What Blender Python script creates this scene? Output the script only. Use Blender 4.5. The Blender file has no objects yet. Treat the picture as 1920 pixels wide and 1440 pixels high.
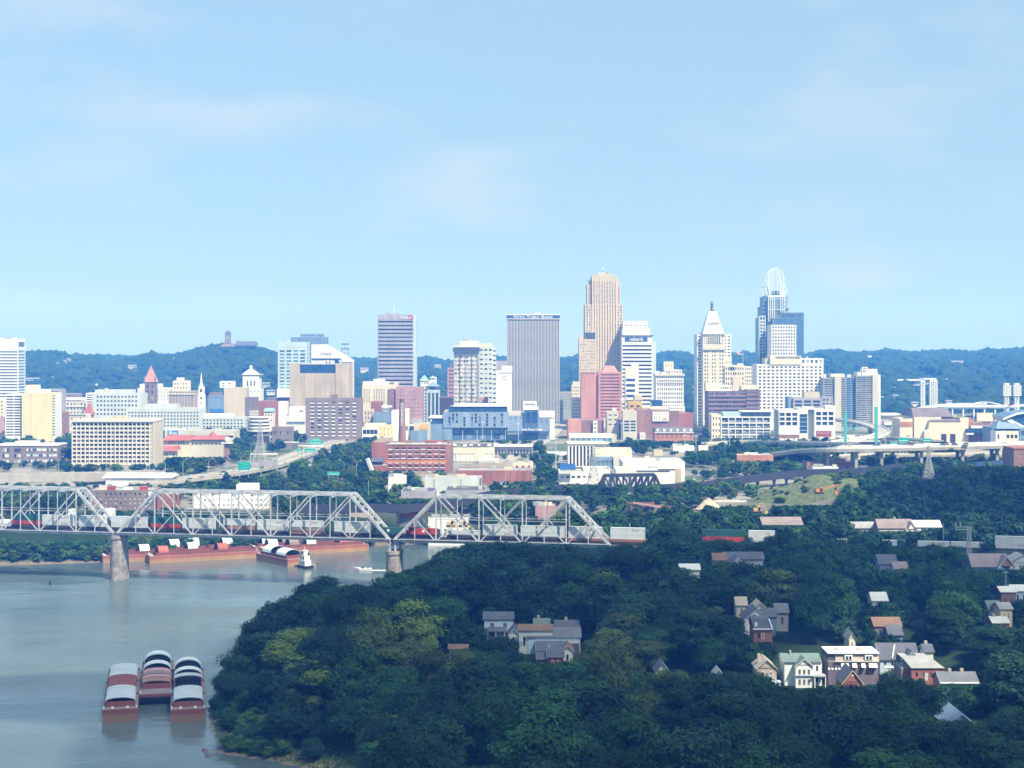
import bpy, math, random
import numpy as np
from mathutils import Vector, Matrix, noise as mnoise
R = random.Random(7)
NR = np.random.RandomState(11)
sc = bpy.context.scene
col = sc.collection
# ------------------------------------------------------------------ camera, sky, sun, exposure
FOC, HY, CX, CAMZ = 3000.0, 640.0, 960.0, 115.0      # focal length and horizon as read off the photograph (1920 px wide)
cam_d = bpy.data.cameras.new('camera'); cam = bpy.data.objects.new('camera', cam_d); col.objects.link(cam)
cam.location = (0, 0, CAMZ); cam.rotation_euler = (math.pi / 2, 0, 0)
cam_d.sensor_width = 36; cam_d.lens = 36 * FOC / 1920; cam_d.shift_y = -(720 - HY) / 1920
cam_d.clip_start = 1; cam_d.clip_end = 20000
sc.camera = cam
SUN_EL, SUN_AZ = math.radians(54), math.radians(141)
world = bpy.data.worlds.new('World'); sc.world = world; world.use_nodes = True
nt = world.node_tree; nt.nodes.clear()
wo = nt.nodes.new('ShaderNodeOutputWorld'); bg = nt.nodes.new('ShaderNodeBackground')
sky = nt.nodes.new('ShaderNodeTexSky'); sky.sky_type = 'NISHITA'; sky.sun_disc = False
sky.sun_elevation = SUN_EL; sky.sun_rotation = SUN_AZ
sky.air_density = 1.0; sky.dust_density = .5; sky.ozone_density = 6.0; sky.altitude = 200
tc = nt.nodes.new('ShaderNodeTexCoord'); mp = nt.nodes.new('ShaderNodeMapping')
mp.inputs['Scale'].default_value = (1.0, 1.0, 3.0)
nz = nt.nodes.new('ShaderNodeTexNoise'); nz.inputs['Scale'].default_value = 7.5; nz.inputs['Detail'].default_value = 5; nz.inputs['Roughness'].default_value = .48
rmp = nt.nodes.new('ShaderNodeValToRGB'); rmp.color_ramp.elements[0].position = .5; rmp.color_ramp.elements[1].position = .85
rmp.color_ramp.elements[1].color = (.75, .75, .75, 1)
mixc = nt.nodes.new('ShaderNodeMix'); mixc.data_type = 'RGBA'
mixc.inputs['B'].default_value = (5.2, 6.0, 6.6, 1)        # thin sunlit cloud, in the sky texture's own units
tint = nt.nodes.new('ShaderNodeMix'); tint.data_type = 'RGBA'; tint.blend_type = 'MULTIPLY'; tint.inputs['Factor'].default_value = 1
tint.inputs['B'].default_value = (.9, .96, 1.0, 1)
L_ = nt.links.new
L_(tc.outputs['Generated'], mp.inputs['Vector']); L_(mp.outputs[0], nz.inputs['Vector']); L_(nz.outputs['Fac'], rmp.inputs['Fac'])
veil = nt.nodes.new('ShaderNodeMix'); veil.data_type = 'RGBA'; veil.inputs['Factor'].default_value = .74; veil.inputs['B'].default_value = (3.4, 5.3, 7.1, 1)   # even high summer haze
L_(sky.outputs[0], tint.inputs['A']); L_(tint.outputs['Result'], veil.inputs['A']); L_(veil.outputs['Result'], mixc.inputs['A']); L_(rmp.outputs['Color'], mixc.inputs['Factor'])
L_(mixc.outputs['Result'], bg.inputs['Color']); L_(bg.outputs[0], wo.inputs['Surface'])
bg.inputs['Strength'].default_value = 0.09
sun_d = bpy.data.lights.new('sun', 'SUN'); sun_d.energy = 4.9; sun_d.angle = math.radians(.5); sun_d.color = (1, .95, .87)
sun = bpy.data.objects.new('sun', sun_d); col.objects.link(sun)
sdir = Vector((math.sin(SUN_AZ) * math.cos(SUN_EL), math.cos(SUN_AZ) * math.cos(SUN_EL), math.sin(SUN_EL)))
sun.rotation_euler = (-sdir).to_track_quat('-Z', 'Y').to_euler(); sun.location = sdir * 300 + Vector((0, 0, 300))
vs = sc.view_settings; vs.view_transform = 'Standard'; vs.look = 'None'; vs.exposure = 0.65; vs.gamma = 1; vs.use_curve_mapping = False
sc.cycles.max_bounces = 5; sc.cycles.diffuse_bounces = 2; sc.cycles.glossy_bounces = 2; sc.cycles.volume_bounces = 1; sc.cycles.transparent_max_bounces = 16
HAZE_DENSITY, HAZE_COLOR = 0.00028, (.075, .30, 1.0)

# ------------------------------------------------------------------ helpers
def X(px, d): return (px - CX) / FOC * d
def Z(py, d): return CAMZ - (py - HY) / FOC * d
def PX(x, y): return CX + FOC * x / y
def PY(z, y): return HY + FOC * (CAMZ - z) / y
def smooth(t): t = np.clip(t, 0, 1); return t * t * (3 - 2 * t)
VIS = []          # sight rectangles (px0, px1, lowest row to stay in view, distance): trees keep out of their way
FOOT = []         # footprints (x0, x1, y0, y1) that trees may not stand in

def mat(name, c, rough=.75, var=.18, scale=.25, metal=0, spec=.3, bump=0, streak=0, dirt=None):
    m = bpy.data.materials.new(name); m.use_nodes = True; n = m.node_tree; b = n.nodes['Principled BSDF']
    b.inputs['Roughness'].default_value = rough; b.inputs['Metallic'].default_value = metal; b.inputs['Specular IOR Level'].default_value = spec
    if var:
        t = n.nodes.new('ShaderNodeTexCoord'); mp = n.nodes.new('ShaderNodeMapping')
        mp.inputs['Scale'].default_value = (1, 1, .25 if streak else 1)
        z = n.nodes.new('ShaderNodeTexNoise'); z.inputs['Scale'].default_value = scale; z.inputs['Detail'].default_value = 6; z.inputs['Roughness'].default_value = .65
        r = n.nodes.new('ShaderNodeValToRGB'); r.color_ramp.elements[0].position = .3; r.color_ramp.elements[1].position = .72
        d = dirt or tuple(x * (1 - var * 1.6) for x in c)
        r.color_ramp.elements[0].color = (*d, 1); r.color_ramp.elements[1].color = (*[min(1, x * (1 + var * .5)) for x in c], 1)
        n.links.new(t.outputs['Object'], mp.inputs[0]); n.links.new(mp.outputs[0], z.inputs['Vector']); n.links.new(z.outputs['Fac'], r.inputs[0])
        n.links.new(r.outputs[0], b.inputs['Base Color'])
        if bump:
            bp = n.nodes.new('ShaderNodeBump'); bp.inputs['Strength'].default_value = bump; bp.inputs['Distance'].default_value = .3
            n.links.new(z.outputs['Fac'], bp.inputs['Height']); n.links.new(bp.outputs[0], b.inputs['Normal'])
    else: b.inputs['Base Color'].default_value = (*c, 1)
    return m
M = {}
for k, c in dict(white=(.78, .78, .76), cream=(.74, .68, .54), yellow=(.76, .66, .38), tan=(.56, .47, .36), beige=(.62, .54, .42), palegreen=(.57, .62, .61), paleblue=(.50, .62, .68),
        grey=(.40, .42, .43), lilac=(.42, .40, .45), darkgrey=(.16, .17, .19), brick=(.32, .18, .15), redbrick=(.36, .15, .115), brown=(.27, .22, .21), orange=(.52, .24, .15), pink=(.50, .30, .30),
        coral=(.60, .29, .24), carew=(.66, .55, .41), tarpgrey=(.46, .52, .56), hullorange=(.42, .25, .13), bargered=(.40, .13, .10), concrete=(.40, .38, .34), stone=(.60, .57, .50), redroof=(.42, .13, .11), slate=(.11, .12, .15), rust=(.25, .12, .08), teal=(.10, .50, .48), bluegrey=(.22, .32, .46),
        copper=(.28, .52, .48), asphalt=(.07, .07, .075), purple=(.20, .16, .19), blue=(.05, .20, .55), skyblue=(.20, .42, .66), black=(.02, .02, .025), red=(.42, .06, .05), green=(.015, .11, .08), signgreen=(.01, .42, .34),
        orangepaint=(.70, .25, .06), gold=(.65, .42, .12), brownstone=(.26, .20, .18), navy=(.05, .10, .24), whitepaint=(.82, .82, .82), darkgreen=(.02, .09, .07), barge=(.24, .08, .065), hullrust=(.27, .16, .10), tarp=(.62, .70, .74), rail=(.05, .045, .045),
        bushdirt=(.20, .16, .10), darksteel=(.045, .05, .07), road=(.42, .39, .33), slategreen=(.15, .21, .19), roofgrey=(.36, .36, .35), roofwhite=(.66, .66, .63), roofdark=(.10, .10, .11), timber=(.23, .14, .095), iceblue=(.36, .50, .62), navyblue=(.10, .18, .33), fawn=(.46, .40, .33), eventpanel=(.27, .36, .50), finwhite=(.58, .57, .55), pole=(.42, .44, .44), skin=(.5, .35, .25)).items():
    M[k] = mat(k, c, var=.12 if sum(c) > 1.5 else .22, scale=.12, streak=1)
M['steel'] = mat('bridge_steel', (.48, .52, .56), .6, .35, .35, 0.1, dirt=(.30, .28, .28))
M['steelwhite'] = mat('white_steel', (.72, .76, .78), .5, .1, .3)
M['pierstone'] = mat('pier_stone', (.36, .33, .30), .9, .4, .3, bump=.5)
M['container'] = mat('container_grey', (.56, .60, .62), .55, .14, .5)
def glass(name, c, rough=.12):
    m = mat(name, c, rough, .35, .35, 0, .6); return m
M['glass'] = glass('dark_window_glass', (.035, .045, .07)); M['glassblue'] = glass('blue_glass', (.04, .10, .22), .08); M['glassmid'] = glass('mid_blue_glass', (.10, .20, .33), .12); M['glassgrey'] = glass('grey_glass', (.10, .13, .17), .2)
M['glasspale'] = glass('pale_glass', (.20, .30, .38), .1); M['blind'] = mat('window_blind', (.42, .42, .42), .6, .2); M['glassbrown'] = glass('brown_glass', (.08, .06, .06), .2)

class MB:
    def __init__(s): s.v = []; s.f = []; s.m = []
    def q(s, pts, mi=0):
        i = len(s.v); s.v += [tuple(p) for p in pts]; s.f.append(tuple(range(i, i + len(pts)))); s.m.append(mi)
    def box(s, x0, x1, y0, y1, z0, z1, mi=0):
        i = len(s.v); s.v += [(x, y, z) for z in (z0, z1) for y in (y0, y1) for x in (x0, x1)]
        for f in ((0, 2, 3, 1), (4, 5, 7, 6), (0, 1, 5, 4), (2, 6, 7, 3), (0, 4, 6, 2), (1, 3, 7, 5)): s.f.append(tuple(i + k for k in f)); s.m.append(mi)
        return s
    def frustum(s, x0, x1, y0, y1, z0, X0, X1, Y0, Y1, z1, mi=0):
        i = len(s.v); s.v += [(x0, y0, z0), (x1, y0, z0), (x1, y1, z0), (x0, y1, z0), (X0, Y0, z1), (X1, Y0, z1), (X1, Y1, z1), (X0, Y1, z1)]
        for f in ((3, 2, 1, 0), (4, 5, 6, 7), (0, 1, 5, 4), (1, 2, 6, 5), (2, 3, 7, 6), (3, 0, 4, 7)): s.f.append(tuple(i + k for k in f)); s.m.append(mi)
        return s
    def beam(s, a, b, w, h=None, mi=0):
        a, b = Vector(a), Vector(b); h = h or w; t = (b - a).normalized()
        up = Vector((0, 0, 1)) if abs(t.z) < .95 else Vector((1, 0, 0))
        sx = t.cross(up).normalized() * w / 2; sy = t.cross(sx).normalized() * h / 2
        i = len(s.v)
        for p in (a, b):
            for u, v in ((-1, -1), (1, -1), (1, 1), (-1, 1)): s.v.append(tuple(p + sx * u + sy * v))
        for f in ((0, 1, 2, 3), (7, 6, 5, 4), (0, 4, 5, 1), (1, 5, 6, 2), (2, 6, 7, 3), (3, 7, 4, 0)): s.f.append(tuple(i + k for k in f)); s.m.append(mi)
        return s
    def cyl(s, a, b, r0, r1=None, n=10, mi=0):
        a, b = Vector(a), Vector(b); r1 = r0 if r1 is None else r1; t = (b - a).normalized()
        up = Vector((0, 0, 1)) if abs(t.z) < .95 else Vector((1, 0, 0)); sx = t.cross(up).normalized(); sy = t.cross(sx)
        i = len(s.v)
        for p, r in ((a, r0), (b, r1)):
            for k in range(n): s.v.append(tuple(p + (sx * math.cos(k * 2 * math.pi / n) + sy * math.sin(k * 2 * math.pi / n)) * max(r, .001)))
        for k in range(n): s.f.append((i + k, i + (k + 1) % n, i + n + (k + 1) % n, i + n + k)); s.m.append(mi)
        s.f.append(tuple(i + k for k in range(n))); s.m.append(mi); s.f.append(tuple(i + n + k for k in range(n))); s.m.append(mi)
        return s
    def prism(s, pts, axis, a0, a1, mi=0):        # a closed outline swept along an axis ('x': pts are (y,z); 'y': pts are (x,z))
        n = len(pts); i = len(s.v)
        for a in (a0, a1):
            for p in pts: s.v.append((a, p[0], p[1]) if axis == 'x' else (p[0], a, p[1]) if axis == 'y' else (p[0], p[1], a))
        for k in range(n): s.f.append((i + k, i + (k + 1) % n, i + n + (k + 1) % n, i + n + k)); s.m.append(mi)
        s.f.append(tuple(range(i, i + n))); s.m.append(mi); s.f.append(tuple(range(i + n, i + 2 * n))); s.m.append(mi)
        return s
    def mesh(s, name, mats):
        me = bpy.data.meshes.new(name); me.from_pydata(s.v, [], s.f)
        for m in (mats if isinstance(mats, (list, tuple)) else [mats]): me.materials.append(M[m] if isinstance(m, str) else m)
        if any(s.m): me.polygons.foreach_set('material_index', s.m)
        me.update(); return me
def obj(name, data, parent=None, loc=None):
    o = bpy.data.objects.new(name, data); col.objects.link(o)
    if parent is not None: o.parent = parent
    if loc is not None: o.location = loc
    return o
def tag(o, label, cat, group=None, kind=None):
    if label: o['label'] = label
    if cat: o['category'] = cat
    if group: o['group'] = group
    if kind: o['kind'] = kind
    return o
def thing(name, label, cat, loc=(0, 0, 0), group=None, rz=0):
    o = obj(name, None, None, loc); o.rotation_euler[2] = rz; o.empty_display_size = .1
    return tag(o, label, cat, group)
def part(root, name, mb, mats, kind=None, label=None, loc=None):
    o = obj(name, mb.mesh(name, mats), root, loc)
    if kind: o['kind'] = kind
    if label: o['label'] = label
    return o
def structure(name, mb, mats): o = obj(name, mb.mesh(name, mats)); o['kind'] = 'structure'; return o
def copy_thing(root, loc, rz=None, label=None, mats=None):
    r = root.copy(); col.objects.link(r); r.location = loc
    if rz is not None: r.rotation_euler[2] = rz
    if label: r['label'] = label
    for c in list(root.children):
        k = c.copy(); col.objects.link(k); k.parent = r
        for g in c.children: e = g.copy(); col.objects.link(e); e.parent = k
    return r
def text(root, body, loc, size, m, name='lettering', width=None, caps=False, line=1.0, rot=(math.pi / 2, 0, 0), bold=0):
    cu = bpy.data.curves.new(name, 'FONT'); cu.body = body; cu.size = size; cu.align_x = 'CENTER'; cu.align_y = 'CENTER'; cu.extrude = .06; cu.space_line = line; cu.offset = bold
    cu.resolution_u = 2
    if caps:
        cu.small_caps_scale = .78
        for c in cu.body_format: c.use_small_caps = True
    cu.materials.append(M[m]); tmp = bpy.data.objects.new('tmp_text', cu); col.objects.link(tmp)
    bpy.context.view_layer.update(); me = bpy.data.meshes.new_from_object(tmp.evaluated_get(bpy.context.evaluated_depsgraph_get())); me.name = name
    bpy.data.objects.remove(tmp); bpy.data.curves.remove(cu); o = obj(name, me, root, loc); o.rotation_euler = rot
    if width:
        xs = [v.co.x for v in me.vertices]; w = max(xs) - min(xs)
        if w > 0: o.scale[0] = width / w
    return o
def ground(x, y): return float(height(np.array([x]), np.array([y]))[0])

# ------------------------------------------------------------------ terrain and river
RIVER = np.array([(-4300, 760), (-600, 812), (-263, 821), (-216, 831), (-160, 858), (-107, 889), (-48, 908), (20, 926), (170, 930), (185, 912), (150, 890), (60, 846), (-10, 808), (-42, 762), (-50, 722), (-64, 690), (-88, 640),
                  (-97, 600), (-101, 575), (-100, 556), (-98.5, 548), (-100.5, 539), (-97, 520), (-96, 500), (-92, 490), (-91, 479), (-88.5, 470), (-80, 464), (-77, 459), (-80, 455), (-84.5, 449), (-80, 445), (-70, 440), (-57, 431), (-46, 415), (-60, 330), (-300, 250), (-4300, 200)], float)
def river_sd(x, y):               # signed distance to the river's edge, negative in the water
    best = np.full(x.shape, 1e9); inside = np.zeros(x.shape, bool); n = len(RIVER)
    for i in range(n):
        a, b = RIVER[i], RIVER[(i + 1) % n]; e = b - a; wx, wy = x - a[0], y - a[1]
        t = np.clip((wx * e[0] + wy * e[1]) / (e @ e), 0, 1); best = np.minimum(best, np.hypot(wx - t * e[0], wy - t * e[1]))
        c = ((a[1] <= y) != (b[1] <= y)); xi = a[0] + (y - a[1]) / (e[1] if e[1] else 1e-9) * e[0]; inside ^= c & (x < xi)
    return np.where(inside, -best, best)
def height(x, y):
    sd = river_sd(x, y)
    ky = 9 + 10 * smooth((y - 420) / 300); oh = 14 + 6 * smooth((y - 1000) / 250)
    isoh = smooth((y - (880 + .02 * x)) / 40); plate = ky * (1 - isoh) + oh * isoh
    plate = plate + 24 * np.exp(-((x - 330) / 130) ** 2 - ((y - 930) / 90) ** 2)          # wooded rise beyond the railway
    z = np.where(sd < 0, np.maximum(-5, sd * .35), plate * smooth(np.maximum(sd, 0) / 42) ** .8)
    hill = 112 - .5 * np.maximum(y, 0); z = np.where((y < 230) & (sd > 0), np.maximum(z, hill), z)
    return z
def axis(a): return np.array(sorted(set(np.round(a, 2))))
gx = axis(np.concatenate([np.linspace(-4350, -700, 18), np.linspace(-700, -200, 60), np.linspace(-200, 60, 131), np.linspace(60, 500, 75), np.linspace(500, 4350, 24)]))
gy = axis(np.concatenate([np.linspace(-350, 250, 14), np.linspace(250, 620, 150), np.linspace(620, 1000, 130), np.linspace(1000, 1700, 90), np.linspace(1700, 6450, 30)]))
GX, GY = np.meshgrid(gx, gy); GZ = height(GX.ravel(), GY.ravel())
GZ = GZ + NR.normal(0, .12, GZ.shape) * (GY.ravel() < 1000)
nx = len(gx); idx = np.arange(len(GZ)).reshape(len(gy), nx)
me = bpy.data.meshes.new('ground'); me.from_pydata(np.stack([GX.ravel(), GY.ravel(), GZ], 1).tolist(), [], np.stack([idx[:-1, :-1], idx[:-1, 1:], idx[1:, 1:], idx[1:, :-1]], -1).reshape(-1, 4).tolist())
gm = bpy.data.materials.new('ground'); gm.use_nodes = True; n = gm.node_tree; pb = n.nodes['Principled BSDF']; pb.inputs['Roughness'].default_value = .95; pb.inputs['Specular IOR Level'].default_value = .1
geo = n.nodes.new('ShaderNodeNewGeometry'); sx = n.nodes.new('ShaderNodeSeparateXYZ'); n.links.new(geo.outputs['Position'], sx.inputs[0])
def noise_ramp(scale, stops, detail=7):
    z = n.nodes.new('ShaderNodeTexNoise'); z.inputs['Scale'].default_value = scale; z.inputs['Detail'].default_value = detail; z.inputs['Roughness'].default_value = .65; n.links.new(geo.outputs['Position'], z.inputs['Vector'])
    r = n.nodes.new('ShaderNodeValToRGB'); e = r.color_ramp.elements
    while len(e) < len(stops): e.new(.5)
    for k, (p, c) in enumerate(stops): e[k].position = p; e[k].color = (*c, 1)
    n.links.new(z.outputs['Fac'], r.inputs[0]); return r.outputs[0]
green = noise_ramp(.12, [(.25, (.010, .024, .008)), (.5, (.017, .036, .011)), (.75, (.032, .05, .017))])
urban = noise_ramp(.02, [(.3, (.05, .09, .03)), (.44, (.09, .12, .05)), (.5, (.20, .19, .17)), (.62, (.30, .28, .25)), (.75, (.12, .12, .125))])
mud = noise_ramp(.5, [(.3, (.10, .085, .06)), (.7, (.24, .20, .14))])
def maprange(sock, a, b):
    k = n.nodes.new('ShaderNodeMapRange'); k.inputs[1].default_value = a; k.inputs[2].default_value = b; n.links.new(sock, k.inputs[0]); return k.outputs[0]
def mixn(f, a, b):
    k = n.nodes.new('ShaderNodeMix'); k.data_type = 'RGBA'; n.links.new(f, k.inputs['Factor']); n.links.new(a, k.inputs['A']); n.links.new(b, k.inputs['B']); return k.outputs['Result']
c1 = mixn(maprange(sx.outputs['Y'], 925, 990), green, urban); c2 = mixn(maprange(sx.outputs['Z'], .7, 1.9), mud, c1); n.links.new(c2, pb.inputs['Base Color'])
me.materials.append(gm); me.polygons.foreach_set('use_smooth', [True] * len(me.polygons)); g = obj('ground', me); g['kind'] = 'structure'

wm = bpy.data.materials.new('river_water'); wm.use_nodes = True; n = wm.node_tree; pb = n.nodes['Principled BSDF']
pb.inputs['Roughness'].default_value = .16; pb.inputs['IOR'].default_value = 1.33; pb.inputs['Specular IOR Level'].default_value = .6
geo = n.nodes.new('ShaderNodeNewGeometry')
base = noise_ramp(.012, [(.35, (.065, .10, .105)), (.6, (.09, .125, .12)), (.75, (.10, .12, .095))], 4); n.links.new(base, pb.inputs['Base Color'])
mp = n.nodes.new('ShaderNodeMapping'); mp.inputs['Scale'].default_value = (.5, 1.0, 1); n.links.new(geo.outputs['Position'], mp.inputs[0])
prev = None
for s_, d_, st in ((.9, 3, .14), (.2, 3, .2), (.03, 4, .35)):
    z = n.nodes.new('ShaderNodeTexNoise'); z.inputs['Scale'].default_value = s_; z.inputs['Detail'].default_value = d_; n.links.new(mp.outputs[0], z.inputs['Vector'])
    b_ = n.nodes.new('ShaderNodeBump'); b_.inputs['Strength'].default_value = st; b_.inputs['Distance'].default_value = .35 / s_ * .3; n.links.new(z.outputs['Fac'], b_.inputs['Height'])
    if prev: n.links.new(prev, b_.inputs['Normal'])
    prev = b_.outputs[0]
n.links.new(prev, pb.inputs['Normal'])
rz_ = n.nodes.new('ShaderNodeTexNoise'); rz_.inputs['Scale'].default_value = .018; rz_.inputs['Detail'].default_value = 5; n.links.new(mp.outputs[0], rz_.inputs['Vector'])
mr_ = n.nodes.new('ShaderNodeMapRange'); mr_.inputs[1].default_value = .35; mr_.inputs[2].default_value = .65; mr_.inputs[3].default_value = .1; mr_.inputs[4].default_value = .3; n.links.new(rz_.outputs['Fac'], mr_.inputs[0]); n.links.new(mr_.outputs[0], pb.inputs['Roughness'])
w = MB(); w.q([(-4300, 150, 0), (400, 150, 0), (400, 1000, 0), (-4300, 1000, 0)]); structure('river', w, wm)

# ------------------------------------------------------------------ unseen cloud added overhead, shaped to shade the near wood, houses and air
def shade_cloud(name, label, ground_pts, H, seed, dens):
    r = np.random.RandomState(seed); bmv = []; bmf = []; k0 = 0; ox, oy = sdir.x / sdir.z * H, sdir.y / sdir.z * H
    import bmesh as _b
    bm = _b.new(); _b.ops.create_icosphere(bm, subdivisions=2, radius=1); iv = np.array([v.co[:] for v in bm.verts]); fi = np.array([[v.index for v in f.verts] for f in bm.faces]); bm.free()
    for (x, y, rad) in ground_pts:
        for j in range(7):
            c = np.array([x + ox, y + oy, H]) + r.normal(0, 1, 3) * np.array([rad * .45, rad * .45, 10]); s = rad * r.uniform(.45, .75)
            v = iv * (1 + r.normal(0, .06, (len(iv), 1))) * s * np.array([1, 1, .55]) + c; bmv.append(v); bmf += [tuple(f + k0) for f in fi]; k0 += len(v)
    me = bpy.data.meshes.new(name); me.from_pydata(np.concatenate(bmv).tolist(), [], bmf); tmp = bpy.data.objects.new('tmp_cloud', me); col.objects.link(tmp); md = tmp.modifiers.new('r', 'REMESH'); md.mode = 'VOXEL'; md.voxel_size = 16
    bpy.context.view_layer.update(); me = bpy.data.meshes.new_from_object(tmp.evaluated_get(bpy.context.evaluated_depsgraph_get())); bpy.data.objects.remove(tmp); m = bpy.data.materials.new('shade_cloud'); m.use_nodes = True; n = m.node_tree; n.nodes.clear()
    o_ = n.nodes.new('ShaderNodeOutputMaterial'); t_ = n.nodes.new('ShaderNodeBsdfTransparent'); d_ = n.nodes.new('ShaderNodeBsdfTranslucent'); d_.inputs['Color'].default_value = (.9, .92, .95, 1); x_ = n.nodes.new('ShaderNodeMixShader'); x_.inputs[0].default_value = dens
    n.links.new(t_.outputs[0], x_.inputs[1]); n.links.new(d_.outputs[0], x_.inputs[2]); n.links.new(x_.outputs[0], o_.inputs['Surface']); me.materials.append(m); o = obj(name, me); o['kind'] = 'stuff'; o['label'] = label
shade_cloud('shade_cloud', 'pale cloudy mass added out of view overhead to shade the near bank', [(-60, 560, 70), (-70, 480, 60), (0, 420, 90), (-5, 545, 75), (20, 660, 70), (110, 380, 65), (125, 620, 75), (100, 670, 70), (240, 420, 70), (220, 600, 110), (190, 680, 60), (310, 560, 120), (330, 680, 110), (300, 820, 110), (330, 920, 110), (230, 365, 80), (100, 350, 90), (-40, 370, 80), (-130, 510, 55), (-20, 250, 110), (110, 230, 110), (0, 120, 100), (100, 110, 100), (20, 20, 90)], 900, 5, .46)
# ------------------------------------------------------------------ buildings
def wallgrid(mb, P, us, zs, holes, dp):
    nu, nz_ = len(us) - 1, len(zs) - 1
    for j in range(nz_):
        i = 0
        while i < nu:
            if (i, j) in holes:
                u0, u1, z0, z1 = us[i], us[i + 1], zs[j], zs[j + 1]
                mb.q([P(u0, z0, 0), P(u1, z0, 0), P(u1, z0, dp), P(u0, z0, dp)]); mb.q([P(u0, z1, 0), P(u1, z1, 0), P(u1, z1, dp), P(u0, z1, dp)])
                mb.q([P(u0, z0, 0), P(u0, z1, 0), P(u0, z1, dp), P(u0, z0, dp)]); mb.q([P(u1, z0, 0), P(u1, z1, 0), P(u1, z1, dp), P(u1, z0, dp)])
                i += 1; continue
            k = i
            while k < nu and (k, j) not in holes: k += 1
            mb.q([P(us[i], zs[j], 0), P(us[k], zs[j], 0), P(us[k], zs[j + 1], 0), P(us[i], zs[j + 1], 0)]); i = k
class B:
    def __init__(s, name, label, px0, px1, d, ytop=None, vis=None, zb=None, group=None, cat='building', rz=0, foot=30):
        s.d = d; s.xc = X((px0 + px1) / 2, d); s.zb = ground(s.xc, d) - .3 if zb is None else zb
        s.root = thing(name, label, cat, (s.xc, d, s.zb), group, rz)
        if vis: VIS.append((px0, px1, vis, d))
        if foot: FOOT.append((X(px0, d) - 3, X(px1, d + foot) + 3, d - 6, d + foot + 3))
    def x(s, px, y=0): return X(px, s.d + y) - s.xc
    def z(s, py, y=0): return Z(py, s.d + y) - s.zb
    def panes(s, rects, P, dp, g, ind, pn='window'):
        gl = g if isinstance(g, (list, tuple)) else [g]
        if ind:
            cache = {}
            for (u0, u1, z0, z1) in rects:
                key = (round(u1 - u0, 2), round(z1 - z0, 2), P.__code__.co_firstlineno); gi = R.choice(gl)
                a = Vector(P((u0 + u1) / 2, (z0 + z1) / 2, dp))
                kk = key + (gi,)
                if kk not in cache:
                    mb = MB(); hu, hz = (u1 - u0) / 2, (z1 - z0) / 2; c0 = Vector(P(0, 0, 0))
                    A = [Vector(P(u, v, e)) - c0 for e in (0, .12) for v in (-hz, hz) for u in (-hu, hu)]
                    mb.v = [tuple(p) for p in A]; mb.f = [(0, 1, 3, 2), (4, 5, 7, 6), (0, 1, 5, 4), (2, 3, 7, 6), (0, 2, 6, 4), (1, 3, 7, 5)]; mb.m = [0] * 6
                    cache[kk] = mb.mesh(pn, gi)
                obj(pn, cache[kk], s.root, a)
        else:
            mb = MB()
            for (u0, u1, z0, z1) in rects: mb.q([P(u0, z0, dp), P(u1, z0, dp), P(u1, z1, dp), P(u0, z1, dp)], R.randrange(len(gl)))
            o = part(s.root, pn, mb, gl); o['kind'] = 'stuff'
    def face(s, mb, side, x0, x1, y0, y1, z0, z1, F):
        if side == 'F': u0, u1 = x0, x1; P = lambda u, v, e: (u, y0 + e, v)
        elif side == 'R': u0, u1 = y0, y1; P = lambda u, v, e: (x1 - e, u, v)
        elif side == 'L': u0, u1 = y0, y1; P = lambda u, v, e: (x0 + e, u, v)
        else: u0, u1 = x0, x1; P = lambda u, v, e: (u, y1 - e, v)
        if not F:
            mb.q([P(u0, z0, 0), P(u1, z0, 0), P(u1, z1, 0), P(u0, z1, 0)]); return
        c, r, wf, hf = F[:4]; o = F[4] if len(F) > 4 else {}
        ml, mr, mt, mbt = o.get('ml', o.get('m', .5)), o.get('mr', o.get('m', .5)), o.get('mt', 1), o.get('mb', 1); dp = o.get('dp', .4)
        pu, pz = (u1 - u0 - ml - mr) / c, (z1 - z0 - mt - mbt) / r
        us = [u0]; zs = [z0]
        for k in range(c): us += [u0 + ml + pu * (k + .5 - wf / 2), u0 + ml + pu * (k + .5 + wf / 2)]
        for k in range(r): zs += [z0 + mbt + pz * (k + .5 - hf / 2), z0 + mbt + pz * (k + .5 + hf / 2)]
        us.append(u1); zs.append(z1)
        skip = o.get('skip', ())
        holes = {(2 * i + 1, 2 * j + 1) for i in range(c) for j in range(r) if (i, j) not in skip and i not in o.get('skipc', ())}
        wallgrid(mb, P, us, zs, holes, dp)
        rects = [(us[i], us[i + 1], zs[j], zs[j + 1]) for (i, j) in sorted(holes)]
        pw, ph = pu * wf * FOC / s.d, pz * hf * FOC / s.d
        ind = o.get('ind', max(pw, ph) >= 8.5 and len(rects) <= 200 and side == 'F')
        s.panes(rects, P, dp, o.get('g', ['glass', 'glass', 'glassgrey', 'glass', 'blind']), ind)
    def tier(s, p0, p1, yt, yb, dep, m, y=0, F=None, Rt=None, L=None, roof='roofgrey', name='wall', parapet=.9, label=None):
        x0, x1 = s.x(p0, y), s.x(p1, y); z1 = s.z(yt, y); z0 = 0 if yb is None else s.z(yb, y)
        return s.tierm(x0, x1, y, y + dep, z0, z1, m, F, Rt, L, roof, name, parapet, label)
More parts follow.
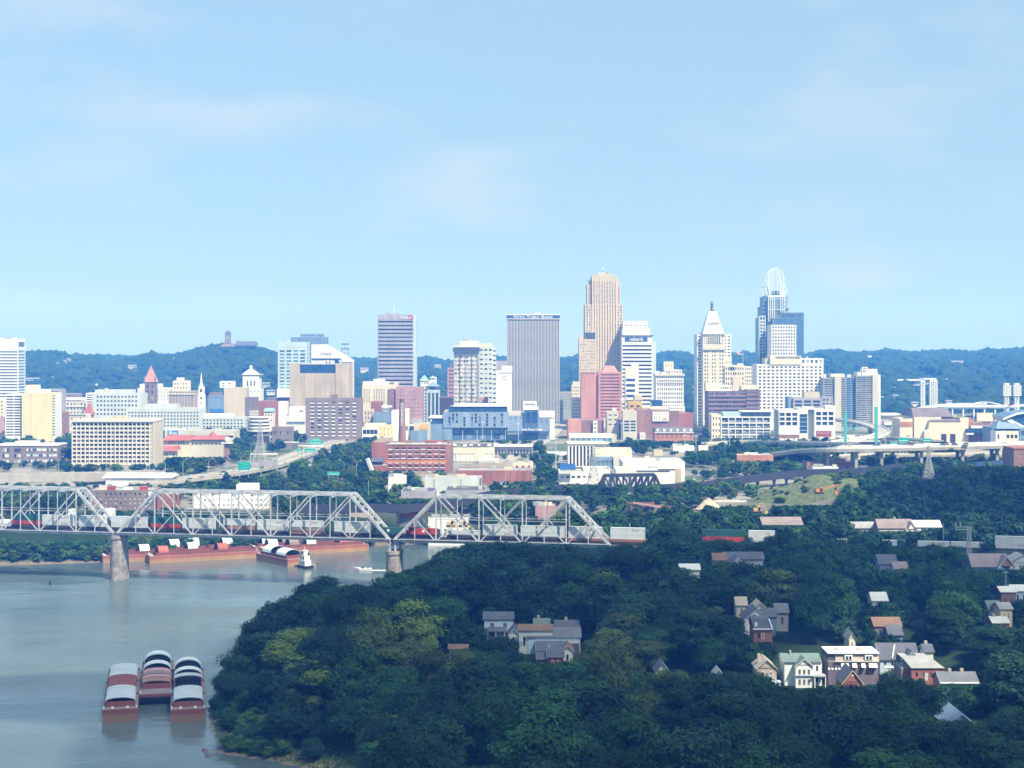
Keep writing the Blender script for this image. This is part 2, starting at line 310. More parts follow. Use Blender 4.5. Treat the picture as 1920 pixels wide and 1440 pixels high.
    def tierm(s, x0, x1, y0, y1, z0, z1, m, F=None, Rt=None, L=None, roof='roofgrey', name='wall', parapet=.9, label=None):
        mb = MB()
        s.face(mb, 'F', x0, x1, y0, y1, z0, z1, F); s.face(mb, 'R', x0, x1, y0, y1, z0, z1, Rt); s.face(mb, 'L', x0, x1, y0, y1, z0, z1, L); s.face(mb, 'B', x0, x1, y0, y1, z0, z1, None)
        t = .4; a, b, c, e = x0 + t, x1 - t, y0 + t, y1 - t
        if parapet:
            zr = z1 - parapet
            for (q0, q1, r0, r1) in (((x0, y0), (x1, y0), (b, c), (a, c)), ((x1, y0), (x1, y1), (b, e), (b, c)), ((x1, y1), (x0, y1), (a, e), (b, e)), ((x0, y1), (x0, y0), (a, c), (a, e))):
                mb.q([(*q0, z1), (*q1, z1), (*r0, z1), (*r1, z1)]); mb.q([(*r1, z1), (*r0, z1), (*r0, zr), (*r1, zr)])
        o = part(s.root, name, mb, m, label=label)
        rb = MB(); rb.box(a, b, c, e, z1 - parapet - .2, z1 - parapet + .01) if parapet else rb.box(x0, x1, y0, y1, z1, z1 + .25)
        part(s.root, 'roof', rb, roof)
        return o
    def box(s, name, p0, p1, yt, yb, y0, y1, m, kind=None, label=None):
        ym = y0; mb = MB().box(s.x(p0, ym), s.x(p1, ym), y0, y1, s.z(yb, ym), s.z(yt, ym)); return part(s.root, name, mb, m, kind, label)
    def text(s, body, px, py, wpx, size, y, m, **k):
        return text(s.root, body, (s.x(px, y), y, s.z(py, y)), size, m, width=wpx * (s.d + y) / FOC if wpx else None, **k)
    def clutter(s, p0, p1, yt, n, dep, y=0, hmax=3.5, mats=('roofgrey', 'roofwhite', 'beige', 'grey')):
        for k in range(n):
            w = R.uniform(2, 6); xx = s.x(R.uniform(p0 + 3, p1 - 3), y); yy = y + R.uniform(3, max(4, dep - 4)); h = R.uniform(1.2, hmax); z0 = s.z(yt, y) - .9
            part(s.root, 'rooftop_unit', MB().box(xx - w / 2, xx + w / 2, yy, yy + R.uniform(2, 4), z0, z0 + h + .6), R.choice(mats))
W_ = lambda c, r, wf=.55, hf=.5, **o: (c, r, wf, hf, o)
DK = ['glass', 'glass', 'glassgrey']; BD = ['glass', 'glassgrey']

b = B('office_tower', 'white tower with thin dark window bands at the far left edge', -60, 34, 1750, vis=738)
b.tier(-60, 34, 635, 657, 26, 'white', Rt=W_(1, 1, .9, .5), parapet=1); b.tier(-60, 34, 657, None, 26, 'white', F=W_(1, 17, .985, .42, mt=0, mb=30, g='glassgrey', ind=True, dp=.8), Rt=W_(1, 17, .94, .62, mt=0, mb=30, g=['glasspale', 'skyblue']), parapet=0)
b.clutter(-40, 30, 635, 4, 20, hmax=2.5)
b = B('apartment_tower', 'yellow slab apartment tower between two balcony wings', 10, 104, 1450, vis=806)
b.tier(10, 41, 739, None, 24, 'white', y=3, F=W_(2, 15, .93, .48, m=.3, mb=9, g=['glassbrown', 'glass', 'glassgrey'], ind=True, dp=1.2))
b.tier(41, 97, 737, None, 30, 'yellow', F=W_(9, 15, .28, .2, mb=9, m=1, g='glass', skipc=(0, 1, 3, 4, 5, 6, 8)), Rt=W_(3, 15, .7, .4, mb=9))
b.tier(97, 104, 738, None, 20, 'white', y=6, F=W_(1, 15, .86, .45, m=0, mb=9, g=['glassbrown', 'glass'], dp=1.2))
b.tier(48, 69, 722, 737, 12, 'cream', y=8, name='penthouse'); b.tier(66, 90, 730, 737, 10, 'white', y=10, F=W_(3, 1, .4, .5), name='penthouse')
b = B('office_block', 'grey lilac block with striped top behind the yellow tower', 86, 112, 1600, vis=790)
b.tier(86, 112, 730, None, 22, 'lilac', F=W_(1, 14, .9, .3, mb=12, g=BD))
b = B('apartment_block', 'low cream block at the left edge beside the yellow tower', -30, 9, 1500, vis=800)
b.tier(-30, 9, 748, None, 20, 'cream', F=W_(4, 6, .35, .35, mb=20)); b.box('wing', -30, 8, 782, 812, -3, -.5, 'pink')
b = B('music_hall', 'cream stone hall with arcade rows and brown roof', 110, 163, 1720, vis=775)
b.tier(110, 163, 752, None, 30, 'stone', F=W_(8, 3, .4, .5, mb=16)); b.tier(110, 145, 739, 752, 20, 'brown', y=6, parapet=0, name='attic'); b.box('cornice', 109, 164, 745, 750, -.8, -.1, 'white'); b.box('cornice', 109, 164, 761, 763, -.8, -.1, 'cream')
b = B('office_block', 'small white banded block left of the grey government building', 161, 176, 1700, vis=758)
b.tier(161, 176, 737, None, 18, 'white', F=W_(1, 8, .92, .45, mb=20, g='glassbrown', ind=True))
b = B('brick_building', 'small red brick building right of the yellow tower', 104, 121, 1480, vis=806)
b.tier(104, 121, 773, None, 16, 'brick', F=W_(4, 4, .35, .4, mb=6)); b.tier(105, 113, 797, None, 6, 'white', y=-7, F=W_(2, 1, .4, .5), name='porch')
b = B('stone_building', 'cream low building with tall arched windows beside the lattice hotel', 120, 160, 1520, vis=800)
b.tier(120, 160, 777, None, 20, 'cream', F=W_(7, 3, .4, .55, mb=5, g=['glassgrey', 'stone'])); b.box('cornice', 119, 161, 775, 778, -.8, 0, 'stone')
def spire_tower(name, label, px0, px1, d, ytop, ybase, ytip, m, mroof, vis, cat='church'):
    b = B(name, label, px0, px1, d, vis=vis, cat=cat, foot=12); w = b.x(px1) - b.x(px0)
    b.tier(px0, px1, ytop, None, w, m, F=W_(2, 5, .35, .5, mb=20), parapet=0)
    x0, x1 = b.x(px0) - .8, b.x(px1) + .8; zt = b.z(ytop); xm = (x0 + x1) / 2; h = b.z(ytip) - zt
    part(b.root, 'spire', MB().frustum(x0, x1, -.8, w + .8, zt + .3, xm - .25, xm + .25, w / 2 - .25, w / 2 + .25, zt + h), mroof)
    for sx in (x0 + .8, x1 - .8): part(b.root, 'turret', MB().cyl((sx, 0, zt), (sx, 0, zt + h * .22), .9, .9, 6).cyl((sx, 0, zt + h * .22), (sx, 0, zt + h * .42), 1.1, .05, 6), m)
    return b
spire_tower('chapel', 'small chapel tower with red pyramid roof left of the windowed block', 158, 173, 1560, 778, 800, 755, 'pink', 'redroof', 795)
spire_tower('city_hall_tower', 'brown stone clock tower with red pointed roof and finial', 271, 291, 1690, 717, 765, 686, 'brownstone', 'coral', 756, 'tower')
b = B('government_building', 'long pale grey stepped office block with punched square windows', 174, 459, 1600, vis=800)
b.tier(174, 264, 738, None, 30, 'palegreen', F=W_(12, 6, .52, .46, mb=16, m=3, g='glass', ind=False, dp=.7)); b.tier(178, 247, 731, 738, 18, 'palegreen', y=8, name='penthouse')
part(b.root, 'dish', MB().cyl((b.x(199), 2, b.z(734)), (b.x(199), 5, b.z(733)), 3.4, 1.5, 14), 'cream')
b.tier(236, 376, 766, None, 30, 'palegreen', y=-14, F=W_(22, 5, .52, .48, mb=10, m=1.5, mt=2.5, g='glass', ind=False, dp=.7), name='middle_wing'); b.tier(272, 330, 758, 766, 18, 'palegreen', y=-6, name='penthouse')
b.tier(376, 459, 783, None, 26, 'palegreen', y=-14, F=W_(12, 3, .52, .48, mb=9, m=1.5, g='glass', ind=False, dp=.7), name='low_wing'); b.tier(380, 436, 776, 783, 16, 'white', y=-6, name='penthouse')
b = B('office_block', 'white block with small windows right of the brown clock tower', 258, 341, 1780, vis=752)
b.tier(258, 341, 728, None, 30, 'white', F=W_(14, 8, .4, .4, mb=30, g=DK, ind=False)); b.tier(262, 300, 720, 728, 16, 'white', y=5, name='penthouse'); b.clutter(262, 335, 728, 4, 22)
b = B('apartment_block', 'tan brick block with flat cornice behind the grey offices', 316, 364, 1720, vis=757)
b.tier(316, 364, 733, None, 24, 'fawn', F=W_(8, 7, .4, .45, mb=26, g=DK, ind=False)); b.box('cornice', 315, 365, 738, 740, -.8, -.05, 'cream'); b.tier(324, 353, 714, 733, 14, 'cream', y=10, name='penthouse', F=W_(5, 2, .4, .4)); b.tier(331, 343, 708, 714, 8, 'white', y=14, name='penthouse')
b = B('church', 'white church tower with needle steeple behind the grey offices', 369, 385, 1740, vis=772, cat='church', foot=14)
b.tier(371, 383, 740, None, 8, 'white', F=W_(1, 3, .35, .4, mb=20), parapet=0); b.tier(372, 382, 725, 740, 6.5, 'white', y=1, F=W_(1, 1, .5, .5), parapet=0, name='belfry')
xx = b.x(376); part(b.root, 'steeple', MB().cyl((xx, 4, b.z(725)), (xx, 4, b.z(720)), 2.6, 1.6, 8).cyl((xx, 4, b.z(720)), (xx, 4, b.z(698)), 1.5, .1, 8), 'whitepaint')
b = B('office_block', 'pale blue glass office left of the blank tan block', 389, 420, 1840, vis=768)
b.tier(389, 420, 742, None, 22, 'bluegrey', F=W_(6, 5, .6, .5, mb=30, g=['glasspale', 'glassblue'])); b.tier(392, 414, 736, 742, 10, 'brown', y=6, name='penthouse'); b.box('canopy', 394, 426, 767, 773, -14, -2, 'blue')
b = B('tan_block', 'blank tan block with white penthouse left of the domed tower', 411, 461, 1780, vis=775)
b.tier(420, 461, 727, None, 24, 'beige', Rt=W_(4, 8, .4, .4, mb=30)); b.tier(412, 437, 715, 727, 16, 'white', y=6, name='penthouse', F=W_(2, 2, .4, .4))
b = B('domed_tower', 'white stone tower with stepped dome and finial', 450, 490, 1880, vis=752, cat='tower')
b.tier(452, 489, 729, None, 22, 'white', F=W_(5, 1, .3, .86, mb=36, mt=2, ind=True)); b.tier(455, 486, 704, 729, 18, 'white', y=2, F=W_(3, 1, .34, .6, m=3.5, mt=4, g='glass', ind=True), name='belfry', parapet=.4)
xc_, yc_ = b.x(470.5, 11), 11
part(b.root, 'cornice', MB().box(b.x(452), b.x(489), 1, 21, b.z(703), b.z(702)), 'stone')
part(b.root, 'dome', MB().frustum(xc_ - 9, xc_ + 9, 2, 20, b.z(702), xc_ - 6.5, xc_ + 6.5, 4.5, 17.5, b.z(698)).frustum(xc_ - 6.5, xc_ + 6.5, 4.5, 17.5, b.z(698), xc_ - 2.5, xc_ + 2.5, 8.5, 13.5, b.z(693)), 'stone')
part(b.root, 'finial', MB().cyl((xc_, 11, b.z(693)), (xc_, 11, b.z(688)), 2, 1.6, 8).cyl((xc_, 11, b.z(688)), (xc_, 11, b.z(685)), 2.2, .3, 8), 'white')
b = B('brick_building', 'dusky brown block with small windows under the domed tower', 459, 490, 1700, vis=765)
b.tier(459, 480, 745, None, 18, 'brownstone', F=W_(5, 5, .4, .4, mb=24)); b.tier(468, 490, 770, None, 12, 'stone', y=-8, F=W_(5, 3, .4, .4, mb=12), name='wing')
b = B('brick_warehouse', 'plain red brick warehouse left of the tan windowless tower', 484, 533, 1650, vis=770)
b.tier(485, 522, 752, None, 22, 'redbrick', parapet=.5); b.tier(500, 545, 746, 752, 14, 'purple', y=24, parapet=.4, name='attic', roof='roofwhite')
b = B('stair_tower_house', 'white narrow house with six small windows before the tan tower', 522, 537, 1580, vis=790)
b.tier(522, 537, 753, None, 16, 'white', F=W_(2, 3, .3, .3, mb=26, mt=2, m=1.5))
b = B('showroom', 'low white curved showroom with blue glass strip', 533, 575, 1540, vis=786)
b.tier(533, 575, 779, None, 24, 'white', F=W_(1, 1, .86, .3, mb=12, mt=3, g='glasspale', ind=True)); b.tier(542, 572, 763, 779, 16, 'white', y=5, name='upper_floor', F=W_(1, 1, .5, .2, ml=8, g='glassgrey', ind=True))
b = B('green_roof_house', 'cream house with pale green metal roof by the round garage', 494, 512, 1560, vis=790)
b.tier(495, 512, 772, None, 14, 'cream', F=W_(3, 2, .35, .4, mb=16), parapet=0); part(b.root, 'roof_cap', MB().frustum(b.x(494), b.x(513), -1, 15, b.z(772) + .3, b.x(496), b.x(511), 2, 12, b.z(766)), 'copper')
b = B('round_garage', 'white drum shaped garage with four curved parapets', 459, 506, 1500, vis=806)
cxm, rad = b.x(482.5), (b.x(505) - b.x(460)) / 2
for k, yy in enumerate((787, 793.5, 800, 806)):
    z0 = b.z(yy); part(b.root, 'parapet', MB().cyl((cxm, rad * .8, z0 - 1.7), (cxm, rad * .8, z0), rad, rad, 28), 'white')
part(b.root, 'core', MB().cyl((cxm, rad * .8, 0), (cxm, rad * .8, b.z(788)), rad - 1.2, rad - 1.2, 24), 'glassbrown'); part(b.root, 'roof_slab', MB().cyl((cxm, rad * .8, b.z(784)), (cxm, rad * .8, b.z(782.4)), rad * .96, rad * .96, 28), 'white')
part(b.root, 'roof_band', MB().cyl((cxm, rad * .8, b.z(787)), (cxm, rad * .8, b.z(784)), rad * .8, rad * .8, 24), 'glassgrey')
b = B('glass_tower', 'pale blue tower of white frames left of the tan block', 521, 585, 1800, vis=760)
b.tier(521, 575, 641, 652, 28, 'paleblue'); b.tier(521, 575, 652, None, 28, 'paleblue', F=W_(4, 17, .72, .56, mt=2, mb=22, m=.8, g=['glasspale', 'glasspale', 'glassgrey', 'skyblue'], ind=True), Rt=W_(3, 17, .6, .5, mt=2, mb=22, g=['glasspale'], ind=False), parapet=0)
b.box('base', 519, 560, 729, 745, -8, -.3, 'white'); b.clutter(525, 570, 641, 3, 22, hmax=3)
b = B('hotel_tower', 'blue grey stepped tower hazy behind the pale frame tower', 545, 611, 2050, vis=640)
b.tier(545, 611, 632, None, 30, 'bluegrey', F=W_(12, 26, .5, .45, mb=30, g=['glassgrey', 'glasspale'], ind=False)); b.tier(563, 605, 626, 632, 20, 'bluegrey', y=5, name='crown', F=W_(10, 1, .5, .5))
b = B('slanted_tower', 'white tower with sloping wedge top and lettering', 584, 660, 1760, vis=740)
part(b.root, 'wedge', MB().prism([(b.x(584), b.z(672)), (b.x(584), b.z(646)), (b.x(608), b.z(646)), (b.x(660), b.z(676)), (b.x(660), b.z(679)), (b.x(640), b.z(679)), (b.x(640), b.z(672))], 'y', 0, 26), 'white')
b.tier(584, 640, 674, None, 24, 'white', y=1, F=W_(9, 1, .5, .55, mb=69, mt=1.2, m=1, g=['glass', 'glassblue', 'whitepaint'], ind=True), parapet=0)
b.box('window_band', 585, 636, 672, 674.5, .5, .9, 'glassblue'); b.box('window', 628, 635.5, 673, 682, .4, .9, 'glassblue')
b.tier(640, 660, 679, None, 24, 'white', y=1, F=W_(1, 15, .8, .2, m=0, mt=10, mb=12, g='glass', ind=True, dp=.8), parapet=0)
b.text('V.TACS', 610, 664, 21, 4, -.2, 'glassgrey')
b = B('hoist_tower', 'open steel hoist tower rising behind the slanted white tower', 639, 655, 1830, vis=676, cat='hoist frame', foot=0)
for px in (641, 653): part(b.root, 'post', MB().box(b.x(px) - .5, b.x(px) + .5, 0, 1, b.z(676), b.z(655)), 'grey')
for yy in (644, 653, 661): b.box('crossbeam', 640, 654.5, yy, yy + 2.2, -.3, 1.3, 'darkgrey' if yy < 660 else 'grey')
part(b.root, 'post', MB().box(b.x(647) - .5, b.x(647) + .5, 0, 1, b.z(653), b.z(645)), 'grey'); part(b.root, 'base', MB().box(b.x(640), b.x(655), 0, 3, 0, b.z(676)), 'grey')
b = B('windowless_tower', 'tan windowless tower with recessed dark blue glass band', 543, 656, 1650, vis=748)
b.tier(543, 562, 682, None, 34, 'tan'); b.tier(562, 629, 700, None, 34, 'tan', y=.8, parapet=0); b.tier(629, 655, 682, None, 34, 'tan', Rt=W_(3, 10, .3, .3, mb=30)); b.box('top_band', 562, 629, 682, 684, 1.5, 30, 'lilac'); b.box('window_band', 562, 629, 684, 699.5, 2, 30, 'glassblue')
for px in (571, 591, 610): b.box('joint', px - .5, px + .5, 701, 760, .5, .79, 'fawn')
b = B('brown_apartments', 'dusky brown apartment slab with seven columns of white balconies', 573, 677, 1500, vis=812)
b.tier(573, 677, 747, None, 20, 'brown', F=W_(7, 10, .5, .42, mb=6, mt=2, m=3, g=['glassgrey', 'glass', 'glassbrown'], ind=True, dp=.5)); b.tier(620, 632, 740, 747, 8, 'brown', y=6, name='penthouse')
mb = MB(); x0, x1 = b.x(573), b.x(677); pu = (x1 - x0 - 6) / 7; H = b.z(747); pz = (H - 8) / 10; pan = MB().box(-pu * .27, pu * .27, -.5, 0, -.55, .55).mesh('balcony', 'white')
for i in range(7):
    for j in range(10):
        if R.random() < .88: obj('balcony', pan, b.root, (x0 + 3 + pu * (i + .5), -.02, 6 + pz * (j + .28)))
b = B('cream_office', 'cream office with ornate white attic and dark glass corner', 679, 745, 1680, vis=770)
b.tier(679, 738, 722, None, 30, 'cream', F=W_(12, 11, .5, .5, mb=30, mt=4, m=1, g=DK, skipc=(3, 9, 10, 11), ind=False)); b.tier(680, 727, 716, 722, 24, 'white', y=2, name='attic'); b.tier(700, 720, 711, 716, 16, 'white', y=4, name='attic')
b.tier(738, 745, 717, None, 26, 'cream', y=1); b.box('glass_corner', 727, 737, 730, 762, -.5, 4, 'glassblue')
for k in range(9): b.box('glass_rib', 727, 737, 732 + k * 3.4, 732.6 + k * 3.4, -.8, -.5, 'grey')
b = B('brick_building', 'small red brick block before the cream office', 695, 716, 1620, vis=766); b.tier(695, 716, 753, None, 16, 'redbrick', roof='roofgrey', F=W_(4, 3, .3, .3, mb=24))
b = B('small_office', 'beige narrow office with white trim below the cream office', 682, 700, 1560, vis=795); b.tier(682, 700, 768, None, 14, 'beige', F=W_(3, 5, .3, .5, mb=4))
b = B('storage_shed', 'long blue grey shed with pale ribs below the brick block', 700, 732, 1550, vis=788); b.tier(700, 732, 773, None, 16, 'bluegrey', roof='pink')
for k in range(8): b.box('rib', 701.5 + k * 4, 702 + k * 4, 774, 789, -.4, 0, 'paleblue')
b.box('canopy', 715, 734, 761, 764, 2, 12, 'white'); b.box('vent', 716, 731, 766, 770, 1, 6, 'bluegrey')
b = B('office_tower', 'lilac grey slab tower with seventeen dark window bands and mast', 708, 780, 1900, vis=725)
b.tier(708, 775, 590, 599.5, 30, 'lilac', Rt=None); b.tier(708, 775, 599.5, None, 30, 'lilac', F=W_(1, 17, .975, .44, m=.3, mt=0, mb=42, g=['glass', 'glassgrey'], ind=True, dp=.7), Rt=W_(1, 17, .6, .44, mt=0, mb=42, g='glassgrey'), parapet=0); b.tier(775, 780, 590, None, 24, 'paleblue', y=1)
b.text('First', 758.5, 595.3, 15, 5, -.3, 'whitepaint', name='logo_lettering', bold=.06)
part(b.root, 'logo_disc', MB().cyl((b.x(769.5), -.3, b.z(595)), (b.x(769.5), -.05, b.z(595)), 2.9, 2.9, 16), 'red'); part(b.root, 'logo_swoosh', MB().prism([(b.x(766.8), b.z(598.5)), (b.x(769), b.z(594)), (b.x(772.5), b.z(592.3)), (b.x(770.4), b.z(595.5)), (b.x(769), b.z(598.5))], 'y', -.5, -.32), 'whitepaint')
b.box('penthouse', 722, 746, 586.8, 590, 8, 20, 'lilac'); part(b.root, 'mast', MB().cyl((b.x(739, 12), 12, b.z(587, 12)), (b.x(739, 12), 12, b.z(573, 12)), .5, .2, 6), 'white')
b = B('brick_tower', 'dusky red windowed brick block in front of the lilac tower', 717, 793, 1640, vis=785)
b.tier(742, 793, 726, None, 24, 'pink', F=W_(9, 10, .35, .3, mb=6, mt=3, g=['brick', 'glassbrown', 'blind']), roof='roofgrey'); b.tier(728, 742, 730, None, 20, 'brick', y=2, F=W_(2, 10, .3, .3, mb=6, g='blind')); b.tier(759, 772, 723.5, 726, 8, 'pink', y=4, name='penthouse')
b = B('pagoda_roof_tower', 'pale tower with turquoise pyramid roofs and white bays', 785, 826, 1760, vis=782)
b.tier(788, 806, 714, None, 16, 'white', F=W_(3, 11, .4, .4, mb=10)); b.tier(800, 824, 731, None, 14, 'paleblue', y=-2, F=W_(3, 1, .6, .93, mb=3, mt=2, g=['glassgrey', 'glass'], ind=True)); b.tier(806, 818, 707, 731, 12, 'white', y=6)
for (a, c, y1, y2, yy) in ((786.5, 804, 714, 703.5, -1), (806, 817, 709.5, 704.5, 5), (799, 825, 725, 716, -3)):
    x0, x1 = b.x(a, yy), b.x(c, yy); w = (x1 - x0); part(b.root, 'pyramid_roof', MB().frustum(x0, x1, yy, yy + w, b.z(y1, yy) + .3, (x0 + x1) / 2 - .3, (x0 + x1) / 2 + .3, yy + w / 2 - .3, yy + w / 2 + .3, b.z(y2, yy)), 'copper' if y2 < 710 else 'bluegrey')
b = B('striped_tower', 'dusky pink tower with dark stripes left of the crowned hotel', 839, 852, 1800, vis=740); b.tier(839, 852, 690, None, 22, 'pink', F=W_(1, 13, .84, .5, m=0, ml=1, mb=10, g='purple', ind=True))
b.box('penthouse', 844, 852, 681, 690, 3, 10, 'purple')
b = B('brick_block', 'plain dusky red block beside the crowned hotel foot', 824, 851, 1700, vis=770); b.tier(824, 851, 745, None, 20, 'pink')
b = B('brick_block', 'small plain dusky red block between hotel and white slab', 896, 915, 1620, vis=757); b.tier(896, 915, 745, None, 16, 'pink')
b = B('crowned_hotel', 'white lattice hotel tower with overhanging dark crown', 849, 900, 1650, vis=758)
b.tier(851, 896, 664, None, 26, 'stone', F=W_(8, 19, .72, .5, mb=1, mt=1, m=.4, g=['blind', 'whitepaint', 'blind', 'glassgrey', 'stone', 'blind', 'whitepaint'], ind=False, dp=.6), parapet=0)
for k in range(5): b.box('pier', 850.6 + k * 11.1, 852.2 + k * 11.1, 664, 765, -.7, -.02, 'darkgrey' if k in (1, 3) else 'grey')
b.box('crown_soffit', 851, 897, 660, 664, -1, 27, 'grey'); b.box('crown', 849, 899, 651, 660, -2.5, 28, 'glassgrey'); b.box('crown_rim', 848.5, 899.5, 648.5, 651, -2.8, 28.5, 'cream'); b.tier(862, 898, 640, 648.5, 16, 'cream', y=4, name='penthouse')
b.clutter(864, 890, 640, 3, 12, y=4, hmax=2)
b = B('hotel_annex', 'pale green annex tower with broken window bands', 897, 931, 1690, vis=745)
b.tier(898, 924, 650, None, 24, 'palegreen', F=W_(3, 16, .62, .36, mb=8, m=.2, g=['glassgrey', 'glass', 'blind'], ind=True)); b.tier(924, 930, 652, None, 20, 'palegreen', y=2, F=W_(1, 16, .8, .34, m=0, mb=8, g=['glass', 'glassgrey'])); b.tier(899, 923, 644, 650, 18, 'cream', y=2, name='penthouse')
b = B('lilac_block', 'lilac plain block behind the white hotel slab', 930, 951, 1760, vis=690); b.tier(930, 951, 677, None, 20, 'lilac')
b = B('hotel_slab', 'cream blank hotel slab with small orange emblem and name', 931, 964, 1600, vis=765)
b.tier(931, 960, 696, None, 28, 'white', Rt=W_(4, 12, .4, .3, mb=8), name='wall'); b.tier(941, 960.5, 686.5, 696, 16, 'white', y=4, name='penthouse'); b.box('louvre', 933, 959.5, 698, 700, -.3, -.02, 'grey')
part(b.root, 'emblem', MB().box(b.x(944), b.x(945), -.3, -.05, b.z(708), b.z(703.8)).box(b.x(947), b.x(948), -.3, -.05, b.z(708), b.z(703.8)).box(b.x(945.2), b.x(946.8), -.3, -.05, b.z(706.3), b.z(704.6)), 'orangepaint')
b.text('MILLENNIUM', 946, 710.5, 23, 1.6, -.2, 'grey'); b.text('HOTEL', 946, 714, 11, 1.4, -.2, 'grey')
b = B('bank_tower', 'grey finned slab tower with blue name band on top', 949, 1051, 1820, vis=760)
b.tier(950.5, 1049, 598.5, None, 40, 'grey', parapet=0); fin = MB(); x0, x1 = b.x(951), b.x(1048.5); H = b.z(599.5)
finm = MB().box(-.42, .42, -1.1, -.02, 4, H).mesh('fin', 'finwhite'); glm = MB().box(-.5, .5, -.12, -.01, 4, H).mesh('window_strip', 'glassgrey')
for k in range(36):
    obj('fin', finm, b.root, (x0 + (x1 - x0) * k / 35, 0, 0))
    if k < 35: obj('window_strip', glm, b.root, (x0 + (x1 - x0) * (k + .5) / 35, 0, 0))
b.box('name_band', 949.5, 1050, 591, 597.3, -1.6, 41, 'navy'); b.box('roof_rim', 949, 1050.5, 589.2, 591, -2, 41.5, 'white'); b.box('lower_rim', 949, 1050.5, 597.3, 598.6, -2, 41.5, 'white')
b.text('Fifth Third Bank', 1000, 594.3, 74, 4.2, -1.75, 'whitepaint', caps=True, bold=.05)
b.tier(1001, 1014, 585.5, 590, 10, 'grey', y=14, name='penthouse', parapet=.2)
b.tier(981, 1006, 753, None, 14, 'white', y=-160, F=W_(1, 5, .9, .4, mb=10, g='grey'), name='low_wing')
b = B('grey_block', 'hazy grey block right of the finned bank tower', 1048, 1073, 1950, vis=775); b.tier(1050, 1073, 735, None, 20, 'grey', F=W_(7, 6, .4, .4, mb=12)); b.tier(1048, 1056, 750, None, 10, 'white', y=-60, F=W_(2, 6, .4, .4), name='wing')
b = B('cream_tower', 'narrow cream windowed block left of the red slab hotel', 1072, 1091, 1740, vis=786)
b.tier(1072, 1091, 722, None, 20, 'cream', F=W_(5, 12, .42, .45, mb=4, g=DK)); b.tier(1074, 1086, 716, 722, 12, 'cream', y=4, name='penthouse')
# stepped brown skyscraper
b = B('stepped_skyscraper', 'tall tan stepped skyscraper with vertical piers, tallest on the skyline', 1086, 1167, 1800, vis=690)
g_ = ['glassgrey', 'fawn', 'carew', 'glassbrown', 'fawn']
def piers(p0, p1, yt, yb, n, y, m='carew', w=.6, pr=.45):
    mb = MB(); z0 = 0 if yb is None else b.z(yb, y); pm = MB().box(-w, w, -pr, -.01, z0, b.z(yt, y)).mesh('pier', m)
    for k in range(n): obj('pier', pm, b.root, (b.x(p0, y) + (b.x(p1, y) - b.x(p0, y)) * k / (n - 1), y, 0))
b.tier(1097, 1167, 571, None, 36, 'carew', y=6, F=W_(14, 36, .42, .5, mb=14, m=.5, g=g_, ind=False), Rt=W_(8, 36, .4, .5, mb=14), L=W_(8, 36, .4, .5, mb=14)); piers(1098, 1166.5, 571, 715, 15, 6)
b.tier(1101, 1163, 534, 571, 32, 'carew', y=8, F=W_(12, 9, .42, .5, mt=3, m=.5, g=g_, ind=False), Rt=W_(6, 9, .4, .5), L=W_(6, 9, .4, .5)); piers(1102, 1162.5, 531, 571, 13, 8)
b.tier(1110, 1156, 517, 571, 34, 'carew', y=5.5, F=W_(9, 12, .4, .5, mt=6, m=.5, g=g_, ind=False)); piers(1111, 1155.5, 515, 715, 10, 5.5, w=.6)
b.tier(1105, 1160, 524, 534, 26, 'carew', y=10); b.tier(1121, 1146, 513.5, 517, 20, 'carew', y=9, name='crown', parapet=.4); b.tier(1126, 1141, 511, 513.5, 14, 'carew', y=12, name='crown', parapet=.3)
part(b.root, 'mast', MB().cyl((b.x(1132), 18, b.z(511)), (b.x(1132), 18, b.z(502.5)), .3, .2, 6), 'grey'); part(b.root, 'finial', MB().cyl((b.x(1132), 17, b.z(502.5)), (b.x(1132), 19, b.z(502.5)), 1, 1, 10), 'white')
for px in (1124.5, 1139): part(b.root, 'finial', MB().box(b.x(px) - .8, b.x(px) + .8, 12, 13.5, b.z(512.5), b.z(510.5)), 'white')
b.tier(1086, 1117, 636, None, 26, 'carew', y=0, F=W_(7, 19, .4, .5, mb=30, m=.8, g=g_, ind=False), L=W_(5, 19, .4, .5, mb=30), name='wing'); b.box('glazed_attic', 1102, 1116, 623, 636, 3, 12, 'glassgrey'); b.box('attic_rim', 1098, 1117, 622, 624, 2.5, 14, 'tan'); b.box('chimney', 1092.5, 1095.5, 621, 636, 8, 12, 'white')
b.tier(1086.5, 1094, 630, 636, 12, 'carew', y=4, name='attic')
b = B('red_slab_hotel', 'coral red slab hotel with banded bay and trapezoid roof', 1090, 1166, 1700, vis=787)
b.tier(1090, 1117, 698, None, 24, 'coral', F=W_(5, 16, .14, .22, mb=6, mt=3, m=0, g='glass', skipc=(0, 1, 3, 4))); b.tier(1117, 1122, 699, None, 22, 'coral', y=2); b.tier(1122, 1166, 698, None, 24, 'coral', y=-1, F=W_(1, 17, .86, .36, mb=4, mt=1, m=.6, g='purple', ind=True, dp=.8)); b.box('rim', 1090, 1117, 697, 699.5, -.5, -.05, 'pink')
part(b.root, 'roof_cap', MB().frustum(b.x(1128), b.x(1160), 2, 20, b.z(698), b.x(1135), b.x(1152), 6, 16, b.z(686)), 'coral')
b = B('striped_bank_tower', 'white tower with dark window bands, stepped crown and sign', 1167, 1231, 1780, vis=745)
b.tier(1166, 1223, 630, 645, 30, 'white'); b.tier(1166, 1223, 645, None, 30, 'white', F=W_(1, 20, .97, .46, m=.2, mt=0, mb=6, g=['glassgrey', 'glass'], ind=True, dp=.7), parapet=0); b.tier(1223, 1230, 640, None, 26, 'paleblue', y=1.5)
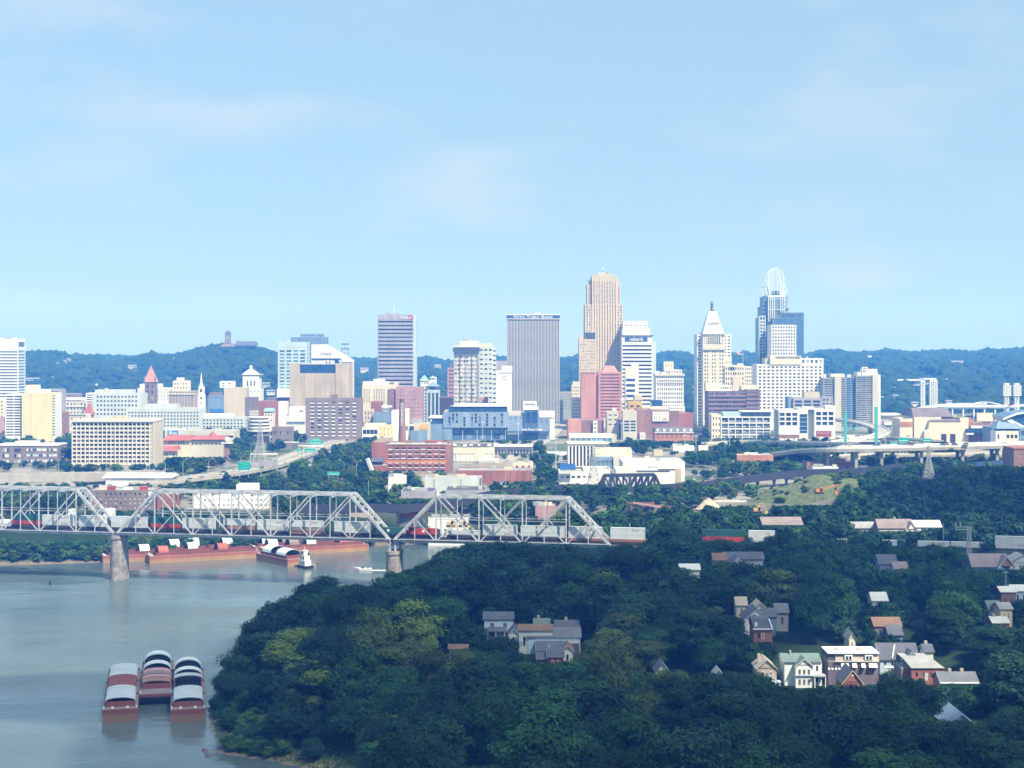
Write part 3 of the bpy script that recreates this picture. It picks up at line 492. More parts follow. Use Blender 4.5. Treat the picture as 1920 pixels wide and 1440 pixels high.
b.box('crown_band', 1166, 1226, 628.5, 630, -1, 30, 'darkgrey'); b.tier(1167, 1219, 616, 628.5, 24, 'white', y=3, F=W_(12, 1, .4, .4, mb=3, mt=3, g=DK)); b.tier(1168, 1215, 605, 616, 20, 'white', y=5, F=W_(5, 1, .5, .4, g='blind'), name='crown'); b.tier(1169, 1213.5, 602, 605, 18, 'white', y=6, name='crown', parapet=.4)
b.box('sign_board', 1172, 1214, 632.3, 639.8, -.5, -.05, 'navy'); b.text('usbank', 1193, 636, 26, 5, -.6, 'whitepaint', bold=.08, name='sign_lettering')
b.tier(1173, 1192, 706, None, 16, 'white', y=-40, F=W_(1, 9, .94, .5, mb=4, m=.3, g='glassblue', ind=True), name='low_wing'); b.tier(1184, 1197.5, 683.5, None, 10, 'white', y=-30, name='stair_shaft'); b.tier(1173, 1184, 691, 706, 10, 'cream', y=-38, name='penthouse', parapet=.4)
b = B('classical_office', 'white classical office with deep cornice and paired windows', 1229, 1283, 1700, vis=762)
b.tier(1230, 1282, 703, None, 28, 'white', F=W_(12, 11, .5, .52, mb=6, mt=4, m=1, g=DK, ind=False), Rt=W_(4, 11, .4, .5)); b.box('cornice', 1228.5, 1284, 701.5, 705, -1.3, 30, 'stone'); b.box('belt_course', 1229.6, 1282.4, 717, 718, -.5, -.05, 'stone')
b.tier(1246, 1279, 693, 702, 16, 'stone', y=8, F=W_(6, 1, .5, .5, g=DK), name='attic'); b.tier(1245, 1263, 678, 693, 12, 'cream', y=12, name='penthouse', F=W_(3, 1, .3, .3)); b.clutter(1232, 1280, 700, 4, 20)
for (nm, lb, p0, p1, yt, d, m, v) in (('yellow_plant_room', 'yellow box plant room on low roofs by the coral hotel', 1178, 1203, 753, 1600, 'gold', 763), ('blue_box_building', 'dark blue glass box before the classical office', 1222, 1242, 751, 1610, 'glassblue', 763), ('low_cream_block', 'low cream block with dark slit windows under the classical office', 1204, 1284, 763, 1590, 'cream', 772), ('grey_stair_block', 'grey concrete stair block with dark opening by the coral hotel', 1138, 1160, 772, 1560, 'stone', 790), ('fawn_block', 'fawn roofed block before the striped bank tower', 1190, 1204, 742, 1640, 'beige', 752)):
    b = B(nm, lb, p0, p1, d, vis=v); b.tier(p0, p1, yt, None, 18, m, F=W_(max(2, int((p1 - p0) / 9)), 3, .55, .25, mb=12, g=['glass', 'glassbrown']) if 'box' not in nm else None)
b = B('glass_office', 'low grey office with dark glass front between brick buildings', 1140, 1196, 1540, vis=812)
b.tier(1168, 1194, 770, None, 18, 'stone', F=W_(2, 4, .8, .6, mb=8, mt=9, g='glassblue', ind=True)); b.box('roof_panel', 1148, 1156, 765, 770, 3, 7, 'white'); b.tier(1164, 1171, 748.5, 751, 6, 'white', y=40, name='billboard')
b = B('brick_warehouse', 'long faded red brick warehouse with white stair strip', 1065, 1172, 1560, vis=818)
b.tier(1065, 1090, 787, None, 30, 'coral'); b.tier(1090, 1170, 787.5, None, 30, 'brick', y=.6, F=W_(13, 3, .2, .25, mb=8, g=['brick', 'blind', 'brick'])); b.tier(1112, 1120, 789, None, 6, 'white', y=-2, F=W_(1, 4, .5, .4, g='glass'), name='stair_strip')
part(b.root, 'chimney', MB().cyl((b.x(1133), -1, 0), (b.x(1133), -1, b.z(785)), .7, .7, 8), 'white')
b = B('bus_depot', 'low white depot with blue glass strip before the faded brick warehouse', 1068, 1156, 1480, vis=828)
b.tier(1068, 1149, 814, None, 16, 'white', F=W_(8, 1, .9, .6, mb=1, mt=2.5, g=['skyblue', 'glasspale'], ind=True)); b.tier(1149, 1156, 815, None, 16, 'beige')
b = B('brick_loft_building', 'dusky brick loft building carrying a pale billboard', 1193, 1300, 1560, vis=823)
b.tier(1194, 1222, 768, None, 30, 'brick', F=W_(6, 8, .35, .3, mb=4, g=['blind', 'glass'], skipc=(0, 1, 2, 3))); b.tier(1222, 1274, 770, None, 28, 'brick', y=.8, F=W_(10, 5, .3, .3, mb=18, g=['glass', 'blind'], skipc=(0, 1, 2, 3, 4, 5, 6))); b.tier(1274, 1300, 775, None, 26, 'redbrick', y=1.5); b.tier(1256, 1284, 762, 770, 12, 'white', y=4, name='penthouse', F=W_(6, 1, .5, .5))
b.box('billboard', 1223.5, 1254, 772, 790, -.5, -.02, 'whitepaint'); b.text('GET WEEKLY SAVINGS', 1239, 776, 26, 1.3, -.6, 'grey', name='billboard_lettering')
part(b.root, 'billboard_picture', MB().prism([(b.x(1240), b.z(788)), (b.x(1244), b.z(782.5)), (b.x(1248), b.z(782.5)), (b.x(1253), b.z(788))], 'y', -.62, -.52), 'tan'); b.box('billboard_picture', 1226, 1227.5, 780, 788, -.62, -.52, 'bluegrey'); b.box('billboard_picture', 1230, 1232.5, 779, 788, -.62, -.52, 'palegreen'); b.box('billboard_picture', 1235.5, 1237, 779, 788, -.62, -.52, 'copper')
b.tier(1200, 1210, 812, None, 8, 'white', y=-8, F=W_(2, 2, .4, .5), name='porch')
b = B('brick_station', 'orange brick hall with dark mansard roof and pale cornice', 1226, 1302, 1500, vis=825)
b.tier(1228, 1300, 811, None, 24, 'orange', F=W_(8, 2, .35, .4, mb=4, g=['glassbrown', 'glass']), parapet=0); part(b.root, 'mansard_roof', MB().frustum(b.x(1227), b.x(1301), -.5, 24.5, b.z(811) + .3, b.x(1230), b.x(1298), 4, 20, b.z(803)), 'darkgrey'); b.box('cornice', 1227, 1301, 810.6, 812, -.9, -.55, 'white')
dm = MB().box(-1.1, 1.1, -.9, 2, 0, 2.2).mesh('dormer', 'white')
for k in range(6): obj('dormer', dm, b.root, (b.x(1233 + k * 12.5), .8, b.z(809)))
# white pyramid-roofed tower
b = B('pyramid_tower', 'cream stone tower with white pyramid roof and lantern', 1307, 1411, 1800, vis=735)
b.tier(1307, 1371, 627, 800, 30, 'white', y=8, F=W_(8, 29, .62, .4, m=.2, g=DK, mb=0, skipc=(2, 3, 4, 5), ind=False)); b.tier(1318, 1359, 626, 653, 34, 'cream', y=2, F=W_(9, 4, .4, .5, mt=2, mb=4, m=1, g=DK, ind=False), parapet=.3); b.tier(1318, 1359, 653, None, 34, 'cream', y=2, F=W_(8, 19, .46, .5, mb=6, m=1, mt=2, g=['glass', 'glassbrown'], skipc=(2, 5), ind=False), parapet=0)
colm = MB().box(-.5, .5, -.9, -.02, 0, b.z(628, 2) - b.z(643, 2)).mesh('column', 'cream'); shd = MB().box(-.42, .42, -.1, 0, 0, b.z(628, 2) - b.z(643, 2)).mesh('window', 'glass')
for k in range(7): obj('column', colm, b.root, (b.x(1327, 2) + k * 2.35, 2, b.z(643, 2)))
for k in range(6): obj('window', shd, b.root, (b.x(1327, 2) + k * 2.35 + 1.17, 1.95, b.z(643, 2)))
for yy in (653.5, 624.5): b.box('cornice', 1317, 1360, yy, yy + 2.6, .6, 37, 'stone')
part(b.root, 'pyramid_roof', MB().frustum(b.x(1319), b.x(1358), 3, 26, b.z(624.5), b.x(1331), b.x(1345), 11, 19, b.z(583)), 'white')
for k in range(5): b.box('dormer', 1325.5 + k * 6, 1327.5 + k * 6, 618.5, 621.5, 4.1, 6, 'grey')
b.text('Central', 1338, 605.5, 21, 5, 5.6, 'brown', bold=.12); part(b.root, 'lantern', MB().box(b.x(1335.5), b.x(1341), 13, 17, b.z(583), b.z(579)).cyl((b.x(1338), 15, b.z(579)), (b.x(1338), 15, b.z(568.5)), 1.4, 1.5, 8), 'slate'); part(b.root, 'lantern_cap', MB().cyl((b.x(1338), 15, b.z(568)), (b.x(1338), 15, b.z(564.5)), 1.9, 1.7, 8), 'bluegrey'); b.box('lantern_rim', 1335, 1341.5, 578.5, 580, 12.5, 17.5, 'paleblue')
b.tier(1359, 1372, 668, None, 30, 'cream', y=3, F=W_(2, 1, .4, .5, mt=6, mb=70), name='wing'); b.tier(1359, 1396, 685, None, 30, 'cream', y=0, F=W_(8, 11, .46, .5, mb=6, g=['glass'], ind=False), name='wing'); b.tier(1396, 1411, 687, None, 26, 'cream', y=.7, F=W_(4, 14, .5, .5, mb=6, g=DK, ind=False), name='wing'); b.clutter(1362, 1405, 685, 4, 22)
b = B('flagpole', 'tall flagpole flying a striped flag beside the pyramid tower', 1386, 1394, 1790, vis=680, cat='flagpole', foot=0, zb=Z(690, 1790))
part(b.root, 'pole', MB().cyl((b.x(1393), 0, 0), (b.x(1393), 0, b.z(658)), .22, .15, 6), 'white')
for k in range(6): part(b.root, 'flag_stripe', MB().box(b.x(1382), b.x(1393), -.1, .1, b.z(665.5) + k * .68, b.z(665.5) + k * .68 + .67), 'red' if k % 2 == 0 else 'whitepaint')
part(b.root, 'flag_canton', MB().box(b.x(1388), b.x(1392.8), -.14, -.1, b.z(662), b.z(659)), 'navy')
b = B('purple_brick_block', 'wide dusky purple brick block with cream rooftop rooms', 1327, 1426, 1640, vis=768)
b.tier(1328, 1400, 733, None, 30, 'purple', F=W_(17, 6, .5, .4, mb=18, m=1, g=['glassgrey', 'blind', 'glass'], ind=False), parapet=.6); b.tier(1400, 1425, 730, None, 30, 'brownstone', y=-1, F=W_(6, 6, .5, .42, mb=18, m=1, g=['glassgrey', 'glass'], ind=False))
for yy in (741, 749, 757, 765): b.box('belt_course', 1327.6, 1425.4, yy, yy + .8, -1.6, -1.05, 'pink')
b.tier(1323, 1350, 717, 733, 14, 'cream', y=8, name='rooftop_room'); b.tier(1350, 1373, 722, 733, 12, 'white', y=10, F=W_(6, 1, .7, .4), name='rooftop_room'); b.tier(1374, 1390, 708, 733, 10, 'beige', y=12, name='rooftop_room'); b.tier(1390, 1418, 722, 731, 12, 'cream', y=8, name='rooftop_room')
# newspaper building and towers behind it
b = B('newspaper_building', 'broad white grid office block carrying newspaper lettering', 1418, 1545, 1720, vis=750)
b.tier(1419, 1544, 683.5, None, 34, 'white', F=W_(15, 13, .56, .5, mb=22, m=1.2, mt=1, g=['glassgrey', 'glass', 'glassbrown', 'glassgrey', 'blind'], ind=True, dp=.7), Rt=W_(5, 13, .5, .5, mb=22)); b.tier(1501, 1544, 672, 683.5, 30, 'white', y=1, F=W_(5, 1, .55, .7, g=['glassgrey', 'blind'], ind=True)); b.tier(1434, 1446, 672, 683.5, 20, 'stone', y=3); b.tier(1444, 1502, 667, 683.5, 24, 'cream', y=-.8)
b.text('CINCINNATI ENQUIRER', 1477, 670.5, 46, 3, -1, 'glassgrey', bold=.02); part(b.root, 'roof_dome', MB().cyl((b.x(1516), 10, b.z(672)), (b.x(1516), 10, b.z(669)), 1, .6, 8), 'white')
b = B('grid_tower', 'square white grid tower in front of the blue glass tower', 1445, 1495, 1800, vis=666); b.tier(1446.5, 1493, 609, None, 30, 'white', F=W_(9, 17, .56, .56, mb=50, mt=1, m=.6, g=['glassgrey', 'glassbrown', 'glass'], ind=False, dp=.7))
b = B('blue_glass_tower', 'dark blue glass slab tower right of the crowned skyscraper', 1450, 1508, 1860, vis=668)
b.tier(1452, 1507, 597, None, 30, 'glassmid', parapet=0); b.tier(1465, 1507, 586, 597, 26, 'glassmid', y=1, parapet=0); b.box('parapet_band', 1464.5, 1507.5, 585.5, 588, .5, 28, 'bluegrey')
for k in range(7): b.box('mullion', 1466 + k * 6.8, 1466.4 + k * 6.8, 588, 668, .2, 1, 'bluegrey')
for k in range(12): b.box('floor_line', 1452.2, 1506.8, 604 + k * 6, 604.4 + k * 6, -.2, -.02, 'bluegrey')
b = B('crowned_skyscraper', 'blue glass skyscraper under a white leaf shaped open crown', 1423, 1482, 1900, vis=668)
b.tier(1425, 1482, 596, None, 36, 'iceblue', y=4, parapet=0); b.tier(1428, 1480, 575, 596, 32, 'iceblue', y=6, parapet=0); b.tier(1432, 1478, 556, 575, 30, 'iceblue', y=7, parapet=0)
for k in range(14):
    yy = 562 + k * 7.5; hw = 23 if yy < 575 else 26 if yy < 596 else 28.3
    b.box('floor_line', 1454.5 - hw, 1454 + hw, yy, yy + .9, 3.6, 4 if yy > 596 else 5.8, 'paleblue')
b.tier(1441, 1472, 555, None, 6, 'glasspale', y=1, parapet=0, name='glazed_bay')
for px in (1441, 1444.6, 1448.2, 1451.8, 1464, 1467.8, 1471.4): b.box('bay_rib', px - .8, px + .8, 556, 602, -.4, .9, 'steelwhite')
for yy in (553.5, 560, 580, 601): b.box('bay_rail', 1440, 1472.5, yy, yy + (4 if yy < 555 else 1.1), -.6, -.41, 'steelwhite')
for k in range(13): b.box('bay_rail', 1452.6, 1463, 562 + k * 3, 562.8 + k * 3, .5, .95, 'paleblue')
b.tier(1424, 1435.5, 593, None, 12, 'glasspale', y=-1, parapet=0, name='side_bay')
for px in (1424.6, 1430, 1435): b.box('bay_rib', px - .6, px + .6, 592, 690, -1.8, -1.05, 'steelwhite')
b.box('bay_rail', 1424, 1435.6, 592.5, 594, -2, -1.82, 'steelwhite')
for k in range(11): b.box('bay_rail', 1425.4, 1434.4, 600 + k * 6, 602.2 + k * 6, -1.5, -1.06, 'steelwhite')
for px in (1436, 1441): b.box('bay_rib', px - .4, px + .4, 626, 690, -1.2, -.8, 'paleblue')
# crown: nested leaf ribs front and back, joined by hoops
def leaf(yy, pts, w, nm, m): [part(b.root, nm, MB().beam((b.x(pts[i][0]), yy, b.z(pts[i][1])), (b.x(pts[i + 1][0]), yy, b.z(pts[i + 1][1])), w), m) for i in range(len(pts) - 1)]
for yy in (2, 24):
    for s in (1, -1):
        mx = lambda L: [(1455.3 + s * (p - 1455.3), q) for p, q in L]
        leaf(yy, mx([(1444, 554), (1441.5, 540), (1441.3, 512.5), (1455.3, 501)]), .95, 'crown_rib', 'steelwhite'); leaf(yy + 1, mx([(1443, 555), (1437, 528), (1441.3, 521)]), .85, 'crown_rib', 'steelwhite'); leaf(yy + 2, mx([(1442, 555), (1433, 545), (1438, 535)]), .85, 'crown_rib', 'steelwhite')
        for a_, c_ in ((1446.5, 1445), (1449.5, 1448.7), (1452.5, 1452.2)): leaf(yy, mx([(a_, 551), (c_, 501 + (1455.3 - c_) * .84)]), .42, 'crown_rib', 'steelwhite')
        leaf(yy + 1, mx([(1442, 551), (1439, 533)]), .4, 'crown_rib', 'steelwhite'); leaf(yy + 2, mx([(1440, 551), (1435.5, 543)]), .4, 'crown_rib', 'steelwhite')
    for k in range(13): zt = 549 - k * 3.6; hw = 13.6 if zt > 513 else max(1, 13.6 * (zt - 501) / 11.5); part(b.root, 'crown_hoop', MB().beam((b.x(1455.3 - hw), yy, b.z(zt)), (b.x(1455.3 + hw), yy, b.z(zt)), .3), 'paleblue')
for px, zt in ((1441.3, 512.5), (1469.3, 512.5), (1455.3, 501), (1437, 528), (1473.6, 528)): part(b.root, 'crown_hoop', MB().beam((b.x(px), 2, b.z(zt)), (b.x(px), 26, b.z(zt)), .5), 'steelwhite')
b.box('crown_core', 1449, 1462, 545, 553, 6, 20, 'glassgrey')
b = B('loft_apartments', 'glass fronted apartment block in white frames below the purple brick block', 1334, 1446, 1520, vis=820)
b.tier(1352, 1445, 781, None, 24, 'white', F=W_(7, 4, .88, .78, mb=1, mt=.6, m=.4, g=['glassgrey', 'glasspale', 'glass'], ind=True, dp=1.2)); b.tier(1334, 1352, 777, None, 24, 'cream', y=1, F=W_(3, 4, .4, .45, mb=2, g='glassbrown')); b.tier(1356, 1390, 773, 781, 16, 'paleblue', y=3, name='upper_floor', roof='copper'); b.tier(1391, 1446, 772.5, 781, 20, 'glasspale', y=4, name='upper_floor', roof='roofdark'); b.box('roof_edge', 1390, 1447, 771, 772.5, 1, 24, 'white')
for i in range(7):
    for j in range(4): px = 1354 + i * 13.1; yy = 788.5 + j * 10; b.box('balcony_rail', px, px + R.choice((6, 10)), yy, yy + 2.2, .2, .5, R.choice(('paleblue', 'bluegrey', 'grey')))
b = B('white_grid_office', 'white grid office in two halves split by a glass slot', 1457, 1567, 1480, vis=812)
b.tier(1459, 1498, 768, None, 26, 'white', F=W_(3, 3, .78, .76, mb=17, mt=2.5, m=1, g=['glassblue', 'glassgrey', 'glass'], ind=True, dp=.9)); b.tier(1498, 1515, 766, None, 26, 'white', y=.5, F=W_(1, 1, .9, .8, mb=8, mt=3, m=.2, g='glassblue', ind=True, dp=.6)); b.tier(1515, 1527, 764, None, 26, 'palegreen', y=6); b.tier(1504, 1526, 762.5, 768, 8, 'white', y=1, name='fin_wall')
b.tier(1527, 1566, 767, None, 26, 'white', F=W_(3, 3, .78, .72, mb=17, mt=2, m=1, g=['glassblue', 'glass', 'glassgrey'], ind=True, dp=.9)); b.tier(1548, 1567, 761, 767, 14, 'white', y=2, name='upper_floor'); b.box('sign_panel', 1552, 1563, 763.5, 766.5, 1.6, 1.9, 'stone'); b.tier(1459, 1462, 770, None, 20, 'grey', y=-.6)
for k in range(5): b.box('floor_line', 1499, 1514, 775 + k * 8, 775.8 + k * 8, .6, 1.05, 'paleblue')
b = B('billboard', 'large blank white billboard at the foot of the grid office', 1460, 1499, 1440, vis=820, cat='billboard', foot=6)
b.box('panel', 1461, 1497, 802.5, 815, 0, 1, 'whitepaint'); b.box('support_wall', 1460, 1499, 815, 822, .2, 4, 'brick'); part(b.root, 'post', MB().box(b.x(1470), b.x(1472), .2, 1.5, 0, b.z(822)).box(b.x(1488), b.x(1490), .2, 1.5, 0, b.z(822)), 'grey')
b = B('billboard', 'crimson billboard with pale lettering beside the highway ramps', 1529, 1560, 1430, vis=825, cat='billboard', foot=6)
b.box('panel', 1530.5, 1559, 809, 818, 0, .8, 'red'); b.box('frame', 1529.5, 1560, 807.6, 809, -.1, .9, 'pink'); b.box('frame', 1529.5, 1560, 818, 819.4, -.1, .9, 'pink'); b.text('Proud to call', 1544, 811.8, 22, 2, -.1, 'whitepaint'); b.text('Cincinnati home', 1544, 815.6, 22, 1.6, -.1, 'pink')
part(b.root, 'post', MB().box(b.x(1535), b.x(1536), .1, .7, 0, b.z(819)).box(b.x(1553), b.x(1554), .1, .7, 0, b.z(819)), 'grey')
b = B('lilac_office', 'lilac modern office with big blue windows before the newspaper block', 1477, 1563, 1580, vis=765)
b.tier(1487, 1541, 746, None, 24, 'lilac', F=W_(3, 5, .78, .66, mb=20, mt=2, m=.8, g=['glassblue', 'glassgrey'], ind=True)); b.tier(1541, 1562, 744, None, 22, 'lilac', y=1, F=W_(3, 5, .5, .5, mb=20)); b.tier(1478, 1487, 744.5, None, 18, 'bluegrey', y=2); b.tier(1508, 1537, 735, 746, 12, 'beige', y=6, name='penthouse', F=W_(5, 1, .3, .5, mt=5))
b = B('banded_apartments', 'grey banded riverside apartment slab with blank end piers', 1543, 1652, 1700, vis=790)
b.tier(1544, 1565, 709, None, 26, 'grey', y=2, F=W_(1, 22, .9, .5, m=.2, mb=4, g=['glassgrey', 'glass'], ind=True, dp=1)); b.tier(1565, 1577, 706, None, 30, 'stone'); b.tier(1577, 1586, 708, None, 26, 'grey', y=2, F=W_(1, 22, .9, .5, m=.2, mb=4, g='glassgrey', ind=True, dp=1)); b.tier(1586, 1605, 707, None, 22, 'bluegrey', y=4, F=W_(2, 22, .8, .5, m=.2, mb=4, g=['glassblue', 'glassgrey'], ind=True, dp=1)); b.tier(1605, 1636, 704, None, 26, 'grey', y=1, F=W_(3, 24, .94, .5, m=.1, mb=4, g=['glass', 'glassgrey', 'glassbrown', 'blind'], ind=True, dp=1)); b.tier(1636, 1648, 703, None, 30, 'stone'); b.tier(1648, 1651, 702.5, None, 26, 'white', y=1)
b.tier(1608, 1646, 698, 704, 18, 'white', y=5, name='penthouse'); b.tier(1617, 1645, 692, 698, 12, 'white', y=8, name='penthouse', F=W_(7, 1, .5, .4)); b.box('roof_arch', 1616, 1618, 688, 704, 4, 6, 'white'); b.box('roof_arch', 1618, 1627, 688, 690, 4, 6, 'white'); b.box('roof_arch', 1625.5, 1627, 690, 693, 4, 6, 'white'); b.tier(1558, 1584, 701, 707, 12, 'cream', y=6, name='penthouse'); b.clutter(1546, 1600, 707, 5, 20, y=2)
# ------------------------------------------------------------------ middle distance: event centre, warehouses, hotel, offices
b = B('event_centre', 'blue glazed event centre with name lettering, long and stepped', 804, 1032, 1540, vis=824)
b.tier(831, 953, 773, 802, 60, 'eventpanel', F=W_(17, 4, .56, .86, m=.6, mt=1, mb=1, g=['glassblue', 'glassblue', 'bluegrey'], ind=True, dp=.6, skip=[(i, j) for i in range(17) for j in range(4) if (i % 2 == 0 and i not in (2, 8)) or (j == 3 and i % 4 == 1) or (j == 0 and i in (2, 8, 3))]), parapet=0); b.tier(843, 951, 762, 773, 54, 'glassblue', y=.4); b.box('roof_edge', 850, 953, 760.6, 762.4, -.6, 56, 'white'); b.tier(848, 951, 802, None, 56, 'navyblue', y=4, F=W_(8, 2, .94, .9, mb=1, mt=.5, g=['navyblue', 'glassblue', 'bluegrey'], ind=True, dp=.3), parapet=0); b.tier(804, 848, 795, None, 50, 'bluegrey', y=1); b.tier(805, 830, 784, 795, 44, 'glassblue', y=2); b.tier(831, 848, 802, None, 40, 'bluegrey', y=.6, parapet=0)
b.box('roof_edge', 803.5, 830, 782.4, 784.4, 1, 46, 'white'); b.tier(951, 984, 779, None, 50, 'eventpanel', y=1, F=W_(3, 3, .5, .4, mb=20, g='glassblue', ind=True)); b.tier(983, 1009, 768, None, 50, 'navyblue', y=-.8, F=W_(2, 1, .84, .9, mb=16, mt=2, g='glassblue', ind=True)); b.box('roof_edge', 982, 1010, 766.6, 768.6, -1.4, 50, 'white'); b.tier(1009, 1031, 782, None, 46, 'eventpanel', y=0, F=W_(2, 3, .5, .4, mb=16, g='glasspale', ind=True)); b.tier(1011, 1040, 772, 782, 24, 'white', y=8); b.tier(1030, 1040, 785, None, 30, 'white', y=6); b.tier(954, 980, 772, 779, 22, 'stone', y=8)
b.text('Duke Energy Center', 998, 805.5, 40, 2.9, -1.6, 'whitepaint', bold=.09); b.box('canopy', 951, 1030, 809, 811, -5, -.85, 'glassblue'); b.box('emblem', 806.5, 810, 787, 790, 1.7, 1.98, 'whitepaint')
for px in (868, 895, 922, 948): part(b.root, 'flood_mast', MB().cyl((b.x(px), -10, 0), (b.x(px), -10, b.z(805)), .35, .25, 6), 'paleblue')
b = B('white_warehouse', 'white plain warehouse behind the tall brewery chimney', 734, 766, 1470, vis=797); b.tier(734, 759, 770, None, 20, 'white'); b.tier(756, 765, 767.5, None, 22, 'white', y=-.5, F=W_(2, 4, .3, .3, mb=14)); b.box('plinth', 757, 777, 795, 799, -3, -.6, 'cream')
b = B('brewery_chimney', 'tall tapering brick chimney with white vertical letters', 746, 761, 1330, vis=835, cat='chimney', foot=8)
H = b.z(748); part(b.root, 'stack', MB().cyl((0, 3, 0), (0, 3, H), 3.5, 2.15, 16), 'brick'); part(b.root, 'collar', MB().cyl((0, 3, H - 1), (0, 3, H + .3), 2.5, 2.5, 16), 'brick')
text(b.root, '\n'.join('HUDEPOHL'), (0, .15, b.z(777)), 2.9, 'whitepaint', line=.82, bold=.07)
b = B('corner_office', 'yellow cream corner office with white window bands', 679, 737, 1440, vis=815)
b.tier(679, 709, 801, None, 24, 'white', F=W_(4, 2, .9, .6, mb=4, mt=1, g='glass', ind=True)); b.tier(709, 733, 797, None, 40, 'yellow', y=1, F=W_(3, 3, .2, .25, mb=4)); b.tier(684, 722, 794.5, 801, 16, 'cream', y=10)
b = B('stage_shed', 'beige shed with pale orange panel left of the event centre', 772, 806, 1480, vis=822); b.tier(776, 805, 794, None, 24, 'beige'); b.box('panel', 787, 803, 795.5, 806, -.3, -.02, 'gold'); b.tier(770, 800, 808, None, 10, 'bluegrey', y=-14, roof='roofwhite'); b.tier(772, 792, 786, 794, 14, 'grey', y=6)
b = B('brick_hostel', 'low red brick block half hidden by trees near the drum garage', 509, 548, 1420, vis=806); b.tier(510, 547, 801, None, 14, 'brown', F=W_(8, 2, .4, .4, mb=3))
# red brick loft with white sills
b = B('red_brick_factory', 'five storey red brick factory with white sills and rooftop huts', 697, 848, 1170, vis=880)
b.tier(724, 838, 832.5, None, 34, 'redbrick', F=W_(9, 6, .66, .42, mb=.5, mt=1.6, m=.8, g=['glass', 'glassgrey', 'glassbrown', 'blind'], ind=True, dp=.5)); b.tier(697, 724, 829, None, 34, 'redbrick', y=-.6); b.tier(838, 847, 834, None, 30, 'brick', y=.6)
x0, x1 = b.x(724) + .8, b.x(838) - .8; pu = (x1 - x0) / 9; pz = (b.z(832.5) - 2.1) / 6; sm = MB().box(-pu * .36, pu * .36, -.4, -.02, -.22, .22).mesh('sill', 'whitepaint')
for i in range(9):
    for j in range(6): obj('sill', sm, b.root, (x0 + pu * (i + .5), 0, .5 + pz * (j + .2)))
b.box('painted_band', 723.6, 838.4, 864, 867.4, -.28, -.03, 'orangepaint'); b.box('cornice', 723.6, 838.4, 831.6, 833.2, -.5, -.02, 'white')
b.tier(709, 735, 822, 829, 10, 'fawn', y=8, name='rooftop_hut', F=W_(4, 1, .4, .4)); b.tier(797, 831, 826.5, 833, 10, 'redbrick', y=6, name='rooftop_hut', roof='roofwhite'); b.tier(820, 828, 829, 833, 4, 'white', y=3, name='rooftop_hut'); b.tier(760, 770, 826, 833, 6, 'brick', y=16, name='rooftop_hut')
b.tier(694, 724, 873, None, 12, 'redbrick', y=-12.8, parapet=0); part(b.root, 'lean_to_roof', MB().frustum(b.x(696), b.x(721), -11, -1, b.z(864), b.x(699), b.x(718), -8, -2, b.z(857)), 'slate')
part(b.root, 'chute', MB().beam((b.x(692), -14, b.z(857)), (b.x(701), -16, b.z(879)), 2.2), 'white'); part(b.root, 'chute', MB().beam((b.x(701), -16, b.z(880)), (b.x(708), -16, b.z(905)), 2.4), 'brown'); part(b.root, 'chute_leg', MB().box(b.x(703), b.x(704), -17, -16, 0, b.z(886)), 'rust')
def flatshed(name, label, px0, px1, yt, d, dep, m, vis, roof='roofgrey', F=None, cat='warehouse', **k):
    b = B(name, label, px0, px1, d, vis=vis, cat=cat, foot=dep); b.tier(px0, px1, yt, None, dep, m, F=F, roof=roof, parapet=.5, **k)
    if px1 - px0 > 30: b.clutter(px0, px1, yt, 4, dep, hmax=2)
    return b
b = flatshed('truck_depot', 'yellow fronted truck depot with row of loading doors and grey roof', 838, 926, 839, 1270, 60, 'cream', 857, roof='roofdark', F=W_(10, 1, .74, .9, mb=.2, mt=4.6, g=['whitepaint', 'paleblue'], ind=True, skipc=(6, 7)))
for px in (850, 868, 880, 896, 914): part(b.root, 'skylight', MB().box(b.x(px, 20), b.x(px + R.uniform(3, 12), 20), R.uniform(8, 20), R.uniform(26, 52), b.z(839), b.z(839) + .4), 'roofwhite')
flatshed('freight_shed', 'white eaved freight shed with dark open bays', 926, 999, 836, 1330, 26, 'lilac', 848, roof='roofwhite', F=W_(12, 1, .7, .7, mb=0, mt=2.4, g='glassgrey')).box('eave', 925, 999.5, 834.6, 837.6, -2, .2, 'white')
b = flatshed('brick_long_shed', 'long low red brick shed with grey roof beside the street', 857, 998, 882, 1105, 26, 'redbrick', 900, roof='roofgrey')
for k in range(12): b.box('pilaster', 860 + k * 12.2, 861.2 + k * 12.2, 883, 903, -.35, -.02, 'brick')
b = flatshed('cream_office', 'small cream office with three dark windows above the brick shed', 962, 999, 867, 1170, 14, 'cream', 878, F=W_(3, 1, .36, .6, mb=.3, g='glassbrown', ind=True), cat='building')
flatshed('grey_lot_building', 'low grey flat roof beside the brick shed', 898, 962, 868, 1160, 20, 'fawn', 874)
b = flatshed('pale_long_wall', 'long pale green windowless shed in front of the red factory', 796, 902, 897, 1040, 22, 'palegreen', 918)
b.box('downpipe', 814, 815.5, 898, 925, -.4, -.02, 'grey'); b.box('end_wall', 899.6, 902, 896.4, 930, -.4, .8, 'darkgrey'); b.box('downpipe', 864, 865, 898, 925, -.3, -.02, 'grey')
flatshed('white_cab_shed', 'small white shed left of the pale green shed', 728, 760, 894, 1060, 14, 'white', 905)
b = B('striped_office', 'office with black and white vertical stripes and cream wing', 1063, 1187, 1215, vis=868)
b.tier(1065, 1114, 832, None, 24, 'white', F=W_(7, 1, .56, .97, mb=.6, mt=1.6, m=.6, g='glassbrown', ind=True, dp=.7)); b.tier(1114, 1136, 832.6, None, 22, 'cream', y=.6); b.box('cornice', 1064, 1137, 830.6, 832.8, -.8, 24, 'cream')
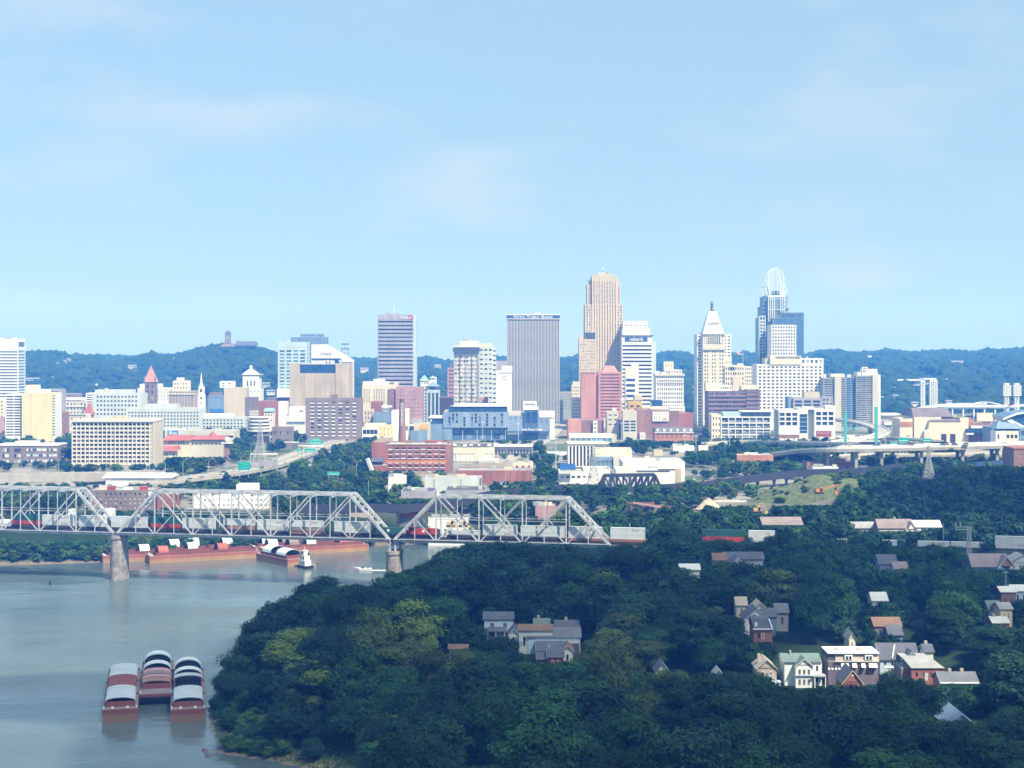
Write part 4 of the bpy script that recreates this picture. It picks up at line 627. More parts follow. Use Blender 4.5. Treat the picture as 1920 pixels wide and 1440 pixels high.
b.tier(1112, 1185, 844, None, 22, 'cream', y=-3, F=W_(11, 1, .36, .42, mb=5, mt=4.5, ml=3, mr=1, g='glassbrown', ind=True)); b.tier(1136, 1184, 841, 844, 16, 'cream', y=1); b.tier(1108, 1150, 858, None, 10, 'bluegrey', y=-14, F=W_(5, 1, .8, .6, g='glasspale', ind=True)); b.tier(1148, 1172, 856, None, 10, 'stone', y=-14)
b = flatshed('white_box_store', 'large white flat warehouse with dark slit, the rear one of two', 1168, 1284, 866, 1120, 40, 'white', 880, roof='roofwhite'); b.tier(1266, 1277, 879, None, 6, 'tan', y=-5)
b = flatshed('white_box_store', 'large white flat warehouse with four small windows, nearer the rail viaduct', 1155, 1266, 880, 1060, 26, 'white', 905, roof='roofwhite', F=W_(14, 1, .22, .32, mb=4, mt=2, g='glassgrey', ind=True, skipc=(0, 1, 5, 6, 7, 8, 9, 10, 11, 12, 13)))
for (a, c, yy) in ((1194, 1256, 882.5), (1234, 1266, 879.5)): b.box('slit', a, c, yy, yy + 1.4, -.3, -.02, 'glassbrown')
b = flatshed('white_office', 'white low office with row of grey windows under blue sign', 1048, 1112, 884, 1075, 22, 'white', 905, F=W_(6, 2, .6, .3, mb=.5, g=['glassgrey', 'blind'], ind=True)); b.tier(1094, 1144, 879, None, 24, 'white', y=6)
b = B('blue_billboard', 'bright blue blank panel on the white low office', 1050, 1080, 1070, vis=882, cat='billboard', foot=0, zb=Z(883, 1070)); b.box('panel', 1050, 1079, 869.5, 881, 0, 1, 'blue'); b.box('post', 1056, 1057, 881, 883.2, .2, .8, 'grey'); b.box('post', 1072, 1073, 881, 883.2, .2, .8, 'grey')
b = B('lattice_hotel', 'eleven storey hotel with white lattice of balconies and beige end wall', 134, 305, 1230, vis=868)
b.tier(135, 280, 791, None, 34, 'cream', y=1.2, F=W_(18, 10, .86, .62, mb=1.5, mt=.4, m=.2, g=['glassbrown', 'glass', 'purple', 'glassbrown', 'glass', 'purple', 'glassgrey', 'fawn'], ind=True, dp=1.4), parapet=0)
H = b.z(791); mull = MB().box(-.28, .28, -.7, -.02, 0, H).mesh('mullion', 'white'); x0, x1 = b.x(134.8), b.x(280)
for k in range(19): obj('mullion', mull, b.root, (x0 + (x1 - x0) * k / 18, 1.2, 0))
b.tier(280, 286.5, 790, None, 34, 'beige', y=.6, F=W_(1, 10, .7, .5, g='beige')); b.tier(286.5, 288, 790, None, 34, 'beige', y=0); b.box('cornice', 133.5, 288.5, 788.6, 791, -.4, 35, 'cream'); b.tier(205, 236, 781, 789, 14, 'tan', y=10, name='penthouse'); b.tier(182, 204, 784, 789, 10, 'paleblue', y=14, name='penthouse')
b = B('grey_office', 'long low grey office with white window panels and beige roof hut', -10, 108, 1250, vis=862)
b.tier(-10, 108, 835.5, None, 26, 'brown', F=W_(1, 3, .99, .2, g='brown', dp=.1)); 
for j in range(3):
    yy = 841 + j * 10.5
    for k in range(15): b.box('window', 50 + k * 3.8, 53 + k * 3.8, yy, yy + 4.6, -.3, -.02, R.choice(('white', 'paleblue', 'glassgrey', 'white')))
    for (a, n) in ((5, 3), (27, 3)):
        for k in range(n): b.box('window', a + k * 4, a + 3.2 + k * 4, yy, yy + 6, -.3, -.02, R.choice(('white', 'glass', 'blind')))
b.tier(28, 67, 827.5, 835.5, 12, 'cream', y=6, name='penthouse'); b.box('roof_rim', -10, 108.4, 834, 836, -.5, 26.5, 'white')
b = B('red_roof_motel', 'cream motel with red tiled roofs and arched openings beside the lattice hotel', 303, 420, 1300, vis=855)
b.tier(305, 356, 824, None, 20, 'cream', F=W_(9, 1, .4, .6, mb=11, mt=.4, m=2, g='glass', ind=True, skipc=(0, 4, 8)), parapet=0); b.tier(356, 418, 826, None, 22, 'stone', y=6, F=W_(8, 1, .5, .4, mb=10, mt=2), parapet=0)
part(b.root, 'red_roof', MB().frustum(b.x(303), b.x(358), -2, 22, b.z(825.6), b.x(311), b.x(352), 6, 14, b.z(817)), 'redroof'); part(b.root, 'red_roof', MB().frustum(b.x(352), b.x(420), 4, 30, b.z(825), b.x(360), b.x(412), 12, 22, b.z(819)), 'redroof')
b.tier(302, 336, 844, None, 10, 'cream', y=-12, F=W_(5, 1, .3, .4, g='glassbrown', ind=True, skipc=(2,)), parapet=0); part(b.root, 'red_roof', MB().frustum(b.x(300), b.x(340), -14, -1, b.z(844), b.x(303), b.x(338), -3, -2, b.z(835)), 'redroof'); part(b.root, 'turret_roof', MB().cyl((b.x(393), 14, b.z(820)), (b.x(393), 14, b.z(810)), 4, .2, 8), 'redroof')
b = B('parking_block', 'pale parking block with dark slit and blue sign behind the motel', 307, 440, 1400, vis=817)
b.tier(309, 345, 806, None, 20, 'palegreen'); b.tier(337, 440, 808, None, 26, 'stone', y=.8, F=W_(2, 1, .94, .3, mb=9, mt=2, g='glass', ind=True)); b.tier(316, 345, 804, 806, 10, 'white', y=3)
b.box('sign_board', 314.5, 333.5, 807.5, 816, -.6, -.02, 'blue'); b.text('Blue', 324, 811.8, 15, 4, -.7, 'whitepaint', bold=.06, name='sign_lettering')
# arena, ball park, right hand side
b = B('arena', 'cream arena with dusky purple hipped roofs beside the highway', 1686, 1860, 1480, vis=822)
b.tier(1687, 1711, 785, None, 30, 'cream', F=W_(1, 1, .5, .24, ml=5, mr=2, mb=6, mt=14, g='glassblue', ind=True)); b.box('brick_band', 1687.4, 1710.6, 791, 800, -.3, -.02, 'orange'); b.tier(1714, 1765, 782, None, 60, 'cream', y=1, parapet=.4); b.tier(1741, 1813, 789, None, 50, 'cream', y=-1.2, F=W_(2, 1, .62, .96, mb=0, mt=12, ml=10, mr=9, g=['fawn', 'glassbrown'], ind=True)); b.tier(1800, 1816, 783, None, 40, 'cream', y=.5)
part(b.root, 'hip_roof', MB().frustum(b.x(1713), b.x(1790), 2, 50, b.z(782), b.x(1716), b.x(1784), 14, 30, b.z(767)), 'purple'); part(b.root, 'hip_roof', MB().frustum(b.x(1740), b.x(1801), -2, 20, b.z(789), b.x(1757), b.x(1781), 8, 12, b.z(781)), 'purple'); part(b.root, 'step_wall', MB().prism([(b.x(1731), 0), (b.x(1731), b.z(808)), (b.x(1738), b.z(804)), (b.x(1741), b.z(789)), (b.x(1741), 0)], 'y', -4, .9), 'stone')
b.tier(1813, 1858, 793, None, 30, 'brick', y=2, F=W_(6, 2, .6, .3, mb=8)); b.tier(1813, 1826, 786, 793, 20, 'orange', y=3); b.tier(1821, 1846, 798, 803, 6, 'white', y=-2); b.tier(1812, 1845, 804, 812, 10, 'glassblue', y=-4); b.tier(1812, 1826, 812, 815, 12, 'white', y=-5); b.tier(1845, 1858, 798, None, 10, 'paleblue', y=-2, F=W_(3, 3, .7, .6, g='glasspale'))
b = B('ballpark', 'white ball park with long truss roofline and glazed stands', 1655, 1935, 1760, vis=775)
b.tier(1655, 1687, 779, None, 30, 'cream'); b.box('roof_slab', 1652, 1692, 776.5, 779, -3, 30, 'white'); b.tier(1648, 1676, 788, None, 20, 'lilac', y=-30, F=W_(6, 3, .6, .5, g=['white', 'glassgrey'])); b.box('balcony', 1658, 1676, 791, 797, -31, -30, 'white')
for i, (a, c, y1, y2) in enumerate(((1700, 1730, 775, 765), (1730, 1763, 765, 761), (1763, 1900, 761, 762), (1900, 1960, 762, 757))): part(b.root, 'roof_truss', MB().beam((b.x(a), 4, b.z(y1)), (b.x(c), 4, b.z(y2)), 3, 2.6), 'steelwhite')
pts = [(1692, 776), (1710, 768), (1735, 762), (1760, 759), (1800, 757), (1850, 757)]
for i in range(5): part(b.root, 'roof_truss', MB().beam((b.x(pts[i][0], 40), 40, b.z(pts[i][1], 40)), (b.x(pts[i + 1][0], 40), 40, b.z(pts[i + 1][1], 40)), 1.6), 'steelwhite')
for k in range(7): px = 1785 + k * 20; b.box('column', px, px + 2.4, 762, 790, 4, 5.4, 'steelwhite')
b.box('seating', 1770, 1896, 764, 766, 8, 30, 'bluegrey'); b.tier(1770, 1896, 782, None, 30, 'lilac', y=6, F=W_(14, 2, .6, .4, mb=14)); b.tier(1832, 1862, 774, 790, 20, 'cream', y=0); b.box('red_sign', 1891, 1898, 758, 761, 0, 1, 'red')
pts = [(1838, 757), (1850, 755), (1865, 755.5), (1880, 758.5), (1896, 763)]
for i in range(4): part(b.root, 'arch', MB().beam((b.x(pts[i][0]), 20, b.z(pts[i][1])), (b.x(pts[i + 1][0]), 20, b.z(pts[i + 1][1])), 1), 'steelwhite')
def lattice(root, x, y, z0, z1, w0, w1, n, t, m, name='leg'):
    for sx in (-1, 1):
        for sy in (-1, 1): part(root, name, MB().beam((x + sx * w0, y + sy * w0, z0), (x + sx * w1, y + sy * w1, z1), t), m)
    mb = MB()
    for k in range(n):
        a, c = k / n, (k + 1) / n; za, zc = z0 + (z1 - z0) * a, z0 + (z1 - z0) * c; wa, wc = w0 + (w1 - w0) * a, w0 + (w1 - w0) * c
        for s in (-1, 1):
            mb.beam((x - wa, y + s * wa, za), (x + wc, y + s * wc, zc), t * .6); mb.beam((x + wa, y + s * wa, za), (x - wc, y + s * wc, zc), t * .6)
            mb.beam((x + s * wa, y - wa, za), (x + s * wc, y + wc, zc), t * .6); mb.beam((x - wc, y + s * wc, zc), (x + wc, y + s * wc, zc), t * .6)
    o = part(root, 'lattice_bracing', mb, m); o['kind'] = 'stuff'
for (px, y0, y1, w, hd, lb) in ((1730, 763, 717, 2.4, 0, 'white stadium light tower, alone left of the pair by the arena roof'), (1746, 762, 716, 1.9, 0, 'white stadium light tower, left of the close pair over the arena roof'), (1754, 762, 716, 1.9, 0, 'white stadium light tower, right of the close pair over the arena roof'), (1887, 762, 722, 2.6, 1, 'stadium light tower with stacked lamp bank, left of the right hand pair'), (1906, 762, 722, 2.6, 1, 'stadium light tower with stacked lamp bank, right of the right hand pair')):
    d = 1800; zb = 45; t = thing('light_tower', lb, 'light tower', (X(px, d), d, zb), 'stadium light towers'); lattice(t, 0, 0, Z(y0, d) - zb - 12, Z(y1, d) - zb, w * .75, w * .75, 7, .9, 'steelwhite')
    part(t, 'head', MB().box(-w, w, -w, w, Z(y1, d) - zb, Z(y1, d) - zb + 2.2), 'white')
    if hd:
        for k in range(5): part(t, 'lamp_bank', MB().box(-4.4, 4.4, -3.4, -2.4, Z(y1 + 4 + k * 4, d) - zb, Z(y1 + 1.6 + k * 4, d) - zb), 'white')
        for s in (-1, 1): part(t, 'bank_post', MB().box(s * 4 - .4, s * 4 + .4, -2.3, -1.5, Z(y1 + 20, d) - zb, Z(y1, d) - zb), 'steelwhite')
for (p0, p1, yy, lb) in ((1664, 1727, 714, 'flat pale rooftop on the far hill left of the light towers'), (1733, 1776, 712, 'flat pale rooftop on the far hill above the close light towers')):
    d = 2700; b = B('hillside_building', lb, p0, p1, d, zb=Z(yy + 9, d), foot=0, group='pale hillside buildings'); b.tier(p0, p1, yy, None, 30, 'stone', F=W_(9, 1, .6, .5, mb=1, mt=4, g=['glassgrey', 'white'])); b.box('roof_slab', p0 - 1, p1 + 2, yy - 2, yy, -3, 30, 'white')
b = B('stadium_stand', 'curved blue glass stadium stand with white ribs at the right edge', 1868, 1960, 1400, vis=828, cat='stadium')
part(b.root, 'glass_shell', MB().prism([(b.x(1888), b.z(790)), (b.x(1886), b.z(782)), (b.x(1905), b.z(776)), (b.x(1935), b.z(772)), (b.x(1960), b.z(772)), (b.x(1960), b.z(802)), (b.x(1915), b.z(802))], 'y', 0, 40), 'glassblue')
for (a, y1, c, y2) in ((1880, 786, 1905, 776), (1905, 776, 1945, 770), (1888, 788, 1916, 803), (1893, 787, 1925, 803)): part(b.root, 'rib', MB().beam((b.x(a), -1.2, b.z(y1)), (b.x(c), -1.2, b.z(y2)), 1.5), 'steelwhite')
b.tier(1861, 1935, 802, None, 30, 'bluegrey', y=-2, F=W_(7, 2, .7, .5, mb=4, g=['glassblue', 'glasspale']), roof='slate'); b.tier(1867, 1885, 808, None, 16, 'white', y=-12, F=W_(2, 2, .4, .5, g='glass', skipc=(1,))); b.tier(1885, 1910, 808, None, 14, 'cream', y=-8, F=W_(3, 2, .7, .4, g='glass', ind=True)); part(b.root, 'canopy_roof', MB().frustum(b.x(1862), b.x(1912), -8, 14, b.z(803), b.x(1872), b.x(1900), 0, 8, b.z(790)), 'bluegrey')
b = B('warehouse', 'plain red brick warehouse under the viaduct at the right edge', 1901, 1990, 1120, vis=866); b.tier(1901, 1990, 842, None, 24, 'brick', F=W_(4, 3, .3, .2, g=['blind', 'glass'])); b.box('parapet_band', 1900, 1990, 840, 842, -.4, 24, 'redbrick')
# ------------------------------------------------------------------ roads, freeway, viaducts
def ribbon(name, pts, w, m, z_off=None, thick=1.2, parapet=None, kind='structure', par='white'):
    P = []; n = len(pts)
    for k in range(n - 1):
        for t in np.linspace(0, 1, 9)[:-1]:
            p0, p1, p2, p3 = (np.array(pts[max(0, min(n - 1, k + j))], float) for j in (-1, 0, 1, 2)); P.append(.5 * (2 * p1 + (p2 - p0) * t + (2 * p0 - 5 * p1 + 4 * p2 - p3) * t * t + (3 * p1 - p0 - 3 * p2 + p3) * t ** 3))
    P.append(np.array(pts[-1], float)); mb = MB(); pbs = [MB(), MB()]
    L, Rr = [], []
    for k, p in enumerate(P):
        t = P[min(k + 1, len(P) - 1)] - P[max(k - 1, 0)]; nn = np.array([t[1], -t[0]]) / (np.hypot(t[0], t[1]) + 1e-9)
        L.append((p[0] - nn[0] * w / 2, p[1] - nn[1] * w / 2, p[2])); Rr.append((p[0] + nn[0] * w / 2, p[1] + nn[1] * w / 2, p[2]))
    for k in range(len(P) - 1):
        a, b_, c, e = L[k], L[k + 1], Rr[k + 1], Rr[k]; dn = lambda q: (q[0], q[1], q[2] - thick)
        mb.q([a, b_, c, e]); mb.q([dn(a), dn(b_), dn(c), dn(e)]); mb.q([a, b_, dn(b_), dn(a)]); mb.q([e, c, dn(c), dn(e)])
        if parapet:
            up = lambda q: (q[0], q[1], q[2] + parapet)
            for (u, v, s) in ((a, b_, 1), (e, c, -1)):
                pb = pbs[s < 0]
                pb.q([u, v, up(v), up(u)])
                tt = np.array(v[:2]) - np.array(u[:2]); nn = np.array([tt[1], -tt[0]]) / (np.hypot(*tt) + 1e-9) * .35 * s; o_ = lambda q: (q[0] + nn[0], q[1] + nn[1], q[2])
                pb.q([o_(u), o_(v), up(o_(v)), up(o_(u))]); pb.q([up(u), up(v), up(o_(v)), up(o_(u))])
    return mb, pbs, P
def W(px, py, z): d = FOC * (CAMZ - z) / (py - HY); return (X(px, d), d, z)
FRE = [W(262, 909, 19.5), W(340, 899, 20.3), W(430, 887, 21.3), W(505, 872, 22), W(560, 853, 22.3), W(600, 838, 22.3), W(650, 824, 22.3)]
mb, pb, P1 = ribbon('freeway', FRE, 21, 'road', thick=1.2, parapet=1); fo = structure('freeway', mb, 'road'); [part(fo, 'parapet', q, 'concrete') for q in pb]
lines = MB()
for off in (-6.6, -3.4, 3.4, 6.6):
    for k in range(len(P1) - 1):
        if k % 2: continue
        p, q_ = P1[k], P1[k + 1]; t = (q_ - p)[:2]; t /= np.hypot(*t); nn = np.array([t[1], -t[0]]); a = p[:2] + nn * off; c = a + (q_ - p)[:2] * .4
        lines.q([(a[0] - nn[0] * .12, a[1] - nn[1] * .12, p[2] + .03), (a[0] + nn[0] * .12, a[1] + nn[1] * .12, p[2] + .03), (c[0] + nn[0] * .12, c[1] + nn[1] * .12, q_[2] + .03), (c[0] - nn[0] * .12, c[1] - nn[1] * .12, q_[2] + .03)])
part(fo, 'lane_marking', lines, 'whitepaint', kind='stuff')
med = MB()
for k in range(len(P1) - 1): a, c = P1[k], P1[k + 1]; med.beam((a[0], a[1], a[2] + .45), (c[0], c[1], c[2] + .45), .6, .9)
part(fo, 'median_barrier', med, 'concrete')
RAMP = [W(-60, 893, 24), W(80, 890, 24), W(200, 888, 23), W(300, 884, 22)]
mb, pb, _ = ribbon('ramp', RAMP, 12, 'road', thick=4.5, parapet=1.1); o = structure('ramp_road', mb, 'concrete'); [part(o, 'parapet', q, 'concrete') for q in pb]
RAMP2 = [W(-60, 909, 19), W(20, 908, 19), W(90, 906, 18.5), W(140, 904, 18)]
mb, pb, _ = ribbon('ramp', RAMP2, 11, 'road', thick=4, parapet=1.1); o = structure('ramp_road', mb, 'concrete'); [part(o, 'parapet', q, 'concrete') for q in pb]
mb, pb, _ = ribbon('street', [W(925, 935, 16.2), W(940, 905, 17.2), W(948, 880, 19), W(955, 860, 20.4), W(1020, 825, 20.6), W(1040, 808, 20.6), W(1056, 790, 20.6)], 13, 'asphalt', thick=.6); structure('street', mb, 'road')
mb, pb, _ = ribbon('street', [W(1316, 870, 20.6), W(1318, 840, 20.6), W(1316, 815, 20.6), W(1310, 790, 20.6), W(1306, 775, 20.6)], 16, 'asphalt', thick=.6); structure('street', mb, 'asphalt')
mb = MB(); q4 = [W(1262, 905, 16.6), W(1350, 900, 16.6), W(1362, 856, 20.5), W(1275, 858, 20.5)]; mb.q(q4); q5 = [(x, y, z - .5) for x, y, z in q4]
for k in range(4): mb.q([q4[k], q4[(k + 1) % 4], q5[(k + 1) % 4], q5[k]])
structure('parking_lot', mb, 'asphalt')
def viaduct(name, label, pts, w, m, pm, thick, par, colx, zg=None, colm='concrete', cw=2.2, cat='viaduct'):
    mb, pb, P = ribbon('x', pts, w, m, thick=thick, parapet=par); t = thing(name, label, cat, tuple(P[0]) if False else (0, 0, 0)); part(t, 'deck', mb, m); [part(t, 'parapet', q, pm) for q in pb]
    for px in colx:
        p = min(P, key=lambda q: abs(PX(q[0], q[1]) - px)); z0 = ground(p[0], p[1]) - .5
        for s in (-1, 1): part(t, 'column', MB().box(p[0] - cw / 2, p[0] + cw / 2, p[1] + s * w * .3 - cw / 2, p[1] + s * w * .3 + cw / 2, z0, p[2] - thick), colm)
        part(t, 'pier_cap', MB().box(p[0] - cw * .7, p[0] + cw * .7, p[1] - w * .45, p[1] + w * .45, p[2] - thick - 1.4, p[2] - thick + .3), colm)
    return t
viaduct('highway_viaduct', 'cream highway viaduct on tall columns crossing before the arena', [W(1445, 858, 22), W(1490, 848, 30), W(1560, 841, 36), W(1680, 838.5, 37), W(1800, 835.5, 38), W(1960, 831, 39)], 22, 'concrete', 'white', 2.2, 1.3, (1552, 1604, 1652, 1724, 1800, 1860, 1897))
viaduct('highway_ramp', 'lower pale ramp under the highway viaduct, upper of two', [W(1560, 856, 27), W(1640, 853, 28), W(1760, 852, 28), W(1960, 850, 28)], 10, 'concrete', 'stone', 1.4, 1, (1580, 1690, 1780, 1850))
viaduct('highway_ramp', 'lowest pale ramp beneath the highway viaduct', [W(1570, 864, 23), W(1640, 860, 24), W(1720, 861, 24), W(1800, 866, 23)], 10, 'concrete', 'stone', 1.4, 1, (1600, 1700))
viaduct('shade_tinted_viaduct', 'dark blue steel viaduct in shade right of the pylon', [W(1770, 872, 24), W(1850, 866, 26), W(1960, 861, 27)], 12, 'navy', 'navy', 3, 1.2, (1790, 1845, 1880))  # navy deck and parapets: shade put into the colour of this lower deck
viaduct('highway_ramp', 'grey curving ramp behind the turquoise bridge posts', [W(1545, 832, 30), W(1620, 822, 32), W(1655, 812, 34), W(1640, 800, 36), W(1600, 790, 37), W(1556, 786, 37)], 12, 'concrete', 'white', 1.6, 1, (1570, 1630, 1650))
viaduct('highway_ramp', 'long grey approach ramp along the foot of the glass apartments', [W(1320, 833, 26), W(1400, 828, 28), W(1500, 830, 30), W(1600, 833, 32)], 14, 'concrete', 'stone', 1.8, 1.2, (1340, 1390, 1440, 1500))
viaduct('highway_ramp', 'grey straight ramp passing left of the arena wall', [W(1570, 820, 26), W(1620, 818, 27), W(1690, 822, 28), W(1760, 828, 30)], 10, 'concrete', 'white', 1.4, 1, (1585, 1640, 1700))
viaduct('highway_ramp', 'short grey ramp at the foot of the white grid office', [W(1500, 826, 24), W(1560, 825, 25), W(1640, 827, 26), W(1720, 832, 28)], 9, 'concrete', 'stone', 1.4, 1, (1520, 1600, 1670))
viaduct('rail_viaduct', 'dark steel rail viaduct rising past the grassy mound', [W(1240, 912, 22), W(1300, 909, 22), W(1360, 902, 23), W(1430, 892, 24), W(1520, 884, 25), W(1600, 882, 25), W(1660, 877, 25), W(1710, 868, 26), W(1745, 860, 27)], 5.5, 'darksteel', 'darksteel', 3.2, 1.2, (1270, 1300, 1330, 1360, 1390, 1420, 1450, 1480, 1510, 1545, 1590, 1625, 1650, 1680), colm='darksteel', cw=1.2)
viaduct('rail_viaduct', 'dark low rail viaduct passing behind the silver truss bridge', [W(560, 951, 22), W(700, 950, 22), W(820, 946, 22), W(940, 922, 22), W(1060, 913, 22), W(1130, 915, 22)], 5.5, 'darksteel', 'darksteel', 3, 1.2, (600, 650, 700, 745, 790, 980, 1060), colm='darksteel', cw=1.2)
# short dark truss bridge in line with the rail viaduct
def truss_side(t, p, q_, z0, z1, n, wd, m, inset=1):
    P = [Vector(p) + (Vector(q_) - Vector(p)) * k / n for k in range(n + 1)]; lo = [(v.x, v.y, z0) for v in P]; hi = [(v.x, v.y, z1) for v in P]
    part(t, 'bottom_chord', MB().beam(lo[0], lo[-1], wd, wd * 1.3), m); part(t, 'top_chord', MB().beam(hi[inset], hi[n - inset], wd, wd * 1.2), m)
    part(t, 'end_post', MB().beam(lo[0], hi[inset], wd), m); part(t, 'end_post', MB().beam(lo[n], hi[n - inset], wd), m)
    for k in range(inset, n - inset + 1): part(t, 'vertical', MB().beam(lo[k], hi[k], wd * .6), m)
    for k in range(inset, n - inset):
        a, c = (hi[k], lo[k + 1]) if k < n / 2 else (lo[k], hi[k + 1]); part(t, 'diagonal', MB().beam(a, c, wd * .6), m)
    return lo, hi
t = thing('truss_bridge', 'short black steel truss bridge before the white warehouses', 'truss bridge', (0, 0, 0))
A_, B_ = W(1122, 921, 18.5), W(1240, 916, 19.5)
for off in (0, 8): truss_side(t, (A_[0], A_[1] + off, 0), (B_[0], B_[1] + off, 0), 19.5, 28.2, 10, 1.3, 'darksteel')
part(t, 'deck', MB().beam((A_[0], A_[1] + 4, 18.6), (B_[0], B_[1] + 4, 18.6), 8, 1.6), 'darksteel'); part(t, 'girder', MB().beam((A_[0], A_[1] - .9, 18.8), (B_[0], B_[1] - .9, 18.8), .5, 2.6), 'darksteel')
for px in (1130, 1208): p = W(px, 921, 18); part(t, 'pier', MB().box(p[0] - 2.5, p[0] + 2.5, p[1], p[1] + 7, ground(p[0], p[1]) - 1, 17.8), 'pierstone')
VIS.append((1120, 1245, 926, 1000)); VIS += [(1250, 1600, 905, 1000), (330, 470, 898, 1000), (430, 560, 880, 1100), (500, 640, 850, 1250), (-10, 120, 903, 1100), (120, 215, 896, 1100), (1540, 1930, 872, 1050), (1262, 1350, 903, 1000), (940, 962, 905, 1000), (1262, 1330, 880, 1200)]
for i in range(len(FRE) - 1): FOOT.append((min(FRE[i][0], FRE[i + 1][0]) - 22, max(FRE[i][0], FRE[i + 1][0]) + 22, min(FRE[i][1], FRE[i + 1][1]) - 14, max(FRE[i][1], FRE[i + 1][1]) + 14))
mb = MB(); cx_, cy_ = X(1522, 985), 985          # grassy mound
mx = np.linspace(-42, 42, 61); my = np.linspace(-24, 24, 31)
for j, yy in enumerate(my):
    for i, xx in enumerate(mx):
        r = math.hypot(xx / 42, yy / 24); h = 12.6 * max(0, 1 - r * r) ** .9 * (1 + .3 * xx / 42) * (1 + .10 * math.sin(xx * .21 + 1)) + .9 * R.random() * max(0, 1 - r); mb.v.append((cx_ + xx, cy_ + yy, ground(cx_ + xx, cy_ + yy) - .6 + h))
for j in range(30):
    for i in range(60): k = j * 61 + i; mb.f.append((k, k + 1, k + 62, k + 61)); mb.m.append(0)
gmm = mat('mound_grass', (.13, .145, .065), .95, .5, .35, dirt=(.04, .07, .025)); o = structure('grass_mound', mb, gmm); VIS.append((1440, 1585, 922, 960)); FOOT.append((cx_ - 26, cx_ + 38, 966, 1005))
# ------------------------------------------------------------------ the silver railway truss bridge, its piers and the train
UX, UY = .9815, -.1915; A0 = Vector((X(216, 770), 770, 0)); U = Vector((UX, UY, 0)); N_ = Vector((-UY, UX, 0)); ZB, ZT = 22.4, 43.2; PAN = 9.72
def bp(t, off=0, z=0): v = A0 + U * t + N_ * off; return Vector((v.x, v.y, z))
def tpx(px): k = (px - CX) / FOC; return (k * A0.y - A0.x) / (UX - k * UY)          # distance along the track of a column of the photograph
br = thing('railway_bridge', 'long silver grey steel truss railway bridge across the river', 'bridge', tuple(bp(0, 4, 0)))
br.location = (0, 0, 0)
def member(name, a, c, w, h=None): part(br, name, MB().beam(a, c, w * .84, h and h * .84), 'steel')
for (t0, npan, pn) in ((-14 * PAN - .8, 14, PAN), (.8, 14, PAN), (14 * PAN + 2.4, 10, 10.15)):
    for off in (0, 9.5):
        lo = [bp(t0 + pn * k, off, ZB) for k in range(npan + 1)]; hi = [bp(t0 + pn * k, off, ZT) for k in range(npan + 1)]; md = [bp(t0 + pn * k, off, (ZB + ZT) / 2) for k in range(npan + 1)]
        for k in range(npan): member('bottom_chord', lo[k], lo[k + 1], .9, 1.5)
        for k in range(2, npan - 2): member('top_chord', hi[k], hi[k + 1], 1.0, 1.3)
        member('end_post', lo[0], hi[2], 1.2, 1.4); member('end_post', lo[npan], hi[npan - 2], 1.2, 1.4)
        for k in range(1, npan):
            if k % 2 == 0: member('vertical', lo[k], hi[k], .7)
            else: member('sub_vertical', lo[k], md[k] if k in (1, npan - 1) else hi[k], .45)
        for k in range(2, npan - 2, 2):
            if k < npan / 2: member('diagonal', hi[k], lo[k + 2], .75); member('sub_strut', lo[k], md[k + 1], .5)
            else: member('diagonal', lo[k], hi[k + 2], .75); member('sub_strut', lo[k + 2], md[k + 1], .5)
        member('sub_strut', md[1], lo[2], .5); member('sub_strut', md[npan - 1], lo[npan - 2], .5)
        m_ = npan // 2 if (npan // 2) % 2 == 0 else npan // 2 - 1
        member('diagonal', lo[m_], hi[min(m_ + 2, npan - 2)], .4)
        for k in range(2, npan - 2): member('middle_strut', md[k], md[k + 1], .22, .3)
    for k in range(2, npan - 2):
        a, c = t0 + pn * k, t0 + pn * (k + 1); member('top_brace', bp(a, 0, ZT), bp(c, 9.5, ZT), .35); member('top_brace', bp(a, 9.5, ZT), bp(c, 0, ZT), .35); member('cross_strut', bp(a, 0, ZT - 1), bp(a, 9.5, ZT - 1), .4, 1.6)
    for (ka, kc) in ((0, 2), (npan, npan - 2)):
        for j in range(3, 9):
            f, g_ = j / 9, (j + 1) / 9; pf = lambda q, off: bp(t0 + pn * (ka + (kc - ka) * q), off, ZB + (ZT - ZB) * q)
            member('portal_lattice', pf(f, 0), pf(g_, 9.5), .3); member('portal_lattice', pf(f, 9.5), pf(g_, 0), .3)
        member('portal_strut', pf(.35, 0), pf(.35, 9.5), .8); member('portal_strut', pf(1, 0), pf(1, 9.5), .9)
    part(br, 'deck', MB().beam(bp(t0, 4.75, ZB + .5), bp(t0 + pn * npan, 4.75, ZB + .5), 8.4, 1.1), 'darksteel'); part(br, 'walkway', MB().beam(bp(t0, -.9, ZB + .75), bp(t0 + pn * npan, -.9, ZB + .75), .9, .25), 'steel')
    for off in (4.0, 5.5): part(br, 'rail', MB().beam(bp(t0, off, ZB + 1.2), bp(t0 + pn * npan, off, ZB + 1.2), .12, .2), 'rail')
